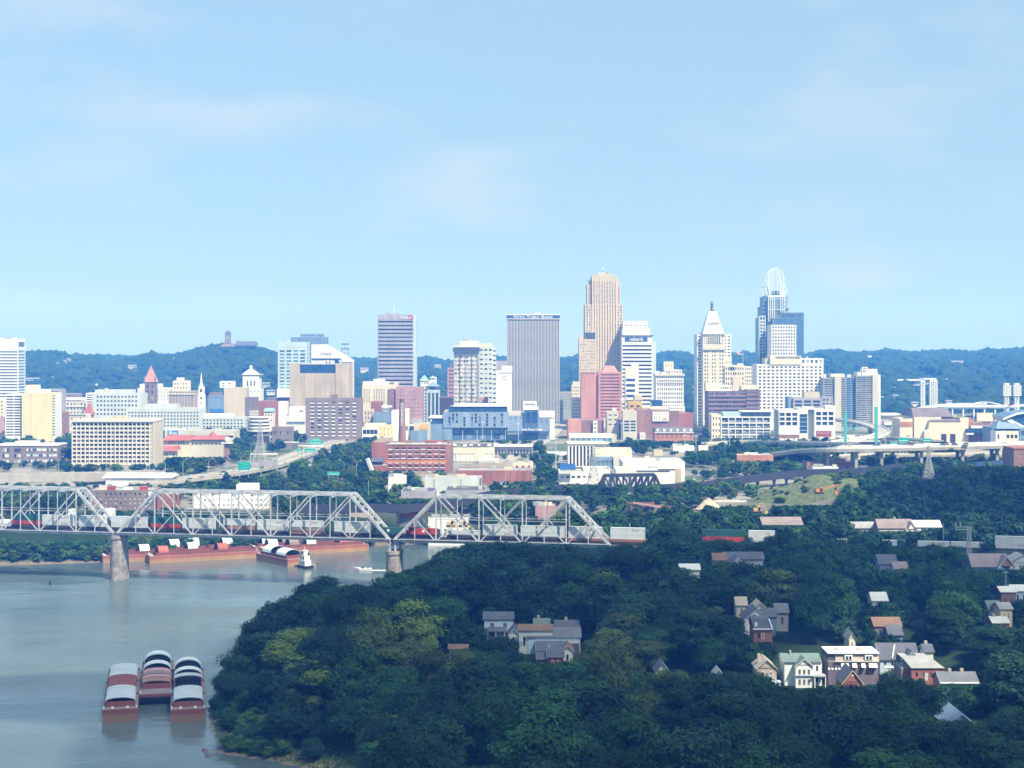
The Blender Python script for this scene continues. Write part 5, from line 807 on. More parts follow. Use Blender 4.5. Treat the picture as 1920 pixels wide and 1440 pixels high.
for (t, lb, zt) in ((0, 'tall tapering stone pier standing in the river, left one', ZB - .9), (14 * PAN + 1.6, 'squat stone pier half hidden by trees, right one', ZB - 5)):
    c = bp(t, 4.75, 0); p = thing('bridge_pier', lb, 'bridge pier', (c.x, c.y, 0), 'stone bridge piers', math.atan2(UY, UX))
    ring = lambda w, l, z: [(w * math.cos(a) * .5 + 0, (l - w) / 2 * (1 if math.sin(a) > 0 else -1) + w * .5 * math.sin(a), z) for a in np.linspace(0, 2 * math.pi, 21)[:-1] + .01]
    lv = [(7.0, 13, -5), (6.9, 12.8, 0), (6.6, 12.4, 6), (6.3, 12, 12), (6.0, 11.6, zt - 1.6)]; mb = MB(); nseg = 20
    for (w, l, z) in lv: mb.v += ring(w, l, z)
    for k in range(len(lv) - 1):
        for i in range(nseg): mb.f.append((k * nseg + i, k * nseg + (i + 1) % nseg, (k + 1) * nseg + (i + 1) % nseg, (k + 1) * nseg + i)); mb.m.append(0)
    part(p, 'shaft', mb, 'pierstone'); mb = MB()
    for z in (zt - 1.6, zt): mb.v += ring(6.9, 12.6, z)
    mb.f = [(i, (i + 1) % nseg, nseg + (i + 1) % nseg, nseg + i) for i in range(nseg)] + [tuple(range(nseg, 2 * nseg)), tuple(range(nseg))]; mb.m = [0] * len(mb.f); part(p, 'cap', mb, 'pierstone')
    for k in range(9): z = 1.5 + k * 1.75; w = 6.9 - z * .045 + .1; l = 12.8 - z * .06 + .1; mb = MB(); mb.v = ring(w, l, z) + ring(w, l, z + .28); mb.f = [(i, (i + 1) % nseg, nseg + (i + 1) % nseg, nseg + i) for i in range(nseg)]; mb.m = [0] * nseg; part(p, 'stone_course', mb, 'pierstone')
    if zt < ZB - 3:
        for (dx, dy) in ((-1, -4.4), (-1, 4.4), (1.6, -4.4), (1.6, 4.4)): part(p, 'steel_post', MB().box(dx - .4, dx + .4, dy - .4, dy + .4, zt, ZB - .8), 'steel')
e0, e1 = 24 * PAN + 7.5, 60 * PAN; mb = MB()
for k in range(30):
    ta, tb = e0 + (e1 - e0) * k / 30, e0 + (e1 - e0) * (k + 1) / 30
    prof = lambda t: [bp(t, -10, 10), bp(t, -1, ZB + .2), bp(t, 10.5, ZB + .2), bp(t, 19, 10)]
    for i in range(3): a, c = prof(ta), prof(tb); mb.q([a[i], a[i + 1], c[i + 1], c[i]])
mb.q(prof(e0)); mb.q(prof(e1)); structure('railway_embankment', mb, 'bushdirt')
tr = MB()
for off in (4, 5.5): tr.beam(bp(e0, off, ZB + .6), bp(e1, off, ZB + .6), .12, .2)
o = structure('railway_track', tr, 'rail')
# freight train: well cars and the containers they carry
def wellcar(t0, t1, lbl, c='rail'):
    L = t1 - t0; w = thing('well_car', lbl, 'freight car', tuple(bp((t0 + t1) / 2, 4.75, ZB + 1.25)), 'freight cars under the containers', math.atan2(UY, UX)); h = L / 2 + .9
    part(w, 'frame', MB().box(-h, h, -1.4, 1.4, .45, .75), c); part(w, 'well', MB().box(-L / 2 - .1, L / 2 + .1, -1.46, -1.36, .3, 1.5).box(-L / 2 - .1, L / 2 + .1, 1.36, 1.46, .3, 1.5), c); part(w, 'platform', MB().box(-h, -L / 2, -1.4, 1.4, .75, 1.5).box(L / 2, h, -1.4, 1.4, .75, 1.5), c)
    for s in (-1, 1):
        bg_ = part(w, 'bogie', MB().box(s * h - 1.2 * s - 1, s * h - 1.2 * s + 1, -1, 1, .25, .6), 'rail')
        for q in (-.8, .8): part(bg_, 'wheel', MB().cyl((s * h - 1.2 * s + q, -1, .42), (s * h - 1.2 * s + q, 1, .42), .42, .42, 10), 'rail')
def container(t0, t1, lev, m, lbl, sign=0):
    L = t1 - t0; z = ZB + 2.1 + lev * 2.92; c = thing('shipping_container', lbl, 'container', tuple(bp((t0 + t1) / 2, 4.75, z)), 'containers on the freight train', math.atan2(UY, UX))
    part(c, 'body', MB().box(-L / 2, L / 2, -1.22, 1.22, 0, 2.9), m); n = max(8, int(L / .8)); rb = MB()
    for k in range(n): rb.box(-L / 2 + L * (k + .3) / n, -L / 2 + L * (k + .7) / n, -1.27, -1.22, .2, 2.7)
    part(c, 'corrugation', rb, m, kind='stuff')
    part(c, 'rail', MB().box(-L / 2, L / 2, -1.29, -1.2, 0, .16).box(-L / 2, L / 2, -1.29, -1.2, 2.76, 2.91), m)
    for s in (-1, 1): part(c, 'corner_post', MB().box(s * L / 2 - .12, s * L / 2 + .12, -1.3, -1.15, 0, 2.92), m)
    if sign: part(c, 'lettering_panel', MB().box(L * .12, L * .34, -1.32, -1.26, 1.55, 2.3), 'fawn' if sign == 1 else 'whitepaint')
TR = [(17, 70, 'green', 'red', 'dark green container over a red one, at the left end of the bridge'), (73, 131, 'container', 'container', 'grey double stack behind the first tall post'), (142, 191, 'container', 'container', 'grey double stack left of the tall river pier'), (203, 271, 'container', 'container', 'grey double stack above the tall river pier'), (274, 332, 'green', 'red', 'dark green container over a red one, right of the tall river pier'), (337, 396, 'container', 'container', 'grey double stack right of the green and red pair'), (414, 471, 'container', 'brick', 'grey container over a dusky red one, above the moored barges'), (478, 534, 'container', 'container', 'grey double stack above the push boat'), (543, 600, 'container', 'brown', 'grey container over a brown one in mid river'), (623, 686, 'container', 'container', 'grey double stack left of the portal over the second pier'), (838, 896, None, 'container', 'single grey container right of the second pier'), (904, 966, 'container', 'container', 'grey double stack left of middle of the right span'), (974, 1056, 'container', 'container', 'grey double stack in the right half of the right span'), (1064, 1126, 'container', 'container', 'grey double stack behind the last sloping portal'), (1143, 1207, 'container', 'container', 'pale grey double stack clear of the bridge beyond its right end'), (1316, 1396, 'darkgreen', 'red', 'dark green container over a red one among the trees'), (1403, 1452, 'container', 'container', 'white grey double stack between trees below the rusty warehouse'), (1568, 1588, None, 'container', 'sliver of a grey container between two dark trees'), (1655, 1682, None, 'container', 'short view of a pale container left of the signal gantry'), (1722, 1782, None, 'container', 'low pale container before the leaning pole'), (1785, 1850, None, 'container', 'low pale container under the signal gantry'), (1868, 1935, 'container', 'container', 'pale double stack at the right edge')]
for i, (p0, p1, up, lo_, lb) in enumerate(TR):
    t0, t1 = tpx(p0), tpx(p1); wellcar(t0, t1, ('low freight car under ' + lb).replace('container over a red one', 'and red pair').replace(' of the ', ' of '), 'rust' if i in (8, 13, 14) else 'rail')
    container(t0, t1, 0, lo_, 'lower container: ' + lb if up else lb, 1 if lo_ == 'container' and i % 2 else 0)
    if up: container(t0, t1, 1, up, 'upper container: ' + lb, 1 if up == 'container' and i % 3 else 0)
def loco(p0, p1, m, lb):
    t0, t1 = tpx(p0), tpx(p1); L = t1 - t0; c = thing('locomotive', lb, 'locomotive', tuple(bp((t0 + t1) / 2, 4.75, ZB + 1.25)), None, math.atan2(UY, UX))
    part(c, 'frame', MB().box(-L / 2, L / 2, -1.5, 1.5, .8, 1.5), 'black'); part(c, 'hood', MB().box(-L / 2 + 4.6, L / 2 - .6, -1.1, 1.1, 1.5, 4.3), m); part(c, 'cab', MB().box(-L / 2 + 1.6, -L / 2 + 4.5, -1.5, 1.5, 1.5, 4.8), m); part(c, 'nose', MB().box(-L / 2 + .2, -L / 2 + 1.6, -1.1, 1.1, 1.5, 3.2), m); part(c, 'window', MB().box(-L / 2 + 2.2, -L / 2 + 3.8, -1.54, -1.5, 3.4, 4.3), 'glass'); part(c, 'fuel_tank', MB().box(-2.4, 2.4, -1.2, 1.2, .3, .8), 'black')
    for s in (-1, 1):
        for q in (-1.6, 0, 1.6): part(c, 'wheel', MB().cyl((s * L * .32 + q, -1, .5), (s * L * .32 + q, 1, .5), .5, .5, 12), 'rail')
    part(c, 'emblem', MB().cyl((L * .05, -1.16, 3), (L * .05, -1.1, 3), .6, .6, 12), 'whitepaint')
loco(690, 752, 'darkgreen', 'dark green locomotive under the portal over the second pier'); loco(756, 818, 'red', 'dark red locomotive coupled right of the green one')
t0 = tpx(-8); container(t0, tpx(13), 0, 'whitepaint', 'white container at the left edge of the picture'); 
for (p0, p1, lb) in ((128, 136, 'narrow white truck seen behind the left span'), (196, 211, 'white truck seen behind the sloping portal over the pier')):
    d = 905; t = thing('box_truck', lb, 'truck', (X((p0 + p1) / 2, d), d, ground(X(p0, d), d))); w = X(p1, d) - X(p0, d); part(t, 'box_body', MB().box(-w / 2, w / 2, 0, 7, .9, 5), 'whitepaint'); part(t, 'cab', MB().box(-w / 2, w / 2, -1.6, -.05, .6, 2.8), 'whitepaint'); VIS.append((p0, p1, 990, d))
    for q in (-1, 5): part(t, 'wheel', MB().cyl((-w / 2, q, .4), (w / 2, q, .4), .4, .4, 10), 'black')
# ------------------------------------------------------------------ barges and boats
def arch(mb, x0, x1, y0, y1, z, h, n=8, th=.18):
    for k in range(n):
        a, c = math.pi * k / n, math.pi * (k + 1) / n; xm, rx = (x0 + x1) / 2, (x1 - x0) / 2
        f = lambda t: (xm - rx * math.cos(t), z + h * math.sin(t) ** .9)
        (xa, za), (xc, zc) = f(a), f(c); mb.q([(xa, y0, za), (xc, y0, zc), (xc, y1, zc), (xa, y1, za)])
        if k not in (0, n - 1) or True:
            mb.q([(xa, y0, za), (xc, y0, zc), (xc, y0, zc - th), (xa, y0, za - th)]); mb.q([(xa, y1, za), (xc, y1, zc), (xc, y1, zc - th), (xa, y1, za - th)])
            mb.q([(xa, y0, za - th), (xc, y0, zc - th), (xc, y1, zc - th), (xa, y1, za - th)])
def barge(label, loc, rz, covers, L=59, rake=False, group='cargo barges', h=3.7, W2=5.25):
    b = thing('cargo_barge', label, 'barge', (loc[0], loc[1], 0), group, rz); rk = 7 if rake else 0
    prof = [(rk, -1.2), (0, h - .9 if rake else -1.2), (0, h), (L, h), (L, -1.2)] if rake else [(0, -1.2), (0, h), (L, h), (L, -1.2)]
    far = 'far bank' in group; part(b, 'hull', MB().prism(prof, 'x', -W2, W2), 'hullorange' if far else 'hullrust'); part(b, 'hull_band', MB().box(-W2 - .04, W2 + .04, -.04, L + .04, h - 1.5, h - .02) if not rake else MB().box(-W2 - .04, W2 + .04, -.04, L + .04, h - .85, h - .02), 'bargered' if far else 'barge'); part(b, 'deck', MB().box(-W2 + .05, W2 - .05, .1, L - .1, h, h + .06), 'brown')
    cw = W2 - .85; ch = 1.7; mb = MB(); y0, y1 = (3.2 if not rake else 8), L - 3
    mb.box(-cw, -cw + .25, y0, y1, h, h + ch).box(cw - .25, cw, y0, y1, h, h + ch).box(-cw, cw, y0, y0 + .25, h, h + ch).box(-cw, cw, y1 - .25, y1, h, h + ch); part(b, 'coaming', mb, 'barge'); part(b, 'hold_floor', MB().box(-cw + .3, cw - .3, y0 + .3, y1 - .3, h + .1, h + .2), 'black')
    for (a, c, m, hh) in covers:
        ya, yc = y0 + (y1 - y0) * a, y0 + (y1 - y0) * c; cv = MB(); arch(cv, -cw - .12, cw + .12, ya, yc, h + ch + .02, hh); o = part(b, 'cover', cv, m); shade_mb = MB(); shade_mb.v = [(-(cw - .1) * math.cos(math.pi * q / 8), ya + .5, h + ch + (hh - .35) * math.sin(math.pi * q / 8) ** .9) for q in range(9)]; shade_mb.f = [tuple(range(9))]; shade_mb.m = [0]
        if hh > 2: part(o, 'cover_shade', shade_mb, 'black')  # flat black plate standing in for the shade inside a raised cover
        n = max(2, int((yc - ya) / 2.2)); rb = MB()
        for k in range(n + 1): yy = ya + (yc - ya) * k / n; arch(rb, -cw - .2, cw + .2, yy - .1, yy + .1, h + ch + .05, hh + .08, th=.1)
        part(o, 'rib', rb, m, kind='stuff')
    for s in (-1, 1):
        for yy in (1.4, L / 3, 2 * L / 3, L - 1.4): part(b, 'bollard', MB().cyl((s * (W2 - .4), yy, h), (s * (W2 - .4), yy, h + .7), .22, .26, 6), 'whitepaint' if yy < 2 else 'black')
    if not rake:
        for xx in (-2.6, 1.8): part(b, 'hatch', MB().box(xx, xx + .8, 1, 1.8, h + .05, h + .5), 'whitepaint')
    return b
barge('rust red barge with white, red and white covers closed, left of the near three', (-118.6, 484), .215, [(0, .34, 'tarpgrey', 1.2), (.345, .66, 'barge', 1.1), (.665, 1, 'tarpgrey', 1.2)])
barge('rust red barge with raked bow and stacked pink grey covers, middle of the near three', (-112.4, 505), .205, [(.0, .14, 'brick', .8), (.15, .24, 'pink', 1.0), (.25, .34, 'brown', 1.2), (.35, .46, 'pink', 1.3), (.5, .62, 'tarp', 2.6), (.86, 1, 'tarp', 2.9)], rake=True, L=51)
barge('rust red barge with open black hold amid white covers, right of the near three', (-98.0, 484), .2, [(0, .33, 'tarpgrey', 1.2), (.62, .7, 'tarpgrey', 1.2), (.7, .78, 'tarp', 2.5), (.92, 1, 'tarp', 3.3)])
def along(p, q_): return math.atan2(q_[1] - p[1], q_[0] - p[0]) - math.pi / 2
pA, pB = np.array((X(280, 826), 827.)), np.array((X(497, 850), 851.)); rzf = along(pA, pB); dv = (pB - pA) / np.hypot(*(pB - pA)); nv = np.array((-dv[1], dv[0]))
off = lambda a, n_: tuple(pA + dv * a + nv * (5.3 + n_ * 10.9))
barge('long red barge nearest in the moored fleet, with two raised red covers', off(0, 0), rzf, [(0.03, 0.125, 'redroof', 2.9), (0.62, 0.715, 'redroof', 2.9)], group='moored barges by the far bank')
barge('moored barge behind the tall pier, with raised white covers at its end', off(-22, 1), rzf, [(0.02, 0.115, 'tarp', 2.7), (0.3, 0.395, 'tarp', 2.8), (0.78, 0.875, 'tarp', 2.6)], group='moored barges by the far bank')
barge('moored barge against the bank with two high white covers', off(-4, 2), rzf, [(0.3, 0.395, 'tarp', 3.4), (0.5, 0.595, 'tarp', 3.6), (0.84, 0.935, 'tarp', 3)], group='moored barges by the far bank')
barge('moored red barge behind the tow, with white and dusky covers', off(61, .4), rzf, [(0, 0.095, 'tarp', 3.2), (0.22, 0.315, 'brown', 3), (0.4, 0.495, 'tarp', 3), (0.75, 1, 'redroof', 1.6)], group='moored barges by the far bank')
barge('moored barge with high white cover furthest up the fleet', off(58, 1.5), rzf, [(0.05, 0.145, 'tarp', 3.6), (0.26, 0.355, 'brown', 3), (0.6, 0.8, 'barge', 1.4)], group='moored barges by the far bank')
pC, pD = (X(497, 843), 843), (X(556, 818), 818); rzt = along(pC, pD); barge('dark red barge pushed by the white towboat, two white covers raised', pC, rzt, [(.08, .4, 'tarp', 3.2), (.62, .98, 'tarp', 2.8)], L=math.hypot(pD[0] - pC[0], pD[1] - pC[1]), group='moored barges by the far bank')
tb = thing('towboat', 'white push towboat with two decks behind the dark red barge', 'towboat', (X(572, 812), 812, 0), None, rzt - math.pi / 2 + math.pi / 2 * 0 + math.radians(0))
tb.rotation_euler[2] = math.radians(-51); tb.scale = (.62, .72, .95)
part(tb, 'hull', MB().prism([(-6, -1), (-6.5, 1.4), (7.6, 1.4), (7, -1)], 'y', -3.2, 3.2), 'darksteel'); part(tb, 'rub_rail', MB().box(-6.6, 7.7, -3.3, 3.3, 1.1, 1.35), 'black'); part(tb, 'main_deck_house', MB().box(-4.6, 4.6, -2.6, 2.6, 1.42, 4.2), 'whitepaint'); part(tb, 'upper_deck_house', MB().box(-3.6, 3.2, -2.2, 2.2, 4.3, 6.8), 'whitepaint'); part(tb, 'wheelhouse', MB().box(-2.6, 1.6, -1.9, 1.9, 6.9, 9.2), 'whitepaint'); part(tb, 'wheelhouse_roof', MB().box(-3, 2, -2.2, 2.2, 9.2, 9.4), 'tarp')
for (x0, z0, n) in ((-3.8, 2.2, 4), (-2.8, 5, 3), (-2, 7.6, 2)):
    for k in range(n): part(tb, 'window', MB().box(x0 + k * 2, x0 + k * 2 + 1.1, -2.75 if z0 < 4 else -2.35 if z0 < 7 else -2.05, -2.4 if z0 < 4 else -2.1 if z0 < 7 else -1.8, z0, z0 + 1.1), 'gold' if k == 1 and z0 < 7 else 'glass')
part(tb, 'mast', MB().cyl((-.5, 0, 9.4), (-.5, 0, 12), .12, .08, 6), 'whitepaint'); part(tb, 'funnel', MB().cyl((3.2, 1.2, 6.8), (3.2, 1.2, 8.6), .5, .45, 8), 'black'); part(tb, 'deck_rail', MB().beam((-6.2, -3, 2.3), (7.2, -3, 2.3), .1), 'whitepaint')
mbt = thing('motorboat', 'small white motorboat heading left, trailing foam', 'motorboat', (X(682, 803), 803, 0), None, math.radians(180))
hm = MB(); hm.v = [(-4, -1.2, .05), (2, -1.3, .05), (4.6, 0, .35), (2, 1.3, .05), (-4, 1.2, .05), (-4.1, -1.4, 1.1), (2.2, -1.5, 1.25), (5.2, 0, 1.5), (2.2, 1.5, 1.25), (-4.1, 1.4, 1.1)]; hm.f = [(0, 1, 6, 5), (1, 2, 7, 6), (2, 3, 8, 7), (3, 4, 9, 8), (4, 0, 5, 9), (0, 4, 3, 2, 1), (5, 6, 7, 8, 9)]; hm.m = [0] * 7; part(mbt, 'hull', hm, 'whitepaint'); part(mbt, 'windscreen', MB().frustum(-.2, 1.4, -1, 1, 1.25, .1, .5, -.8, .8, 2.1), 'glass'); part(mbt, 'seat', MB().box(-2.6, -1.6, -.9, .9, 1.1, 1.6), 'darkgrey')
wk = MB()
for k in range(14):
    x = X(688, 803) + k * .95; hw = .7 + k * .12; wk.box(x, x + .8, 803 - hw + R.uniform(-.2, .2), 803 + hw, .005, .05 + R.random() * .2 * (1 - k / 16))
o = obj('wake_foam', wk.mesh('wake_foam', 'whitepaint')); o['kind'] = 'stuff'; o['label'] = 'white foam wake trailing the small motorboat'
bu = thing('buoy', 'small dark channel buoy alone in the river', 'buoy', (X(94, 757), 757, 0)); part(bu, 'float', MB().cyl((0, 0, -.3), (0, 0, .5), .7, .7, 10), 'black'); part(bu, 'marker', MB().cyl((0, 0, .5), (0, 0, 1.9), .35, .2, 8), 'black')
bu = thing('buoy', 'dark round mooring float by the wooded bank', 'buoy', (X(419, 543), 543, 0)); part(bu, 'float', MB().cyl((0, 0, -.5), (0, 0, .7), .8, .75, 12), 'black'); part(bu, 'ring', MB().cyl((0, 0, .7), (0, 0, 1.0), .25, .25, 8), 'rust')
ropeb = MB(); pts = [(-92.6, 543, 4.1), (-91, 541, 2.6), (-89.8, 539, 1.6), (-88.8, 538, 1), (-88, 537.5, .7)]
for k in range(4): ropeb.beam(pts[k], pts[k + 1], .14)
o = obj('mooring_line', ropeb.mesh('mooring_line', 'rail')); tag(o, 'slack mooring line from the right near barge towards the bank', 'rope')
for (x, y, s) in ((-88.5, 531, 1.4), (-88.9, 512, 1.1), (-86.2, 497, 1.6), (-87.4, 494, 1.2), (-85.5, 486, 1.2), (-84, 478, 1.8), (-86.2, 449.5, 1.2), (-84.2, 444.5, 1.3), (-90, 522, .9), (-98.5, 548, 1.3)):
    mb = MB(); mb.frustum(-s, s * 1.2, -s * .7, s * .8, -.6, -s * .6, s * .5, -s * .4, s * .3, s * .5); o = obj('shore_rock', mb.mesh('shore_rock', 'purple'), None, (x, y, 0)); o.rotation_euler[2] = R.uniform(0, 6); tag(o, 'low dark rock at the edge of the wooded bank', 'rock', 'rocks along the near bank')
# ------------------------------------------------------------------ buildings and plant behind the bridge
b = flatshed('brick_mill', 'dark brick mill with rows of small white windows behind the left span', 165, 287, 919, 955, 22, 'brownstone', 955, F=W_(13, 4, .34, .5, mb=1, mt=1, g=['whitepaint', 'blind', 'glass', 'whitepaint'], ind=True), cat='building')
for px in (207, 268): b.tier(px - 6, px + 6, 912, 919, 5, 'red', y=2, name='roof_vent', parapet=.1)
b.tier(278, 283, 922, 930, 3, 'whitepaint', y=-3.2, name='sign', parapet=0)
flatshed('orange_brick_shed', 'orange brick shed right of the dark mill, seen through the truss', 294, 326, 926, 960, 18, 'redbrick', 950, cat='building')
b = flatshed('white_factory', 'white factory with grey windows seen through the truss, lean-to roof', 361, 504, 930, 965, 24, 'white', 958, roof='roofwhite', F=W_(16, 2, .5, .32, mb=1, g=['blind', 'whitepaint', 'glassgrey', 'whitepaint'], ind=True), cat='building'); b.tier(443, 481, 908.5, 930, 12, 'white', y=4, name='penthouse'); b.box('canopy', 444, 480, 918, 919.2, 3, 3.9, 'grey'); b.tier(348, 440, 955, None, 8, 'slate', y=-9, parapet=0)
flatshed('white_quay_shed', 'long low white shed among bushes below the left span', 20, 186, 1000, 868, 10, 'white', 1012, roof='roofwhite')
flatshed('grey_shed', 'long dark roofed shed behind the right span, the left of two', 752, 815, 921, 985, 26, 'lilac', 932, roof='roofdark'); flatshed('grey_shed', 'long dark roofed shed behind the right span, the right of two', 835, 911, 919, 990, 30, 'grey', 930, roof='roofdark')
b = B('white_shed', 'long low white roofed shed beside the freeway curve', 188, 326, 1090, vis=904, cat='warehouse'); b.tier(198, 318, 897, None, 24, 'white', parapet=0); part(b.root, 'roof_cap', MB().prism([(-1, b.z(897) + .3), (25, b.z(897) + .3), (12, b.z(889))], 'x', b.x(192), b.x(324)), 'roofwhite')
flatshed('brick_cottage_row', 'dusky red low building half hidden right of the grassy mound', 1513, 1610, 866, 1180, 18, 'brick', 878, F=W_(12, 1, .3, .4, mb=1), cat='building').tier(1552, 1586, 863, None, 12, 'redbrick', y=-2, F=W_(5, 2, .4, .4))
flatshed('white_low_store', 'low white store along the rail viaduct', 1524, 1572, 876, 1140, 10, 'white', 884, F=W_(6, 1, .4, .3))
b = flatshed('brick_rubble_house', 'low brick and cream building among trees left of the ramps', 1382, 1450, 853, 1220, 14, 'orange', 862, roof='roofwhite')
flatshed('round_kiosk', 'small beige hut by the parking lot', 1226, 1243, 844, 1330, 8, 'beige', 850); flatshed('bus_shelter_roof', 'long white roof strip beyond the parking lot', 1262, 1302, 836, 1370, 8, 'white', 844, roof='roofwhite'); flatshed('bus_shelter_roof', 'short white roof strip right of the long one beyond the parking lot', 1310, 1328, 836, 1370, 6, 'white', 843, roof='roofwhite')
for (p0, p1, yt, d, lb) in ((898, 936, 849, 1240, 'white semi trailer parked at the yellow truck depot'), (1026, 1048, 841, 1320, 'white semi trailer parked left of the striped office, left one'), (1049, 1065, 842, 1316, 'white semi trailer parked left of the striped office, right one')):
    t = thing('semi_trailer', lb, 'trailer', (X((p0 + p1) / 2, d), d, ground(X(p0, d), d)), 'parked semi trailers'); w = X(p1, d) - X(p0, d); part(t, 'box_body', MB().box(-w / 2, w / 2, 0, 2.6, 1.1, 4), 'whitepaint'); part(t, 'chassis', MB().box(-w / 2, w / 2, .4, 2.2, .8, 1.1), 'black'); VIS.append((p0, p1, yt + 8, d))
    for q in (.36, .44): part(t, 'wheel', MB().cyl((w * q, .1, .5), (w * q, 2.5, .5), .5, .5, 10), 'black')
    part(t, 'landing_leg', MB().box(-w * .3, -w * .3 + .2, .4, 2, 0, .8), 'grey')
def excavator(label, px, py, d, c, pts, bw=4.5):
    z0 = Z(py, d); x0 = X(px, d); e = thing('excavator', label, 'excavator', (x0, d, z0)); part(e, 'track', MB().box(-2.4, 2.4, -1.6, -.9, 0, 1), 'black'); part(e, 'track', MB().box(-2.4, 2.4, .9, 1.6, 0, 1), 'black'); part(e, 'house', MB().box(-2.2, 1.4, -1.5, 1.5, 1.1, 2.8), c); part(e, 'cab', MB().box(.2, 1.9, -1.5, -.1, 1.2, 3.8), c); part(e, 'cab_window', MB().box(.4, 1.7, -1.56, -1.5, 2.3, 3.5), 'glass')
    P = [(0, 0, 2.2)] + [(X(a, d) - x0, 0, Z(c_, d) - z0) for a, c_ in pts]
    for i, nm in enumerate(('boom', 'boom', 'stick', 'grab')[:len(P) - 1]): part(e, nm, MB().beam(P[i], P[i + 1], .55 if i < 2 else .4), c)
    part(e, 'bucket', MB().frustum(P[-1][0] - .9, P[-1][0] + .9, -.8, .8, P[-1][2] - 1.6, P[-1][0] - .5, P[-1][0] + .5, -.5, .5, P[-1][2]), c); VIS.append((min(px, pts[0][0]) - 2, max(px, pts[-1][0]) + 3, py - 2, d))
excavator('orange excavator with long boom reaching over the grassy mound edge', 1536, 926, 945, 'orangepaint', [(1546, 916), (1573, 908), (1568, 921)])
excavator('yellow excavator with drooping arm in the scrap yard', 1420, 962, 900, 'gold', [(1424, 945), (1429, 943), (1437, 958)])
def heap(name, px, d, w, h, m, label, n=26):
    x0 = X(px, d); mb = MB(); k = n
    for j in range(k + 1):
        for i in range(k + 1):
            u, v = i / k * 2 - 1, j / k * 2 - 1; r = math.hypot(u, v); mb.v.append((u * w / 2, v * w * .35, -.8 + h * max(0, 1 - r) ** .8 * R.uniform(.82, 1.15)))
    for j in range(k):
        for i in range(k): a = j * (k + 1) + i; mb.f.append((a, a + 1, a + k + 2, a + k + 1)); mb.m.append(0)
    o = obj(name, mb.mesh(name, m), None, (x0, d, ground(x0, d))); tag(o, label, 'scrap heap', None); o['kind'] = 'stuff'; return o
heap('gravel_pile', 1328, 965, 16, 6.5, 'tan', 'pale tan gravel pile in the scrap yard'); heap('scrap_heap', 1435, 935, 26, 4, 'bushdirt', 'brown heap in the scrap yard'); heap('scrap_heap', 1395, 945, 24, 3.5, 'brownstone', 'grey brown scrap heap'); heap('scrap_heap', 1525, 918, 40, 7.5, 'rust', 'rust brown scrap heap under the orange excavator'); heap('scrap_heap', 1570, 905, 36, 7, 'rust', 'rusty scrap heap right of the orange excavator'); heap('scrap_heap', 1285, 950, 22, 3, 'bushdirt', 'low brown heap by the trees'); heap('scrap_heap', 1360, 940, 50, 3, 'purple', 'wide dark scrap heap in the yard')
b = B('yard_wall', 'long pale concrete wall at the back of the scrap yard', 1330, 1560, 985, vis=945, cat='wall', foot=3); b.box('panel', 1345, 1560, 941, 945, 0, .6, 'concrete'); b.box('panel', 1330, 1400, 938, 941.5, .5, 1, 'roofwhite')
for k in range(4): o = obj('steel_beam', MB().beam((0, 0, 0), (R.uniform(18, 26), R.uniform(-3, 3), -R.uniform(1, 5)), .8).mesh('steel_beam', R.choice(('pink', 'rust', 'brown'))), None, (X(1186 + k * 6, 940), 935 + k * 3, Z(941 + k * 3, 940) )); tag(o, 'long scrap steel beam leaning in the yard beyond the river trees', 'steel beam', 'scrap steel beams')
part(obj('heap_base', None) if False else thing('conveyor_trestle', 'rusty trestle carrying the scrap beams', 'trestle', (X(1195, 942), 942, 12)), 'frame', MB().box(-4, -3, 0, 1, 0, 7).box(7, 8, 0, 1, 0, 7).box(-6, 10, -.3, 1.3, 7, 8.2), 'rust')
t = thing('dockside_crane', 'red cabbed crane seen between the truss portals over the second pier', 'crane', (X(765, 905), 905, 8)); zc = Z(970, 905) - 8
part(t, 'cab', MB().frustum(-5, 5, -2, 2, zc, -4, 4, -2, 2, zc + 3.6), 'red'); part(t, 'base', MB().box(-6, 6, -2.5, 2.5, zc - 5, zc), 'darkgrey'); part(t, 'leg', MB().box(-5, -4, -2, 2, 0, zc - 5), 'grey'); part(t, 'leg', MB().box(4, 5, -2, 2, 0, zc - 5), 'grey'); part(t, 'jib', MB().beam((-2, 0, zc + 3), (-12, 0, zc + 9), .6), 'brown'); part(t, 'white_panel', MB().box(-4.6, 1, -2.1, -2, zc + 2.6, zc + 3.4), 'whitepaint')
for (px, lb) in ((845, 'left'), (868, 'right')): excavator('yellow loader working behind the right span, %s one' % lb, px, 988, 880, 'gold', [(px + 6, 978), (px + 10, 984)])
b = flatshed('white_tank_house', 'white low houses with dark windows behind the right span portal', 803, 878, 971, 900, 8, 'white', 980, F=W_(6, 1, .4, .4))
b = flatshed('tan_gable_shed', 'tan shed behind the middle of the bridge', 655, 700, 955, 930, 12, 'tan', 970)
b = flatshed('terracotta_house', 'terracotta house behind the last sloping portal', 1004, 1042, 948, 930, 12, 'pink', 965)
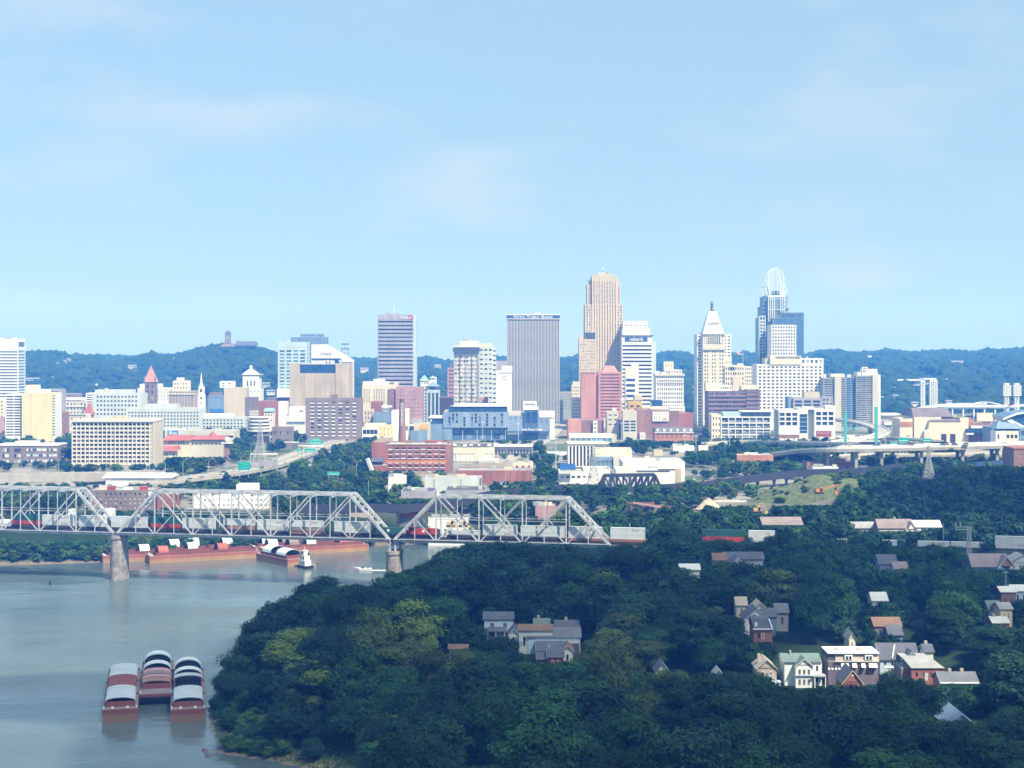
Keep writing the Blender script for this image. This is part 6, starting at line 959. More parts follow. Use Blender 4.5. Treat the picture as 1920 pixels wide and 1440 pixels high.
# ------------------------------------------------------------------ far hills
def ridge(px, pts): return np.interp(px, [p[0] for p in pts], [p[1] for p in pts])
LH = [(-120, 658), (50, 657), (85, 653), (112, 654), (128, 662), (145, 660), (160, 665), (185, 667), (210, 674), (230, 670), (262, 664), (285, 657), (305, 664), (325, 662), (345, 657), (378, 647), (400, 643), (427, 641), (455, 645), (480, 645), (500, 651), (530, 660), (565, 670), (600, 682), (640, 692), (690, 704), (740, 718), (790, 735)]
FR = [(-120, 664), (160, 662), (260, 664), (330, 660), (600, 668), (668, 668), (700, 668), (760, 671), (800, 664), (850, 676), (935, 664), (1060, 667), (1085, 663), (1230, 660), (1262, 655), (1285, 657), (1312, 663), (1400, 656), (1430, 662), (1510, 660), (1540, 653), (1570, 652), (1600, 658), (1640, 654), (1665, 651), (1700, 655), (1730, 657), (1760, 652), (1800, 654), (1830, 656), (1850, 650), (1885, 652), (1905, 649), (2040, 650)]
fm = bpy.data.materials.new('hill_forest'); fm.use_nodes = True; n = fm.node_tree; pb = n.nodes['Principled BSDF']; pb.inputs['Roughness'].default_value = .95; pb.inputs['Specular IOR Level'].default_value = .05; geo = n.nodes.new('ShaderNodeNewGeometry')
n.links.new(noise_ramp(.02, [(.25, (.012, .03, .012)), (.5, (.023, .05, .018)), (.64, (.036, .066, .024)), (.76, (.085, .11, .045))], 8), pb.inputs['Base Color'])
ico = bpy.data.meshes.new('tmp'); import bmesh
bm = bmesh.new(); bmesh.ops.create_icosphere(bm, subdivisions=2, radius=1); ico_v = np.array([v.co[:] for v in bm.verts]); ico_f = np.array([[v.index for v in f.verts] for f in bm.faces]); bm.free(); bpy.data.meshes.remove(ico)
bm = bmesh.new(); bmesh.ops.create_icosphere(bm, subdivisions=1, radius=1); ic1_v = np.array([v.co[:] for v in bm.verts]); ic1_f = np.array([[v.index for v in f.verts] for f in bm.faces]); bm.free()
def forest(label, pts, px0, px1, d0, d1, n, zlow, rr):
    px = NR.uniform(px0, px1, n); t = 1 - NR.uniform(0, 1, n) ** 1.35; t[: n // 4] = NR.uniform(.965, 1, n // 4)
    zr = CAMZ - (ridge(px, pts) - HY) / FOC * d1 - rr[1] * .9; d = d0 + (d1 - d0) * t; wob = 6 * np.sin(px * .045 + t * 7) + 5 * np.sin(px * .11 - t * 13)
    z = zlow + (zr - zlow) * t + wob * np.sin(np.pi * np.clip(t, 0, 1)) ; r = NR.uniform(*rr, n)
    V = ic1_v[None] * r[:, None, None] * (1 + NR.normal(0, .16, (n, len(ic1_v), 1))) * np.array([1, 1, .85]); V = V + np.stack([(px - CX) / FOC * d, d, z], 1)[:, None]
    F = ic1_f[None] + (np.arange(n) * len(ic1_v))[:, None, None]; me = bpy.data.meshes.new('hillside_forest'); me.from_pydata(V.reshape(-1, 3).tolist(), [], F.reshape(-1, 3).tolist()); me.materials.append(fm); o = obj('hillside_forest', me); o['kind'] = 'stuff'; o['label'] = label
    mb = MB(); pp = np.linspace(px0, px1, 60); tt = np.linspace(0, 1, 14)
    for b_ in tt:
        for a in pp: dd = d0 + (d1 - d0) * b_; mb.v.append(((a - CX) / FOC * dd, dd, zlow - 4 + (CAMZ - (float(ridge(a, pts)) - HY) / FOC * d1 - rr[1] - zlow) * b_ + (0 if b_ < 1 else 0) - 4))
    for j in range(13):
        for i in range(59): k = j * 60 + i; mb.f.append((k, k + 1, k + 61, k + 60)); mb.m.append(0)
    for i in range(59): k = 13 * 60 + i; q0, q1 = mb.v[k], mb.v[k + 1]; mb.q([q0, q1, (q1[0] * 1.1, q1[1] + 500, 5), (q0[0] * 1.1, q0[1] + 500, 5)])
    structure('hill', mb, fm)
forest('wooded hill on the left skyline behind the city', LH, -120, 790, 2150, 3000, 4200, 22, (7, 13))
forest('long wooded ridge closing the far skyline', FR, -120, 2040, 2100, 3900, 9000, 20, (8, 15))
b = B('hilltop_church', 'hazy brown church tower on the wooded hilltop', 412, 484, 2950, zb=Z(650, 2950), cat='church', foot=0)
b.tier(421, 432, 640, None, 10, 'brownstone', parapet=0, F=W_(1, 1, .4, .4, g='glass')); b.tier(421.5, 431.5, 625, 640, 9, 'brownstone', y=.5, F=W_(2, 1, .5, .6, mb=3, mt=2, g='paleblue', dp=1), parapet=0, name='belfry'); part(b.root, 'belfry_roof', MB().frustum(b.x(420.5), b.x(432.5), 0, 10, b.z(625), b.x(424.5), b.x(428.5), 4, 6, b.z(620)), 'slate'); b.tier(441, 478, 648, None, 20, 'brown', y=6, F=W_(9, 1, .4, .4), parapet=0); part(b.root, 'nave_roof', MB().prism([(5, b.z(648) + .3), (27, b.z(648) + .3), (16, b.z(640))], 'x', b.x(440), b.x(479)), 'slate'); part(b.root, 'chimney', MB().box(b.x(446), b.x(447), 14, 15, b.z(644), b.z(638)), 'brown'); part(b.root, 'apse', MB().frustum(b.x(412), b.x(440), -2, 12, 0, b.x(422), b.x(432), 2, 8, b.z(641)), 'brownstone')
HH = [(97, 108, 680, 'white'), (110, 122, 676, 'cream'), (122, 131, 673, 'paleblue'), (47, 72, 709, 'paleblue'), (240, 254, 685, 'white'), (325, 345, 671, 'pink'), (98, 112, 706, 'stone'), (676, 690, 690, 'white'), (668, 672, 712, 'white'), (815, 826, 684, 'stone'), (1640, 1648, 703, 'white'), (1785, 1806, 677, 'stone'), (1652, 1672, 744, 'white'), (1676, 1690, 741, 'paleblue'), (1711, 1722, 754, 'white'), (1775, 1785, 751, 'white'), (1286, 1300, 726, 'white'), (1288, 1306, 735, 'paleblue'), (1665, 1680, 726, 'cream'), (492, 505, 718, 'paleblue'), (500, 514, 732, 'white')]
for i, (p0, p1, yt, m) in enumerate(HH):
    left = p0 < 760; pts, d0, d1, zl = (LH, 2150, 3000, 22) if left else (FR, 2100, 3900, 20); pm = (p0 + p1) / 2; zr = CAMZ - (float(ridge(pm, pts)) - HY) / FOC * d1 - 12
    best = min(np.linspace(0, .96, 60), key=lambda t: abs(PY(zl + (zr - zl) * t + 8, d0 + (d1 - d0) * t) - yt)); d = d0 + (d1 - d0) * best - 16
    b = B('hillside_house', '%s house on the wooded hill %s' % ({'white': 'white', 'cream': 'cream', 'paleblue': 'pale blue', 'pink': 'dusky pink', 'stone': 'beige'}[m], ['behind the yellow tower', 'left of the hotel towers', 'beyond the lilac tower', 'above the right hand apartments', 'behind the pyramid tower'][0 if pm < 200 else 1 if pm < 600 else 2 if pm < 900 else 4 if pm < 1400 else 3]), p0, p1, d, zb=Z(yt + 7, d), foot=0, group='small houses on the far hills', cat='house'); b.tier(p0, p1, yt + 1.5, yt + 9, 10, m, F=W_(3, 1, .4, .4, mb=1), parapet=0); part(b.root, 'gable_roof', MB().prism([(-1, b.z(yt + 1.5) + .3), (11, b.z(yt + 1.5) + .3), (5, b.z(yt - .6))], 'x', b.x(p0) - 1, b.x(p1) + 1), 'roofgrey')
for (nm, lb, a, c) in (('inclined_shed', 'white sloping roof strip on the hill right of the yellow tower', (165, 725), (183, 721)), ('hill_road_wall', 'thin pale wall along the hill foot', (110, 734), (162, 733)), ('flying_banner', 'small white blimp shaped roof on the far right ridge', (1627, 668), (1634, 668.5))):
    d = 2440 if a[0] < 400 else 2890; o = obj(nm, MB().beam((X(a[0], d), d, Z(a[1], d)), (X(c[0], d), d, Z(c[1], d)), 3, 3 if a[0] > 400 or a[0] > 150 else 1.6).mesh(nm, 'white')); tag(o, lb, 'roof' if 'wall' not in nm else 'wall')
# ------------------------------------------------------------------ houses among the trees on the near bank
def HD(ytop, h):
    d = 500.
    for _ in range(30): d = FOC * (CAMZ - 9 - 10 * float(smooth((d - 420) / 300)) - h) / (ytop - HY)
    return d
def gable(b, x0, x1, y0, y1, ze, zr, ax, wall, roof, ov=.45, th=.22, trim=None):
    if ax == 'y':
        m = (x0 + x1) / 2; s = (zr - ze) / (m - x0) * ov; part(b.root, 'gable_wall', MB().prism([(x0, ze), (x1, ze), (m, zr)], 'y', y0, y1), wall); S = [[(x0 - ov, ze - s), (m, zr), (m, zr + th), (x0 - ov, ze - s + th)], [(x1 + ov, ze - s), (m, zr), (m, zr + th), (x1 + ov, ze - s + th)]]; a0, a1, A = y0 - ov, y1 + ov, 'y'
    else:
        m = (y0 + y1) / 2; s = (zr - ze) / (m - y0) * ov; part(b.root, 'gable_wall', MB().prism([(y0, ze), (y1, ze), (m, zr)], 'x', x0, x1), wall); S = [[(y0 - ov, ze - s), (m, zr), (m, zr + th), (y0 - ov, ze - s + th)], [(y1 + ov, ze - s), (m, zr), (m, zr + th), (y1 + ov, ze - s + th)]]; a0, a1, A = x0 - ov, x1 + ov, 'x'
    for s_ in S: part(b.root, 'roof', MB().prism(s_, A, a0, a1), roof)
    if trim:
        for s_ in S: part(b.root, 'trim', MB().prism([(p[0], p[1] - .12) for p in s_], A, a0 - .06, a0 + .08), trim)
def house(label, p0, p1, yt, ye, h, wall, roof, ax='x', dep=9, F=None, vis=None, chim=(), name='house', trim=None, L=None, y=0, rz=0, d=None, foot=9, wn='wall'):
    F = F or W_(max(1, int((p1 - p0) / 13)), 1, .3, .5, g=['glass', 'glassgrey'], ind=True, mb=1.4, mt=.5, dp=.2); trim = trim or ('whitepaint' if roof in ('slate', 'brown', 'slategreen') else None); d = d or HD(yt, h); vis = vis and yt + .58 * (vis - yt); b = B(name, label, p0, p1, d, vis=vis, zb=None, cat='house', rz=rz, foot=foot); b.tier(p0, p1, ye, None, dep, wall, F=F, L=L, parapet=0, name=wn)
    x0, x1 = b.x(p0), b.x(p1)
    if roof: gable(b, x0, x1, 0, dep, b.z(ye) + .02, b.z(yt), ax, wall, roof, trim=trim)
    for c in chim: part(b.root, 'chimney', MB().box(b.x(c) - .45, b.x(c) + .45, dep * .45, dep * .45 + .9, b.z(ye), b.z(yt) + 1.1), 'fawn')
    return b
HW = lambda c, r, **o: W_(c, r, .3, .5, **{**dict(g=['glass', 'glassgrey'], ind=True, mb=.8, mt=.5, dp=.2), **o})
def frames(b, p0, p1, ye, c, r, m='whitepaint', mb_=.8, mt=.5, wf=.3, hf=.5, ml=.5):
    x0, x1 = b.x(p0), b.x(p1); H = b.z(ye); pu = (x1 - x0 - 2 * ml) / c; pz = (H - mb_ - mt) / r
    for i in range(c):
        for j in range(r):
            cx, cz = x0 + ml + pu * (i + .5), mb_ + pz * (j + .5); w, h = pu * wf / 2, pz * hf / 2; f = MB(); f.box(cx - w - .14, cx - w, -.07, -.005, cz - h - .14, cz + h + .14).box(cx + w, cx + w + .14, -.07, -.005, cz - h - .14, cz + h + .14).box(cx - w, cx + w, -.07, -.005, cz + h, cz + h + .14).box(cx - w, cx + w, -.07, -.005, cz - h - .14, cz - h); f.box(cx - .04, cx + .04, .05, .12, cz - h, cz + h); part(b.root, 'window_frame', f, m)
b = house('pale grey two storey house with slate roof, leftmost of the hillside houses', 908, 962, 1152, 1161, 9, 'paleblue', 'slate', F=HW(2, 2), vis=1183, L=HW(2, 2)); frames(b, 908, 962, 1161, 2, 2)
part(b.root, 'porch_roof', MB().frustum(b.x(912), b.x(950), -3, 0, b.z(1181), b.x(917), b.x(947), -.5, 0, b.z(1175)), 'slate')
for px in (914, 930, 946): part(b.root, 'porch_post', MB().box(b.x(px) - .1, b.x(px) + .1, -2.8, -2.6, 0, b.z(1181)), 'whitepaint')
b = house('small white gabled annexe beside the pale grey house', 954, 972, 1178, 1188, 6, 'white', 'slate', 'y', dep=12, vis=1198)
b = house('long white barn like house with grey roof and two slit windows', 990, 1088, 1181, 1194, 8, 'paleblue', 'darkgrey', dep=8, F=HW(4, 1, mb=2.5, skipc=(0, 1)), vis=1212, L=HW(1, 1)); b.tier(1004, 1086, 1207, None, 3.5, 'slate', y=-3.6, parapet=0, name='lean_to')
b = house('brown roofed house hidden behind the long white house', 973, 1036, 1175, 1182, 9, 'palegreen', 'timber', dep=8, vis=1182)
b = house('pale green gable roof behind the long white house', 1003, 1030, 1163, 1175, 8.5, 'palegreen', 'slategreen', dep=6, vis=1172, chim=(1010,)); b = house('dark slate roof among trees behind the long white house', 1043, 1085, 1167, 1178, 8, 'grey', 'slate', dep=8, vis=1178, chim=(1062,))
b = house('slate roofed house with small brown gable before the long white house', 1007, 1062, 1207, 1220, 7, 'brown', 'slate', dep=8, vis=1220); b = house('tiny brown gabled house with white trim', 1054, 1074, 1209, 1219, 7, 'white', 'timber', 'y', dep=7, vis=1218, trim='whitepaint')
b = house('small red house with slate roof and white framed windows', 1028, 1056, 1220, 1232, 7.5, 'red', 'slate', dep=7, F=HW(2, 2), vis=1252, chim=(1030,)); frames(b, 1028, 1056, 1232, 2, 2); b = house('low dark house with white window left of the red house', 1008, 1028, 1227, 1236, 6, 'slate', 'slate', dep=6, F=HW(2, 1), vis=1242); frames(b, 1008, 1028, 1236, 2, 1)
b = house('white dormer cupola house peeking over the trees', 1381, 1400, 1122, 1134, 10, 'stone', 'fawn', 'x', dep=6, F=HW(1, 2), vis=1143); frames(b, 1381, 1400, 1134, 1, 2)
b = house('white gabled house above the mansard brick house', 1396, 1442, 1142, 1161, 9, 'white', 'slate', 'y', dep=10, F=HW(2, 2), vis=1160); b.box('attic_window', 1412, 1418, 1153, 1157, -.2, .1, 'glass')
b = house('small cream gable behind the white gabled house', 1412, 1440, 1131, 1144, 10, 'cream', 'fawn', 'y', dep=9, vis=1144, trim='brown'); b = house('dark slate roofed house right of the white gabled house', 1432, 1456, 1144, 1156, 9, 'bluegrey', 'slate', dep=8, vis=1162); b = house('grey roof corner right of the cluster of gables', 1455, 1478, 1135, 1148, 9, 'grey', 'darkgrey', dep=7, vis=1150)
d = HD(1161, 10); b = B('mansard_house', 'red brick house with slate mansard and white cornice', 1412, 1449, d, vis=1200, cat='house'); b.tier(1413, 1448, 1180, None, 9, 'redbrick', F=HW(2, 1, mb=3, skipc=(1,)), parapet=0); frames(b, 1413, 1448, 1180, 1, 1, mb_=3, ml=2); part(b.root, 'mansard_roof', MB().frustum(b.x(1412), b.x(1449), -.4, 9.4, b.z(1180) + .3, b.x(1409), b.x(1443), 1.2, 7, b.z(1161)), 'slate'); b.box('cornice', 1412, 1449.5, 1178.6, 1181, -.6, -.02, 'whitepaint'); part(b.root, 'verge', MB().beam((b.x(1447), -.7, b.z(1178)), (b.x(1442), 1, b.z(1161)), .35), 'whitepaint'); b.box('dormer_window', 1415, 1420, 1168, 1175, -.3, .8, 'whitepaint')
b = house('small grey house with white gable left of the tall white house', 1420, 1456, 1238, 1254, 7.5, 'fawn', 'fawn', 'y', dep=9, F=HW(2, 2), vis=1278, chim=(1427,)); frames(b, 1420, 1456, 1254, 2, 2); part(b.root, 'porch_roof', MB().box(b.x(1440), b.x(1462), -2.6, -.02, b.z(1277), b.z(1275)), 'paleblue')
for px in (1444, 1452, 1460): part(b.root, 'porch_post', MB().box(b.x(px) - .1, b.x(px) + .1, -2.5, -2.3, 0, b.z(1277)), 'whitepaint')
d = HD(1231, 9.5); b = B('house', 'tall white two storey house with green roof and front gable', 1471, 1542, d, vis=1289, cat='house'); b.tier(1471, 1541, 1241, None, 9, 'white', y=2.5, F=W_(5, 2, .3, .5, mb=.6, mt=.4, m=.4, g='glass', ind=True, skipc=(0, 1, 2, 3), dp=.2), L=HW(2, 2), parapet=0); gable(b, b.x(1471), b.x(1541), 2.5, 11.5, b.z(1241, 2.5), b.z(1231, 2.5), 'x', 'white', 'slategreen')
b.tier(1492, 1524, 1248, None, 4, 'white', F=W_(3, 2, .34, .52, mb=.6, mt=.6, m=.5, g='glass', ind=True, skip=((1, 0),) if False else (), dp=.2), parapet=0, name='front_bay'); gable(b, b.x(1492), b.x(1524), 0, 6, b.z(1248), b.z(1235), 'y', 'white', 'slategreen', trim='whitepaint'); frames(b, 1492, 1524, 1248, 3, 2, 'grey', .6, .6, .34, .52, .5); part(b.root, 'chimney', MB().box(b.x(1487), b.x(1490), 6, 7, b.z(1240), b.z(1227)), 'fawn'); b.box('porch_roof', 1524, 1549, 1267, 1269.4, -1, 2.3, 'grey'); b.box('bay_hood', 1491, 1525, 1266, 1267.4, -.5, -.02, 'paleblue')
for px in (1527, 1547): part(b.root, 'porch_post', MB().box(b.x(px) - .12, b.x(px) + .12, -.8, -.6, 0, b.z(1269.4)), 'whitepaint')
d = HD(1223, 10); b = B('mansard_terrace', 'long brown terrace with grey mansard, dormers and four white awnings', 1553, 1648, d, vis=1254, cat='house'); b.tier(1553, 1647, 1241, None, 10, 'purple', F=W_(6, 1, .5, .4, mb=5, mt=1, g='glassbrown', ind=True), L=HW(4, 2), parapet=0); part(b.root, 'mansard_roof', MB().frustum(b.x(1566), b.x(1648), -.3, 10, b.z(1241) + .3, b.x(1567), b.x(1647), 1, 9, b.z(1225.5)), 'fawn'); part(b.root, 'mansard_roof', MB().box(b.x(1553), b.x(1565.8), .5, 9.5, b.z(1241) + .3, b.z(1226)), 'slate'); b.box('cornice', 1552, 1649, 1224, 1226, -.2, 10, 'whitepaint'); b.box('belt_course', 1565, 1648, 1239.6, 1241.4, -.6, -.32, 'stone')
for px in (1588, 1626): b.box('dormer', px - 4, px + 11, 1229, 1238, -.5, 1.2, 'whitepaint'); b.box('dormer_window', px - 1.5, px + 2.5, 1230.5, 1237, -.56, -.51, 'glass'); b.box('dormer_window', px + 4.5, px + 8.5, 1230.5, 1237, -.56, -.51, 'glass')
for (a, c) in ((1576, 1591), (1597, 1606), (1614, 1622), (1628, 1644)): part(b.root, 'awning', MB().frustum(b.x(a), b.x(c), -1.4, -.02, b.z(1250), b.x(a) + .1, b.x(c) - .1, -.3, -.02, b.z(1243)), 'whitepaint')
for px in (1574, 1616): part(b.root, 'chimney', MB().box(b.x(px) - .6, b.x(px) + .6, 4, 5, b.z(1225), b.z(1219)), 'fawn')
b = house('red brick cottage with steep gable and yellow trim', 1580, 1617, 1257, 1280, 8, 'redbrick', 'slate', 'y', dep=10, F=HW(3, 1, mb=1.5, skipc=(0, 1)), vis=1300, trim='yellow'); frames(b, 1604, 1616, 1280, 1, 1, mb_=1.5); part(b.root, 'porch_roof', MB().frustum(b.x(1568), b.x(1596), -3, -.02, b.z(1298), b.x(1570), b.x(1594), -1, -.02, b.z(1288)), 'slate'); b.box('porch_post', 1577, 1579, 1297, 1310, -2.6, -2.3, 'gold'); b.box('attic_window', 1597, 1601, 1265, 1268, -.12, -.02, 'whitepaint')
b = house('white house with slate roof, blue trim and brick chimney', 1650, 1722, 1212, 1236, 9, 'paleblue', 'slate', 'x', dep=10, F=HW(5, 1, mb=3), vis=1240); gable(b, b.x(1690), b.x(1722), -2, 6, b.z(1236), b.z(1219), 'y', 'white', 'slate', trim='skyblue'); b.tier(1691, 1721, 1236, None, 3, 'white', y=-2, parapet=0, F=HW(2, 1)); b.box('attic_window', 1705, 1708, 1227, 1232, -2.12, -2.02, 'slate'); b.box('chimney', 1697, 1706, 1208, 1222, 6, 7.4, 'tan'); part(b.root, 'valley_board', MB().beam((b.x(1672), -.6, b.z(1234)), (b.x(1684), 4.4, b.z(1214)), .3), 'whitepaint')
d = HD(1237, 7.5); b = B('flat_roof_house', 'brick house with large pale hipped flat roof', 1690, 1770, d, vis=1268, cat='house'); b.tier(1709, 1769, 1254, None, 10, 'redbrick', F=HW(4, 1, mb=2), parapet=0); b.tier(1690, 1709, 1254, None, 14, 'brown', y=3, parapet=0); part(b.root, 'hip_roof', MB().frustum(b.x(1708), b.x(1771), -.5, 14, b.z(1254) + .3, b.x(1700), b.x(1752), 4, 13, b.z(1240)), 'roofgrey'); b.box('roof_vent', 1733, 1737, 1246, 1251, 2.4, 3.4, 'slate'); b.box('door', 1734, 1740, 1262, 1276, -.1, -.02, 'stone')
b = house('long low orange brick house with grey roof and chimneys', 1764, 1834, 1266, 1281, 6, 'orange', 'darkgrey', dep=9, F=HW(6, 1), vis=1290, chim=(1788, 1811)); b.box('eave', 1763, 1835, 1280, 1282, -.7, -.02, 'whitepaint')
b = house('yellow house with white windows at the right edge of the wood', 1876, 1898, 1134, 1142, 10, 'yellow', 'roofgrey', dep=9, F=HW(2, 2), vis=1156); frames(b, 1876, 1898, 1142, 2, 2); b = house('low orange brick and cream house below the yellow house', 1862, 1892, 1160, 1168, 6, 'orange', 'roofwhite', dep=8, F=HW(2, 1), vis=1180, chim=(1869,)); frames(b, 1862, 1892, 1168, 2, 1)
b = house('grey green roofed house left of the yellow house', 1855, 1878, 1130, 1142, 9, 'palegreen', 'slategreen', dep=8, vis=1155); b = house('grey white house with brick side at the right edge', 1877, 1905, 1103, 1110, 10, 'brick', 'roofwhite', dep=8, F=HW(2, 1), vis=1132); b = house('pale blue house corner at the right edge', 1900, 1940, 1100, 1108, 10, 'paleblue', 'roofwhite', dep=8, F=HW(3, 2), vis=1115)
b = house('brown roofed house with brick storey, behind the passing train', 1648, 1712, 976, 990, 9.5, 'brown', 'brown', 'x', dep=11, F=HW(6, 2), vis=1006, chim=(1682,), d=775); gable(b, b.x(1698), b.x(1716), -3, 4, b.z(993), b.z(979), 'y', 'white', 'brown'); b.tier(1699, 1715, 993, None, 3, 'white', y=-3, parapet=0, F=HW(2, 1)); b.box('belt_course', 1648, 1698, 994, 996, -.2, -.02, 'stone')
b = house('long white roofed shed right of the brown roofed house', 1707, 1765, 978, 988, 9, 'white', 'roofwhite', dep=10, vis=996, d=790); b = house('grey white roof left of the brown roofed house', 1600, 1644, 981, 990, 8, 'grey', 'roofgrey', dep=10, vis=997, d=785); b = house('rusty brown warehouse with ribbed roof behind the train', 1431, 1505, 973, 984, 9, 'rust', 'brown', dep=16, vis=992, d=800, name='rusty_warehouse')
b = house('grey roofed house with red brick gable, right edge below the train', 1824, 1892, 1042, 1062, 9, 'bluegrey', 'brown', 'x', dep=11, F=HW(5, 1), vis=1080, d=660); gable(b, b.x(1871), b.x(1899), -2, 6, b.z(1060), b.z(1043), 'y', 'brick', 'brown', trim='whitepaint'); part(b.root, 'front_gable', MB().prism([(b.x(1852), b.z(1074)), (b.x(1890), b.z(1074)), (b.x(1872), b.z(1060))], 'y', -5, -2.1), 'bluegrey'); b.tier(1853, 1889, 1074, None, 3, 'paleblue', y=-5, F=HW(3, 1), parapet=0); b = house('pale green gable at the right edge beside the brick gabled house', 1893, 1945, 1041, 1056, 9, 'palegreen', 'roofgrey', 'y', dep=10, vis=1062, d=672)
b = house('long slate roof among trees below the train', 1360, 1432, 1038, 1048, 8, 'grey', 'slate', dep=9, vis=1048, d=655); b = house('small brown roofed house with white gable beside the long slate roof', 1338, 1362, 1040, 1050, 8, 'beige', 'timber', dep=8, vis=1052, d=650); b = house('low brick house with white wall under the long slate roof', 1372, 1394, 1045, 1056, 8, 'white', 'slate', 'y', dep=8, vis=1058, d=640)
b = house('slate roof by the orange brick gable, below the pale containers', 1650, 1682, 1043, 1057, 8, 'bluegrey', 'slate', dep=9, vis=1058, d=640); b = house('orange brick gable among dark trees below the train', 1677, 1702, 1056, 1066, 7, 'orange', 'brown', 'x', dep=7, F=HW(2, 1), vis=1068, d=628); b = house('white roofed low building in trees below the bridge end', 1276, 1312, 1060, 1068, 7, 'white', 'roofwhite', dep=7, vis=1067, d=625)
b = house('dark blue roofed house deep among the lowest trees', 1776, 1830, 1338, 1360, 7, 'bluegrey', 'bluegrey', 'y', dep=14, vis=1362, d=438, trim='tarp'); b = house('grey pyramid roofed house with white side between yellow green trees', 1230, 1254, 1245, 1260, 7, 'white', 'darkgrey', 'y', dep=8, vis=1262); b = house('tiny cream gable in trees above the tall white house', 1592, 1604, 1186, 1197, 7, 'cream', 'grey', 'y', dep=8, vis=1198)
b = house('half hidden white house with dark roof amid the tall central trees', 1636, 1664, 1114, 1126, 9, 'white', 'roofwhite', dep=8, F=HW(3, 1), vis=1132); b = house('brown hip roofed bungalow in the right hand trees', 1640, 1690, 1162, 1174, 7, 'brown', 'timber', dep=9, vis=1176); b = house('blue grey bungalow roof with white fascia in the right hand trees', 1668, 1692, 1176, 1190, 6, 'bluegrey', 'slate', dep=8, vis=1192, trim='whitepaint'); b = house('tiny white ridge roof left of the wooded houses', 842, 876, 1212, 1217, 6, 'bluegrey', 'timber', dep=6, vis=1219); b = house('cream cottage peeking behind the white blue trimmed house', 1735, 1750, 1212, 1222, 8, 'cream', 'slate', dep=7, vis=1226, chim=(1741,))
b = house('white gable peeking out right of the yellow green trees', 1340, 1356, 1256, 1266, 6, 'white', 'grey', 'y', dep=6, vis=1264)
# ------------------------------------------------------------------ poles, pylons, lamps, signs, vehicles
def pylon(label, px, yb, yt, d):
    z0 = ground(X(px, d), d); t = thing('transmission_tower', label, 'pylon', (X(px, d), d, z0), 'steel lattice pylons'); H = Z(yt, d) - z0; lattice(t, 0, 0, 0, H * .62, H * .16, H * .05, 6, .34, 'pole'); lattice(t, 0, 0, H * .62, H, H * .05, H * .02, 5, .3, 'pole', 'mast_leg')
    for f in (.72, .84, .96): part(t, 'cross_arm', MB().beam((-H * .15, 0, H * f), (H * .15, 0, H * f), .4), 'pole')
    VIS.append((px - 10, px + 10, yb - 4, d))
pylon('grey lattice pylon in front of the ramps and arena', 1741, 900, 836, 1105); pylon('grey lattice pylon beside the freeway curve', 488, 872, 790, 1180); pylon('grey lattice pylon before the striped office', 1113, 908, 838, 1045)
lp = thing('street_lamp', 'slim grey street lamp with curved arm beside the freeway', 'street lamp', (0, 0, -50), 'street lamps beside the freeway')
part(lp, 'pole', MB().cyl((0, 0, 0), (0, 0, 11), .22, .16, 6), 'pole'); am = MB()
for k in range(4): a, c = k / 4 * 1.3, (k + 1) / 4 * 1.3; am.beam((3 * math.sin(a) * .9, 0, 11 + 1.6 * (1 - math.cos(a)) + .9 * math.sin(a)), (3 * math.sin(c) * .9, 0, 11 + 1.6 * (1 - math.cos(c)) + .9 * math.sin(c)), .16)
part(lp, 'arm', am, 'pole'); part(lp, 'lamp', MB().box(2.4, 3.6, -.25, .25, 12.9, 13.15), 'white')
LAMPS = [(425, 891), (391, 893), (452, 884), (507, 842), (515, 838), (526, 834), (310, 898), (343, 894), (668, 898), (645, 897), (540, 830), (470, 860), (533, 912), (412, 905), (560, 845), (200, 886), (110, 890), (40, 893), (231, 888), (280, 900), (990, 902), (975, 880)]
for i, (px, py) in enumerate(LAMPS):
    p = W(px, py, 20 if py < 880 else 18.5); r = lp if i == 0 else copy_thing(lp, p); r.location = p; r.rotation_euler[2] = math.pi if i % 3 == 0 else 0; r['label'] = 'slim grey street lamp with curved arm ' + ('by the pale ramp wall' if px < 130 else 'near the white roofed shed' if px < 350 else 'by the large green sign' if px < 480 else 'along the freeway curve' if px < 580 else 'by the small green street sign' if px < 800 else 'on the street by the red factory')
tp = thing('floodlight_mast', 'slender pale mast along the event centre front', 'mast', (0, 0, -50), 'masts before the event centre'); part(tp, 'pole', MB().cyl((0, 0, 0), (0, 0, 22), .3, .2, 6), 'paleblue'); part(tp, 'light_head', MB().box(-1.2, 1.2, -.3, .3, 22, 22.5), 'white')
for i, (px, py) in enumerate([(803, 838), (905, 838), (972, 842), (537, 836), (549, 836), (1042, 878), (1165, 840), (1305, 872), (1368, 858), (1284, 870)]):
    p = W(px, py, 20.3); r = tp if i == 0 else copy_thing(tp, p, label='slender pale floodlight mast %s' % ('before the long brown apartments' if px < 560 else 'by the parking lot' if px > 1200 else 'by the striped office' if px > 1000 else 'before the event centre')); r.location = p
for px, y0, y1, d in ((1585, 833, 775, 1330), (1643, 835, 764, 1320)):
    t = thing('bridge_post', 'turquoise steel post beside the highway ramps, %s one' % ('shorter left' if px < 1600 else 'taller right'), 'steel post', (X(px, d), d, ground(X(px, d), d)), 'turquoise bridge posts'); z0 = t.location.z; part(t, 'post', MB().box(-1.1, 1.1, -1, 1, 0, Z(y1, d) - z0), 'teal'); part(t, 'cap', MB().box(-1.25, 1.25, -1.15, 1.15, Z(y1, d) - z0, Z(y1, d) - z0 + .4), 'teal')
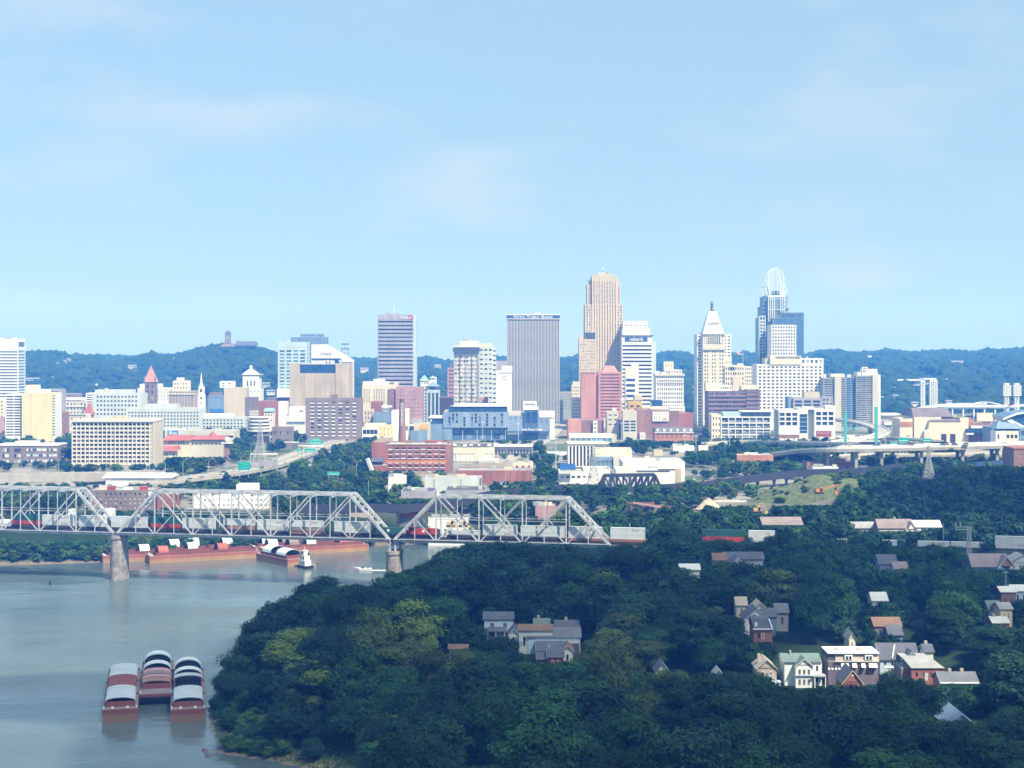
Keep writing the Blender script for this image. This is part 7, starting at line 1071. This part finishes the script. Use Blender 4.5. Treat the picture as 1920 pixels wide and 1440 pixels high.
def roadsign(label, p0, p1, y0, y1, d, m='signgreen', arrow=0, ground_y=None, bars=0, group='highway signs'):
    zb = ground(X(p0, d), d); t = thing('road_sign', label, 'road sign', (X((p0 + p1) / 2, d), d, zb), group); w = (X(p1, d) - X(p0, d)) / 2; z0, z1 = Z(y1, d) - zb, Z(y0, d) - zb
    part(t, 'panel', MB().box(-w, w, -.12, .12, z0, z1), m); part(t, 'panel_rim', MB().box(-w - .1, w + .1, -.08, .16, z0 - .1, z0).box(-w - .1, w + .1, -.08, .16, z1, z1 + .1), 'whitepaint' if m == 'signgreen' else 'grey')
    for s in (-1, 1): part(t, 'post', MB().box(s * w * .7 - .2, s * w * .7 + .2, .13, .5, 0, z1), 'pole')
    if arrow:
        h = z1 - z0; part(t, 'arrow_marking', MB().beam((-w * .1, -.16, z0 + h * .12), (-w * .1, -.16, z0 + h * .5), .55, .05).beam((-w * .1, -.16, z0 + h * .5), (w * .25, -.16, z0 + h * .68), .55, .05).beam((w * .25, -.16, z0 + h * .68), (w * .7, -.16, z0 + h * .66), .55, .05).beam((w * .2, -.16, z0 + h * .12), (w * .3, -.16, z0 + h * .3), .5, .05).beam((w * .3, -.16, z0 + h * .3), (w * .65, -.16, z0 + h * .32), .5, .05).beam((-w * .7, -.16, z0 + h * .8), (-w * .15, -.16, z0 + h * .8), .5, .05), 'whitepaint')
    for k in range(bars): part(t, 'lettering_bar', MB().box(-w * .8, w * (.8 - .25 * k), -.16, -.12, z0 + (z1 - z0) * (.28 + .34 * k), z0 + (z1 - z0) * (.42 + .34 * k)), 'whitepaint')
    VIS.append((p0, p1, y1 + 4, d))
roadsign('large green highway sign with white curved arrows, beside the freeway curve', 446, 469, 866, 881, 1120, arrow=1); roadsign('dark back of a wide highway sign over the freeway', 484, 521, 863, 874, 1130, 'lilac'); roadsign('small green street sign with white half on a post by trees', 613, 637, 885, 891, 1085, bars=1)
for i, (p0, p1, y0, y1, d) in enumerate([(556, 567, 842, 848, 1280), (571, 591, 841, 848, 1285), (578, 604, 826, 833, 1390), (584, 600, 822, 826, 1420)]): roadsign('green overhead freeway sign, %s' % ['small, left of the lower pair', 'right of the lower pair', 'wide, of the upper group', 'topmost and smallest'][i], p0, p1, y0, y1, d, bars=1)
for i, (p0, p1, y0, y1, d) in enumerate([(1684, 1704, 821, 829, 1230), (1687, 1696, 830, 835, 1225), (1730, 1746, 822, 828, 1260), (1669, 1682, 829, 834, 1240), (1601, 1608, 801, 806, 1400)]): roadsign('green highway sign on the ramps, %s' % ['widest, left of the arena doors', 'small, hung below the widest one', 'before the arena wall', 'low, left of the widest one', 'far, between the turquoise posts'][i], p0, p1, y0, y1, d, bars=1)
for (a, c, yy, d) in ((470, 520, 851, 1180), (560, 608, 836, 1385), (525, 560, 829, 1420), (1575, 1650, 827, 1340), (1590, 1660, 820, 1360)):
    z0 = ground(X(a, d), d); t = thing('sign_gantry', 'thin pale gantry beam spanning the roadway %s' % ('near the pylon' if a == 470 else 'over the green signs' if a == 560 else 'before the tall masts' if a == 525 else 'lower by the turquoise posts' if yy == 827 else 'upper by the turquoise posts'), 'gantry', (X(a, d), d, z0), 'sign gantries'); w = X(c, d) - X(a, d); h = Z(yy, d) - z0; part(t, 'beam', MB().beam((0, 0, h), (w, 0, h), .7, .9), 'white'); part(t, 'post', MB().box(-.4, .4, -.4, .4, 0, h), 'pole'); part(t, 'post', MB().box(w - .4, w + .4, -.4, .4, 0, h), 'pole')
t = thing('water_globe', 'white ball on a low pavilion among the trees', 'globe', (X(426, 1290), 1290, ground(X(426, 1290), 1290))); mb = MB(); zc = Z(824, 1290) - t.location.z; mb.v = [tuple(v * 2.1 + np.array((0, 0, zc))) for v in ico_v]; mb.f = [tuple(f) for f in ico_f]; mb.m = [0] * len(mb.f); part(t, 'ball', mb, 'whitepaint'); part(t, 'slab', MB().box(-4.5, 4.5, -4, 4, zc - 3.2, zc - 2.4), 'cream'); part(t, 'column', MB().box(-2, 2, -2, 2, 0, zc - 3.2), 'brick'); VIS.append((419, 434, 838, 1290))
t = thing('signal_gantry', 'grey lattice cantilever signal gantry over the railway', 'signal gantry', (X(1817, 690), 690, ZB)); h = Z(989, 690) - ZB; lattice(t, 0, 0, 0, h, .7, .7, 7, .2, 'pole', 'mast_leg')
mb = MB(); w = X(1817, 690) - X(1791, 690)
for dz in (-.9, 0.2):
    for dy in (-.7, .7): mb.beam((-w, dy, h + dz), (.7, dy, h + dz), .2)
for k in range(6): mb.beam((-w + w * k / 6, -.7, h - .9), (-w + w * (k + 1) / 6, -.7, h + .2), .12)
part(t, 'arm', mb, 'pole'); part(t, 'signal_head', MB().box(-w, -w + .5, -.3, .3, h + .3, h + 2.2), 'grey'); part(t, 'signal_head', MB().box(-w + 2, -w + 2.5, -.3, .3, h + .3, h + 2.4), 'grey'); VIS.append((1788, 1825, 1012, 690))
def upole(label, px, d, y1, arm=0, z0=None, lights=0, pm='pole', cat='utility pole'):
    z0 = ground(X(px, d), d) if z0 is None else z0; t = thing('utility_pole' if not lights else 'floodlight_pole', label, cat, (X(px, d), d, z0)); h = Z(y1, d) - z0; part(t, 'pole', MB().cyl((0, 0, 0), (0, 0, h), .18, .12, 6), pm)
    if arm: part(t, 'cross_arm', MB().box(-arm, arm, -.1, .1, h - .7, h - .5), pm)
    for k in range(lights): part(t, 'lamp', MB().frustum(-arm + .2 + k * (2 * arm - .4) / (lights - 1) - .3, -arm + .2 + k * (2 * arm - .4) / (lights - 1) + .3, -.4, .3, h - .45, -arm + .2 + k * (2 * arm - .4) / (lights - 1) - .2, -arm + .2 + k * (2 * arm - .4) / (lights - 1) + .2, -.2, .3, h - .05), 'whitepaint')
    VIS.append((px - 4 - arm * 4, px + 4 + arm * 4, y1 + 12, d))
upole('pale concrete pole leaning by the railway signal gantry', 1769, 695, 981); upole('dark pole with four white floodlights in the lower right trees', 1882, 445, 1311, 1.9, None, 4, 'darkgrey', 'floodlight'); upole('dark pole with four white floodlights left of the terrace', 1564, 462, 1252, 1.7, None, 4, 'darkgrey', 'floodlight'); upole('dark pole with four white lights before the blue trimmed house', 1667, 455, 1249, 1.2, None, 4, 'darkgrey', 'floodlight'); upole('utility pole by the right edge houses', 1886, 590, 1070, 1); upole('short white mast on the last double stack beyond the bridge', 1181, 745, 981, 0, ZB, 0, 'white', 'mast'); upole('slim grey pole below the yellow warehouse street', 691, 960, 901, 0); upole('slim grey pole before the pale green shed', 948, 1040, 842, 0); upole('pale pole at the street end', 1043, 1180, 840, 0)
cm = {}
def carmesh(c):
    if c not in cm:
        mb = MB(); mb.frustum(-2.2, 2.2, -.9, .9, .3, -2.15, 2.15, -.88, .88, .85); mb.frustum(-1.3, 1.5, -.86, .86, .85, -.8, 1.0, -.7, .7, 1.42, 1); mb.box(-.75, .95, -.68, .68, 1.42, 1.46)
        for sx in (-1.35, 1.35):
            for sy in (-.9, .7): mb.cyl((sx, sy, .32), (sx, sy + .2, .32), .32, .32, 10, 2)
        cm[c] = mb.mesh('car', [c, 'glass', 'black'])
    return cm[c]
CW = [('whitepaint', 'white'), ('tarp', 'silver'), ('slate', 'dark'), ('red', 'red'), ('bluegrey', 'blue'), ('whitepaint', 'white'), ('tarp', 'silver')]
def car(p, rz, where):
    c, nm = R.choice(CW); o = obj('car', carmesh(c), None, p); o.rotation_euler[2] = rz; tag(o, '%s car %s' % (nm, where), 'car', 'cars ' + where)
for k in range(24):
    i = R.randrange(8, len(P1) - 2); p, q_ = P1[i], P1[i + 1]; a = math.atan2(q_[1] - p[1], q_[0] - p[0]); o_ = R.choice((-8.4, -5, 5, 8.4)); car((p[0] - math.sin(a) * o_, p[1] + math.cos(a) * o_, p[2] + .05), a, 'driving on the pale freeway curve')
for k in range(40):
    u, v = R.random(), R.random(); v = round(v * 6) / 6; a = [q4[0][j] + (q4[1][j] - q4[0][j]) * u for j in range(3)]; c = [q4[3][j] + (q4[2][j] - q4[3][j]) * u for j in range(3)]; p = tuple(a[j] + (c[j] - a[j]) * (.06 + .88 * v) for j in range(3)); car((p[0], p[1], p[2] + .05), math.pi / 2 + R.uniform(-.08, .08), 'parked on the asphalt lot by the white warehouses')
for k in range(14): px = R.uniform(1560, 1900); z = 36 + (px - 1560) / 100; p = W(px, 838.5 - (px - 1680) * .02, z); car((p[0], p[1] + R.uniform(-6, 6), p[2] + 1.0), R.uniform(-.05, .05), 'crossing the highway viaduct')
for k in range(12):
    px = R.uniform(1575, 1680); p = W(px, 819.5 + abs(px - 1620) * .03, 27); car((p[0], p[1] + R.uniform(-3, 3), p[2] + .7), 0, 'on the grey ramps left of the arena')
for k in range(12): px = R.uniform(1335, 1580); p = W(px, 829 + (px - 1320) * .015, 28.5); car((p[0], p[1] + R.uniform(-4, 4), p[2] + .7), 0, 'on the long grey approach ramp')
for (px, py) in ((950, 872), (942, 905), (1002, 828), (1012, 826), (1020, 822), (1028, 817), (1036, 812), (1040, 808), (1048, 800), (1030, 822), (1018, 829)): p = W(px, py, 20.8 if py < 860 else 19); car(p, math.pi / 2 + .1, 'on the street beside the event centre')
for k in range(10): p = W(R.uniform(660, 695), R.uniform(846, 856), 19); car(p, 0, 'parked left of the red brick factory')
for k in range(5): p = W(1535 + k * 6, 1309, 11); car((p[0], p[1], ground(p[0], p[1]) + .05), R.uniform(0, 3), 'parked under trees below the white house')
for k in range(6): p = W(R.uniform(1840, 1880), R.uniform(1094, 1100), 16); car((p[0], p[1], ground(p[0], p[1]) + .05), 0, 'parked by the right edge houses')
# ------------------------------------------------------------------ trees
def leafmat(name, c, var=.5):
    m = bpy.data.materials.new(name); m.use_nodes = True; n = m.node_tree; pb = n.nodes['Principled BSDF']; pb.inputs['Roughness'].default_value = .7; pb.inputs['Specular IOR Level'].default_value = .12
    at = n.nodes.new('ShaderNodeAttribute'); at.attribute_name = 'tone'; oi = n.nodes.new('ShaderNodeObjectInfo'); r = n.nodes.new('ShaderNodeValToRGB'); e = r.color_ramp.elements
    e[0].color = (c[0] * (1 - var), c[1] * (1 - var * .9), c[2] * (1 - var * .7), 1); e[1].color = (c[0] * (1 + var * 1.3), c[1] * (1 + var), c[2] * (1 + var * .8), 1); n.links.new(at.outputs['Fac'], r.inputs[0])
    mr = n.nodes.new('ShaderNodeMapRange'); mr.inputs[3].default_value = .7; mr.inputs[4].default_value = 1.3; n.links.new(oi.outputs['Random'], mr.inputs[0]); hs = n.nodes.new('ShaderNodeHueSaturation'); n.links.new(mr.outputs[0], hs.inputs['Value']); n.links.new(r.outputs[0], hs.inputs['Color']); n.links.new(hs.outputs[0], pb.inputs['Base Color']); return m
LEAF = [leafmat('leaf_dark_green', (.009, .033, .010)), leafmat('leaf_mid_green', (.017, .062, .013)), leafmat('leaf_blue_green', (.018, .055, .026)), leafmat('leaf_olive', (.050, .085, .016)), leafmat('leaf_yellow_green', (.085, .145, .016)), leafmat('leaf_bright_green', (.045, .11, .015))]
LNAME = ['dark green', 'mid green', 'blue green', 'olive green', 'yellow green', 'bright green']
bark = mat('bark', (.085, .07, .055), .95, .4, 1.5)
def crown_arrays(seed, w, h, z0, ncl, nleaf, ls, conical=False):
    r = np.random.RandomState(seed); V, F, T = [], [], []; base = 0
    # lobes of very different size give an uneven outline
    cl = []
    for k in range(ncl):
        u = r.uniform(0, 1); a = r.uniform(0, 2 * np.pi); rr = (w / 2) * np.sqrt(r.uniform(.05, 1)) * (.62 if not conical else .8 * (1 - u)); zz = z0 + h * (.2 + .68 * u) if not conical else z0 + h * (.05 + .85 * u)
        env = 1 - abs(u - .42) ** 2 * 1.9 if not conical else 1
        cl.append((rr * np.cos(a) * env, rr * np.sin(a) * env, zz, w * r.uniform(.13, .27) * (1 if not conical else .7 * (1.1 - u))))
    cl.append((0, 0, z0 + h * .45, w * .3))
    per = nleaf // len(cl)
    for (x, y, z, rad) in cl:
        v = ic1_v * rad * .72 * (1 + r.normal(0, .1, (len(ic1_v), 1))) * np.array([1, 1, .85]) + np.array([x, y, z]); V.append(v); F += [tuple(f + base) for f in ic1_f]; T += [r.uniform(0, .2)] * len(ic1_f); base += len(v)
        n = max(8, int(per * (rad / (w * .2)) ** 2)); d = r.normal(size=(n, 3)); d /= np.linalg.norm(d, axis=1)[:, None]; d[:, 2] = np.where(d[:, 2] < -.3, -d[:, 2], d[:, 2])
        p = np.array([x, y, z]) + d * (rad * r.uniform(.72, 1.12, (n, 1))) * np.array([1, 1, .85]); nn = d + r.normal(0, .36, (n, 3)) + np.array([0, 0, .2]); nn /= np.linalg.norm(nn, axis=1)[:, None]
        t1 = np.cross(nn, r.normal(size=(n, 3))); t1 /= np.linalg.norm(t1, axis=1)[:, None]; t2 = np.cross(nn, t1); s = ls * r.uniform(.6, 1.35, (n, 1)); q = np.stack([p - t1 * s * .5, p + t2 * s * .36, p + t1 * s * .5, p - t2 * s * .36], 1); V.append(q.reshape(-1, 3))
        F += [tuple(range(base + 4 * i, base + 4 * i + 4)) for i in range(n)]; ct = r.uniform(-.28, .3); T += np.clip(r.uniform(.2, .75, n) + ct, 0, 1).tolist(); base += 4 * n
    return np.concatenate(V), F, T
def mesh_with_tone(name, V, F, T, mats):
    me = bpy.data.meshes.new(name); me.from_pydata(V.tolist(), [], F); a = me.attributes.new('tone', 'FLOAT', 'FACE'); a.data.foreach_set('value', np.array(T, np.float32))
    for m in mats: me.materials.append(m)
    return me
def trunk_mesh(h, w, seed):
    r = random.Random(seed); mb = MB(); mb.cyl((0, 0, -1.5), (0, 0, h * .38), .42, .3, 8)
    for k in range(5): a = k * 1.26 + r.uniform(-.3, .3); mb.cyl((0, 0, h * (.26 + .04 * k)), (math.cos(a) * w * .28, math.sin(a) * w * .28, h * r.uniform(.55, .75)), .2, .06, 6)
    mb.cyl((0, 0, h * .38), (.3, .2, h * .8), .3, .08, 6); return mb.mesh('trunk', bark)
PROTO = []
for k in range(12):
    con = k == 11; w, h = [(15, 15), (17, 16), (14, 17), (18, 15), (16, 18), (13, 15), (19, 17), (15, 14), (17, 18), (16, 15), (12, 19), (8, 15)][k]
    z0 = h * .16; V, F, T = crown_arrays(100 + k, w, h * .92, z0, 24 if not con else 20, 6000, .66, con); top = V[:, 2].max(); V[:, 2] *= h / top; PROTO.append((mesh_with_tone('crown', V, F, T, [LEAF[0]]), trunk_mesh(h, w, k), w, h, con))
FARP = []
for k in range(6):
    w, h = 11, 11; V, F, T = crown_arrays(300 + k, w, h * .95, h * .08, 10, 330, 1.35); V[:, 2] *= h / V[:, 2].max(); FARP.append((V, F, T))
MIDP = []
for k in range(5):
    w, h = 16, 15; V, F, T = crown_arrays(400 + k, w, h * .92, h * .1, 18, 1300, 1.05); V[:, 2] *= h / V[:, 2].max(); MIDP.append((V, F, T))
KYL = [(380, 1300), (430, 1240), (445, 1190), (465, 1150), (480, 1128), (500, 1118), (555, 1114), (570, 1086), (600, 1076), (640, 1078), (665, 1092), (685, 1108), (700, 1090), (730, 1072), (765, 1062), (790, 1052), (815, 1030), (850, 1019), (870, 1010), (1000, 1012), (1100, 1019), (1135, 1026), (1150, 1014), (1210, 1014), (1222, 992), (1240, 979), (1275, 976), (1305, 988), (1320, 1012), (1345, 1020), (1400, 1017), (1455, 1014), (1470, 988), (1500, 990), (1530, 1004), (1580, 1000), (1610, 995), (1645, 1003), (1660, 1020), (1720, 1012), (1760, 1014), (1800, 1012), (1850, 1018), (1870, 1012), (1900, 1022), (1960, 1025)]
VISN = [v for v in VIS]
# zones of the photograph where the trees run yellow green: (px, py of crown middle, reach)
YEL = [(568, 1235, 50, 4), (690, 1205, 32, 4), (795, 1192, 36, 4), (800, 1255, 45, 3), (745, 1270, 40, 3), (1160, 1220, 60, 3), (1285, 1258, 40, 4), (1340, 1260, 24, 4), (860, 1040, 60, 2), (1570, 1080, 80, 1), (1620, 1100, 60, 1), (1770, 1120, 80, 1), (1270, 1000, 60, 2), (980, 1290, 70, 1), (440, 1390, 40, 5), (700, 1300, 60, 1), (1050, 1290, 60, 1), (1620, 1195, 20, 5), (1460, 1105, 30, 3)]
def fits(x, d, r, top, gz):
    px, rp = PX(x, d), r * FOC / d * .85; lim = top
    for (a, c, yb, dv) in VISN:
        if dv > d + 2 and px + rp > a and px - rp < c: lim = min(lim, Z(yb, d))
    for (x0, x1, y0, y1) in FOOT:
        if x0 - r * .35 < x < x1 + r * .35 and y0 - r * .35 < d < y1 + r * .35: return -99
    return lim
trees = []
sdcache = lambda x, y: float(river_sd(np.array([x]), np.array([y]))[0])
d = 352.0
while d < 738:
    x = -105.0 + R.uniform(0, 8)
    while x < .345 * d + 12:
        xx, dd = x + R.uniform(-3.6, 3.6), d + R.uniform(-4.5, 4.5); x += R.uniform(11.5, 17.5); sd = sdcache(xx, dd)
        if sd < (10 if dd < 470 else 5.5): continue
        # stay clear of the railway
        tr_ = (Vector((xx, dd, 0)) - A0); perp = tr_.dot(N_)
        if perp > -9: continue
        h = R.uniform(11, 23) * (.62 + .38 * min(1, (sd - 4) / 22)); w = R.uniform(15, 26) * (.6 + .4 * min(1, sd / 20)); g_ = ground(xx, dd); px = PX(xx, dd); top = g_ + h
        k = Z(float(np.interp(px, [p[0] for p in KYL], [p[1] for p in KYL])) + R.uniform(0, 9), dd); top = min(top, k); top = fits(xx, dd, w / 2, top, g_)
        if top - g_ < 2.2: continue
        hh = top - g_; w = min(w, hh * 1.45); py = PY(g_ + hh * .6, dd); c = R.choices(range(4), (6, 3, 2.2, .5))[0]
        for (a, b_, rr, ci) in YEL:
            if abs(px - a) < rr and abs(py - b_) < rr * .8: c = ci
        trees.append((xx, dd, g_, w, hh, c))
    d += 10.5 if d < 580 else 12
for (a, c, yb, dv) in list(VISN):          # garden trees and shrubs close round the houses
    if dv > 700 or a < 830: continue
    for k in range(int((c - a) / 7) + 2):
        dd = dv - R.uniform(3, 26); xx = X(R.uniform(a - 12, c + 12), dd); hh = R.uniform(3, 8); g_ = ground(xx, dd); top = fits(xx, dd, hh * .5, g_ + hh, g_)
        if top - g_ > 1.8: hh = top - g_; trees.append((xx, dd, g_, hh * 1.15, hh, R.choice((0, 1, 0, 2))))
    for k in range(int((c - a) / 10) + 3):
        dd = dv + R.uniform(15, 34); xx = X(R.uniform(a - 22, c + 22), dd); hh = R.uniform(8, 16); g_ = ground(xx, dd); top = fits(xx, dd, hh * .5, g_ + hh, g_)
        if top - g_ > 4 and (Vector((xx, dd, 0)) - A0).dot(N_) < -10: hh = top - g_; trees.append((xx, dd, g_, hh * 1.05, hh, R.choice((0, 1, 0, 2))))
    for s_ in (a - 10, c + 10):
        dd = dv + R.uniform(-2, 9); xx = X(s_, dd); hh = R.uniform(6, 12); g_ = ground(xx, dd); top = fits(xx, dd, hh * .5, g_ + hh, g_)
        if top - g_ > 3 and (Vector((xx, dd, 0)) - A0).dot(N_) < -10: hh = top - g_; trees.append((xx, dd, g_, hh * .95, hh, R.choice((0, 1, 0, 2))))
# low scrub along the near water's edge
for k in range(330):
    i = R.randrange(11, 33); a, b_ = RIVER[i], RIVER[i + 1]; t = R.random(); p = a + (b_ - a) * t; ang = R.uniform(0, 6.28); q_ = p + np.array((math.cos(ang), math.sin(ang))) * R.uniform(1.5, 13); sd = sdcache(*q_)
    if not (2.2 < sd < 13) or q_[1] > 700 or q_[1] < 415: continue
    hh = R.uniform(2, 3.5) + sd * .42; trees.append((q_[0], q_[1], ground(*q_), hh * 1.5, hh, R.choice((1, 5, 5, 1, 2)) if q_[1] < 470 else R.choice((0, 1, 5))))
trees.sort(key=lambda t: t[1] - t[3] * 16)
LM = [(1505, 485, 'the tall white house'), (1600, 475, 'the mansard terrace'), (1040, 535, 'the long white house'), (935, 545, 'the pale grey house'), (1040, 505, 'the small red house'), (1430, 560, 'the mansard brick house'), (1735, 490, 'the flat roofed brick house'), (1800, 470, 'the low orange brick house'), (1885, 560, 'the yellow house'), (1660, 620, 'the orange brick gable'), (1860, 650, 'the brick gabled house'), (1395, 650, 'the long slate roof'), (755, 740, 'the right bridge pier'), (1140, 720, 'the bridge end'), (1240, 495, 'the grey pyramid roof'), (480, 560, 'the wooded bank'), (430, 450, 'the muddy river point'), (600, 640, 'the river bend'), (1800, 430, 'the dark blue roof'), (700, 480, 'the yellow green trees'), (1000, 420, 'the wood edge')]
def lab(x, d, c, w, h, con):
    px = PX(x, d); k = min(LM, key=lambda m: math.hypot((px - m[0]) * d / FOC, (d - m[1]) * .6)); dx, dy = x - X(k[0], k[1]), d - k[1]
    if abs(dx) < 9 and dy < 0: rel = 'before'
    elif abs(dx) < 9: rel = 'behind'
    else: rel = 'left of' if dx < 0 else 'right of'
    far = 'just ' if math.hypot(dx, dy) < 22 else ''
    depth = ', nearer' if rel[0] in 'lr' and dy < -25 else ', farther back' if rel[0] in 'lr' and dy > 25 else ''
    size = ('tiny', 'low', 'middling', 'tall', 'towering')[min(4, int(h / 4))]; sh = 'pointed' if con else 'spreading' if w > h * 1.12 else 'round' if w > h * .9 else 'upright'
    return '%s %s %s %s %s%s %s%s' % (size, sh, LNAME[c], 'bush' if h < 5 else 'tree', far, rel, k[2], depth), 'trees and bushes by ' + k[2]
NIND = 300
for (x, d, g_, w, h, c) in trees[:NIND]:
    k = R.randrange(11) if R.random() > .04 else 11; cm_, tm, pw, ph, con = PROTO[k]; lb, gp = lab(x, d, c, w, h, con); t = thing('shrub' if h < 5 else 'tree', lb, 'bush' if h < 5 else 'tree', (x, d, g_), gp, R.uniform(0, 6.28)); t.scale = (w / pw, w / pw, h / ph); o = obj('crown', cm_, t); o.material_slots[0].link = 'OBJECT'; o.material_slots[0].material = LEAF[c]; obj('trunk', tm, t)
seen = {}
for o in col.objects:
    if o.get('category') in ('tree', 'bush', 'car', 'street lamp', 'rock', 'house', 'mast'): seen.setdefault(o['label'], []).append(o)
for lb_, os_ in seen.items():
    if len(os_) > 1:
        os_.sort(key=lambda o: PX(o.location.x, o.location.y)); n_ = len(os_)
        for i, o in enumerate(os_): o['label'] = lb_ + (', leftmost' if i == 0 else ', rightmost' if i == n_ - 1 else ', %s from left' % ('second', 'third', 'fourth', 'fifth', 'sixth', 'seventh', 'eighth', 'ninth', 'tenth', 'eleventh', 'twelfth', 'thirteenth', 'fourteenth', 'fifteenth', 'sixteenth')[min(i - 1, 14)])
# everything beyond: one mass of real leaf clumps
BV, BF, BT, BM = [], [], [], []; bo = 0
def addfar(x, d, g_, w, h, c, P, pw, ph):
    global bo
    V, F, T = R.choice(P); a = R.uniform(0, 6.28); ca, sa = math.cos(a) * w / pw, math.sin(a) * w / pw; Q = np.stack([x + V[:, 0] * ca - V[:, 1] * sa, d + V[:, 0] * sa + V[:, 1] * ca, g_ - .4 + V[:, 2] * h / ph], 1); BV.append(Q); BF.extend([tuple(i + bo for i in f) for f in F]); k = R.uniform(-.15, .15); BT.extend([min(1, max(0, t + k)) for t in T]); BM.extend([c] * len(F)); bo += len(V)
for (x, d, g_, w, h, c) in trees[NIND:]: addfar(x, d, g_, w, h, c, MIDP, 16, 15)
ZONES = [(0, 560, 925, 1010, .55), (330, 720, 862, 940, .97), (505, 720, 808, 882, .97), (-20, 135, 812, 884, .8), (120, 340, 862, 892, .6), (300, 470, 815, 885, .97), (580, 1000, 905, 1000, .8), (860, 1130, 900, 1010, .85), (1090, 1340, 925, 1020, .95), (1000, 1075, 858, 910, .6), (1080, 1330, 812, 856, .55), (1285, 1570, 836, 900, .97), (1230, 1720, 925, 985, .45), (1540, 1830, 876, 990, .85), (1640, 1790, 850, 890, .75), (895, 1015, 815, 862, .4), (640, 840, 796, 835, .6), (1780, 1960, 870, 1010, .95)]
nfar = 0
for k in range(520):                                    # thick scrub down the far bank
    i = R.choice((1, 1, 2, 2, 3, 4, 4, 5, 5, 6)); a, b_ = RIVER[i], RIVER[i + 1]; p = a + (b_ - a) * R.random(); q_ = p + np.array((R.uniform(-6, 6), R.uniform(2, 34))); sd = sdcache(*q_); g_ = ground(*q_)
    if sd < 2.5 or q_[0] < -330: continue
    hh = R.uniform(3, 6.8); hh = min(fits(q_[0], q_[1], 3, g_ + hh, g_), Z(1004, q_[1])) - g_
    if hh > 1.5: addfar(q_[0], q_[1], g_, max(5, hh * R.uniform(1.3, 1.8)), hh, R.choice((5, 1, 1, 0, 3)), FARP, 11, 11)
d = 742.0
while d < 1700:
    x = -.345 * d
    while x < .345 * d:
        xx, dd = x + R.uniform(-4, 4), d + R.uniform(-4, 4); x += R.uniform(7, 11) * (1 + (d - 740) / 1500) * (.62 if d < 960 and x < 20 else 1); px = PX(xx, dd); sd = sdcache(xx, dd)
        if sd < 3: continue
        g_ = ground(xx, dd); py = PY(g_, dd); south = dd < 880 + .02 * xx and xx > -60
        if south:
            if (Vector((xx, dd, 0)) - A0).dot(N_) < 20: continue
            h, w, c = R.uniform(9, 14), R.uniform(10, 14), R.choice((0, 1, 2, 0))
        else:
            pr = max([z[4] for z in ZONES if z[0] < px < z[1] and z[2] < py < z[3]] + [0]); bank = sd < 34 and px < 900
            if bank: pr = .95
            if R.random() > pr: continue
            h, w, c = (R.uniform(4, 8.5), R.uniform(6, 10), R.choice((5, 1, 1, 3))) if bank else (R.uniform(7, 13), R.uniform(9, 15), R.choice((1, 1, 2, 3, 5, 0)))
        top = fits(xx, dd, w / 2, g_ + h, g_)
        if bank if not south else False: top = min(top, Z(1006, dd))
        if top - g_ < 2.6: continue
        h = top - g_; addfar(xx, dd, g_, min(w, h * 1.5), h, c, FARP, 11, 11); nfar += 1
    d += (6 if d < 960 else 8.5) * (1 + (d - 740) / 900)
for k in range(46):
    u, v = R.uniform(-36, 38), R.uniform(-20, 4); r = math.hypot(u / 42, v / 24)
    if r < .97: hh = R.uniform(.9, 2.6) * (.5 + r); addfar(cx_ + u, cy_ + v, ground(cx_ + u, cy_ + v) - .6 + 12.6 * (1 - r * r) ** .9 * (1 + .3 * u / 42), hh * 1.9, hh, R.choice((1, 3, 5)), FARP, 11, 11)
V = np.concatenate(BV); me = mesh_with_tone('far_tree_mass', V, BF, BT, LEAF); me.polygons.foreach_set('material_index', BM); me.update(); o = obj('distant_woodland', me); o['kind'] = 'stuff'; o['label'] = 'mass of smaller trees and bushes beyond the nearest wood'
print('TREES', len(trees), 'far', nfar, 'mass faces', len(BF))
# grass tufts on the river point
gv, gf, gt = [], [], []; q0 = 0
for k in range(5200):
    x, y = R.uniform(-100, -44), R.uniform(418, 520); sd = sdcache(x, y)
    if not 1.6 < sd < 12: continue
    z = ground(x, y); s = R.uniform(.3, .75); a = R.uniform(0, 3.14); ca, sa = math.cos(a) * s * .7, math.sin(a) * s * .7; gv += [(x - ca, y - sa, z - .05), (x + ca, y + sa, z - .05), (x + ca * .6 + R.uniform(-.1, .1), y + sa * .6, z + s), (x - ca * .6, y - sa * .6, z + s * .9)]; gf.append((q0, q0 + 1, q0 + 2, q0 + 3)); gt.append(R.random()); q0 += 4
me = mesh_with_tone('bank_grass', np.array(gv), gf, gt, [LEAF[5]]); o = obj('bank_grass', me); o['kind'] = 'stuff'; o['label'] = 'bright grass along the near muddy shore'
# ------------------------------------------------------------------ haze: one box of even pale air round everything
hz = MB().box(-4400, 4400, -390, 6500, -8, 262); ho = obj('haze', hz.mesh('haze', 'white')); ho['kind'] = 'stuff'
hm = bpy.data.materials.new('haze'); hm.use_nodes = True; n = hm.node_tree; n.nodes.clear(); ou = n.nodes.new('ShaderNodeOutputMaterial'); pv = n.nodes.new('ShaderNodeVolumePrincipled'); pv.inputs['Color'].default_value = (*HAZE_COLOR, 1); pv.inputs['Density'].default_value = HAZE_DENSITY; pv.inputs['Anisotropy'].default_value = 0; pv.inputs['Absorption Color'].default_value = (1, 1, 1, 1); n.links.new(pv.outputs[0], ou.inputs['Volume']); ho.data.materials.clear(); ho.data.materials.append(hm)
print('OBJECTS', len(sc.objects), 'TRIS', sum(len(p.vertices) - 2 for m_ in bpy.data.meshes if m_.users for p in m_.polygons))
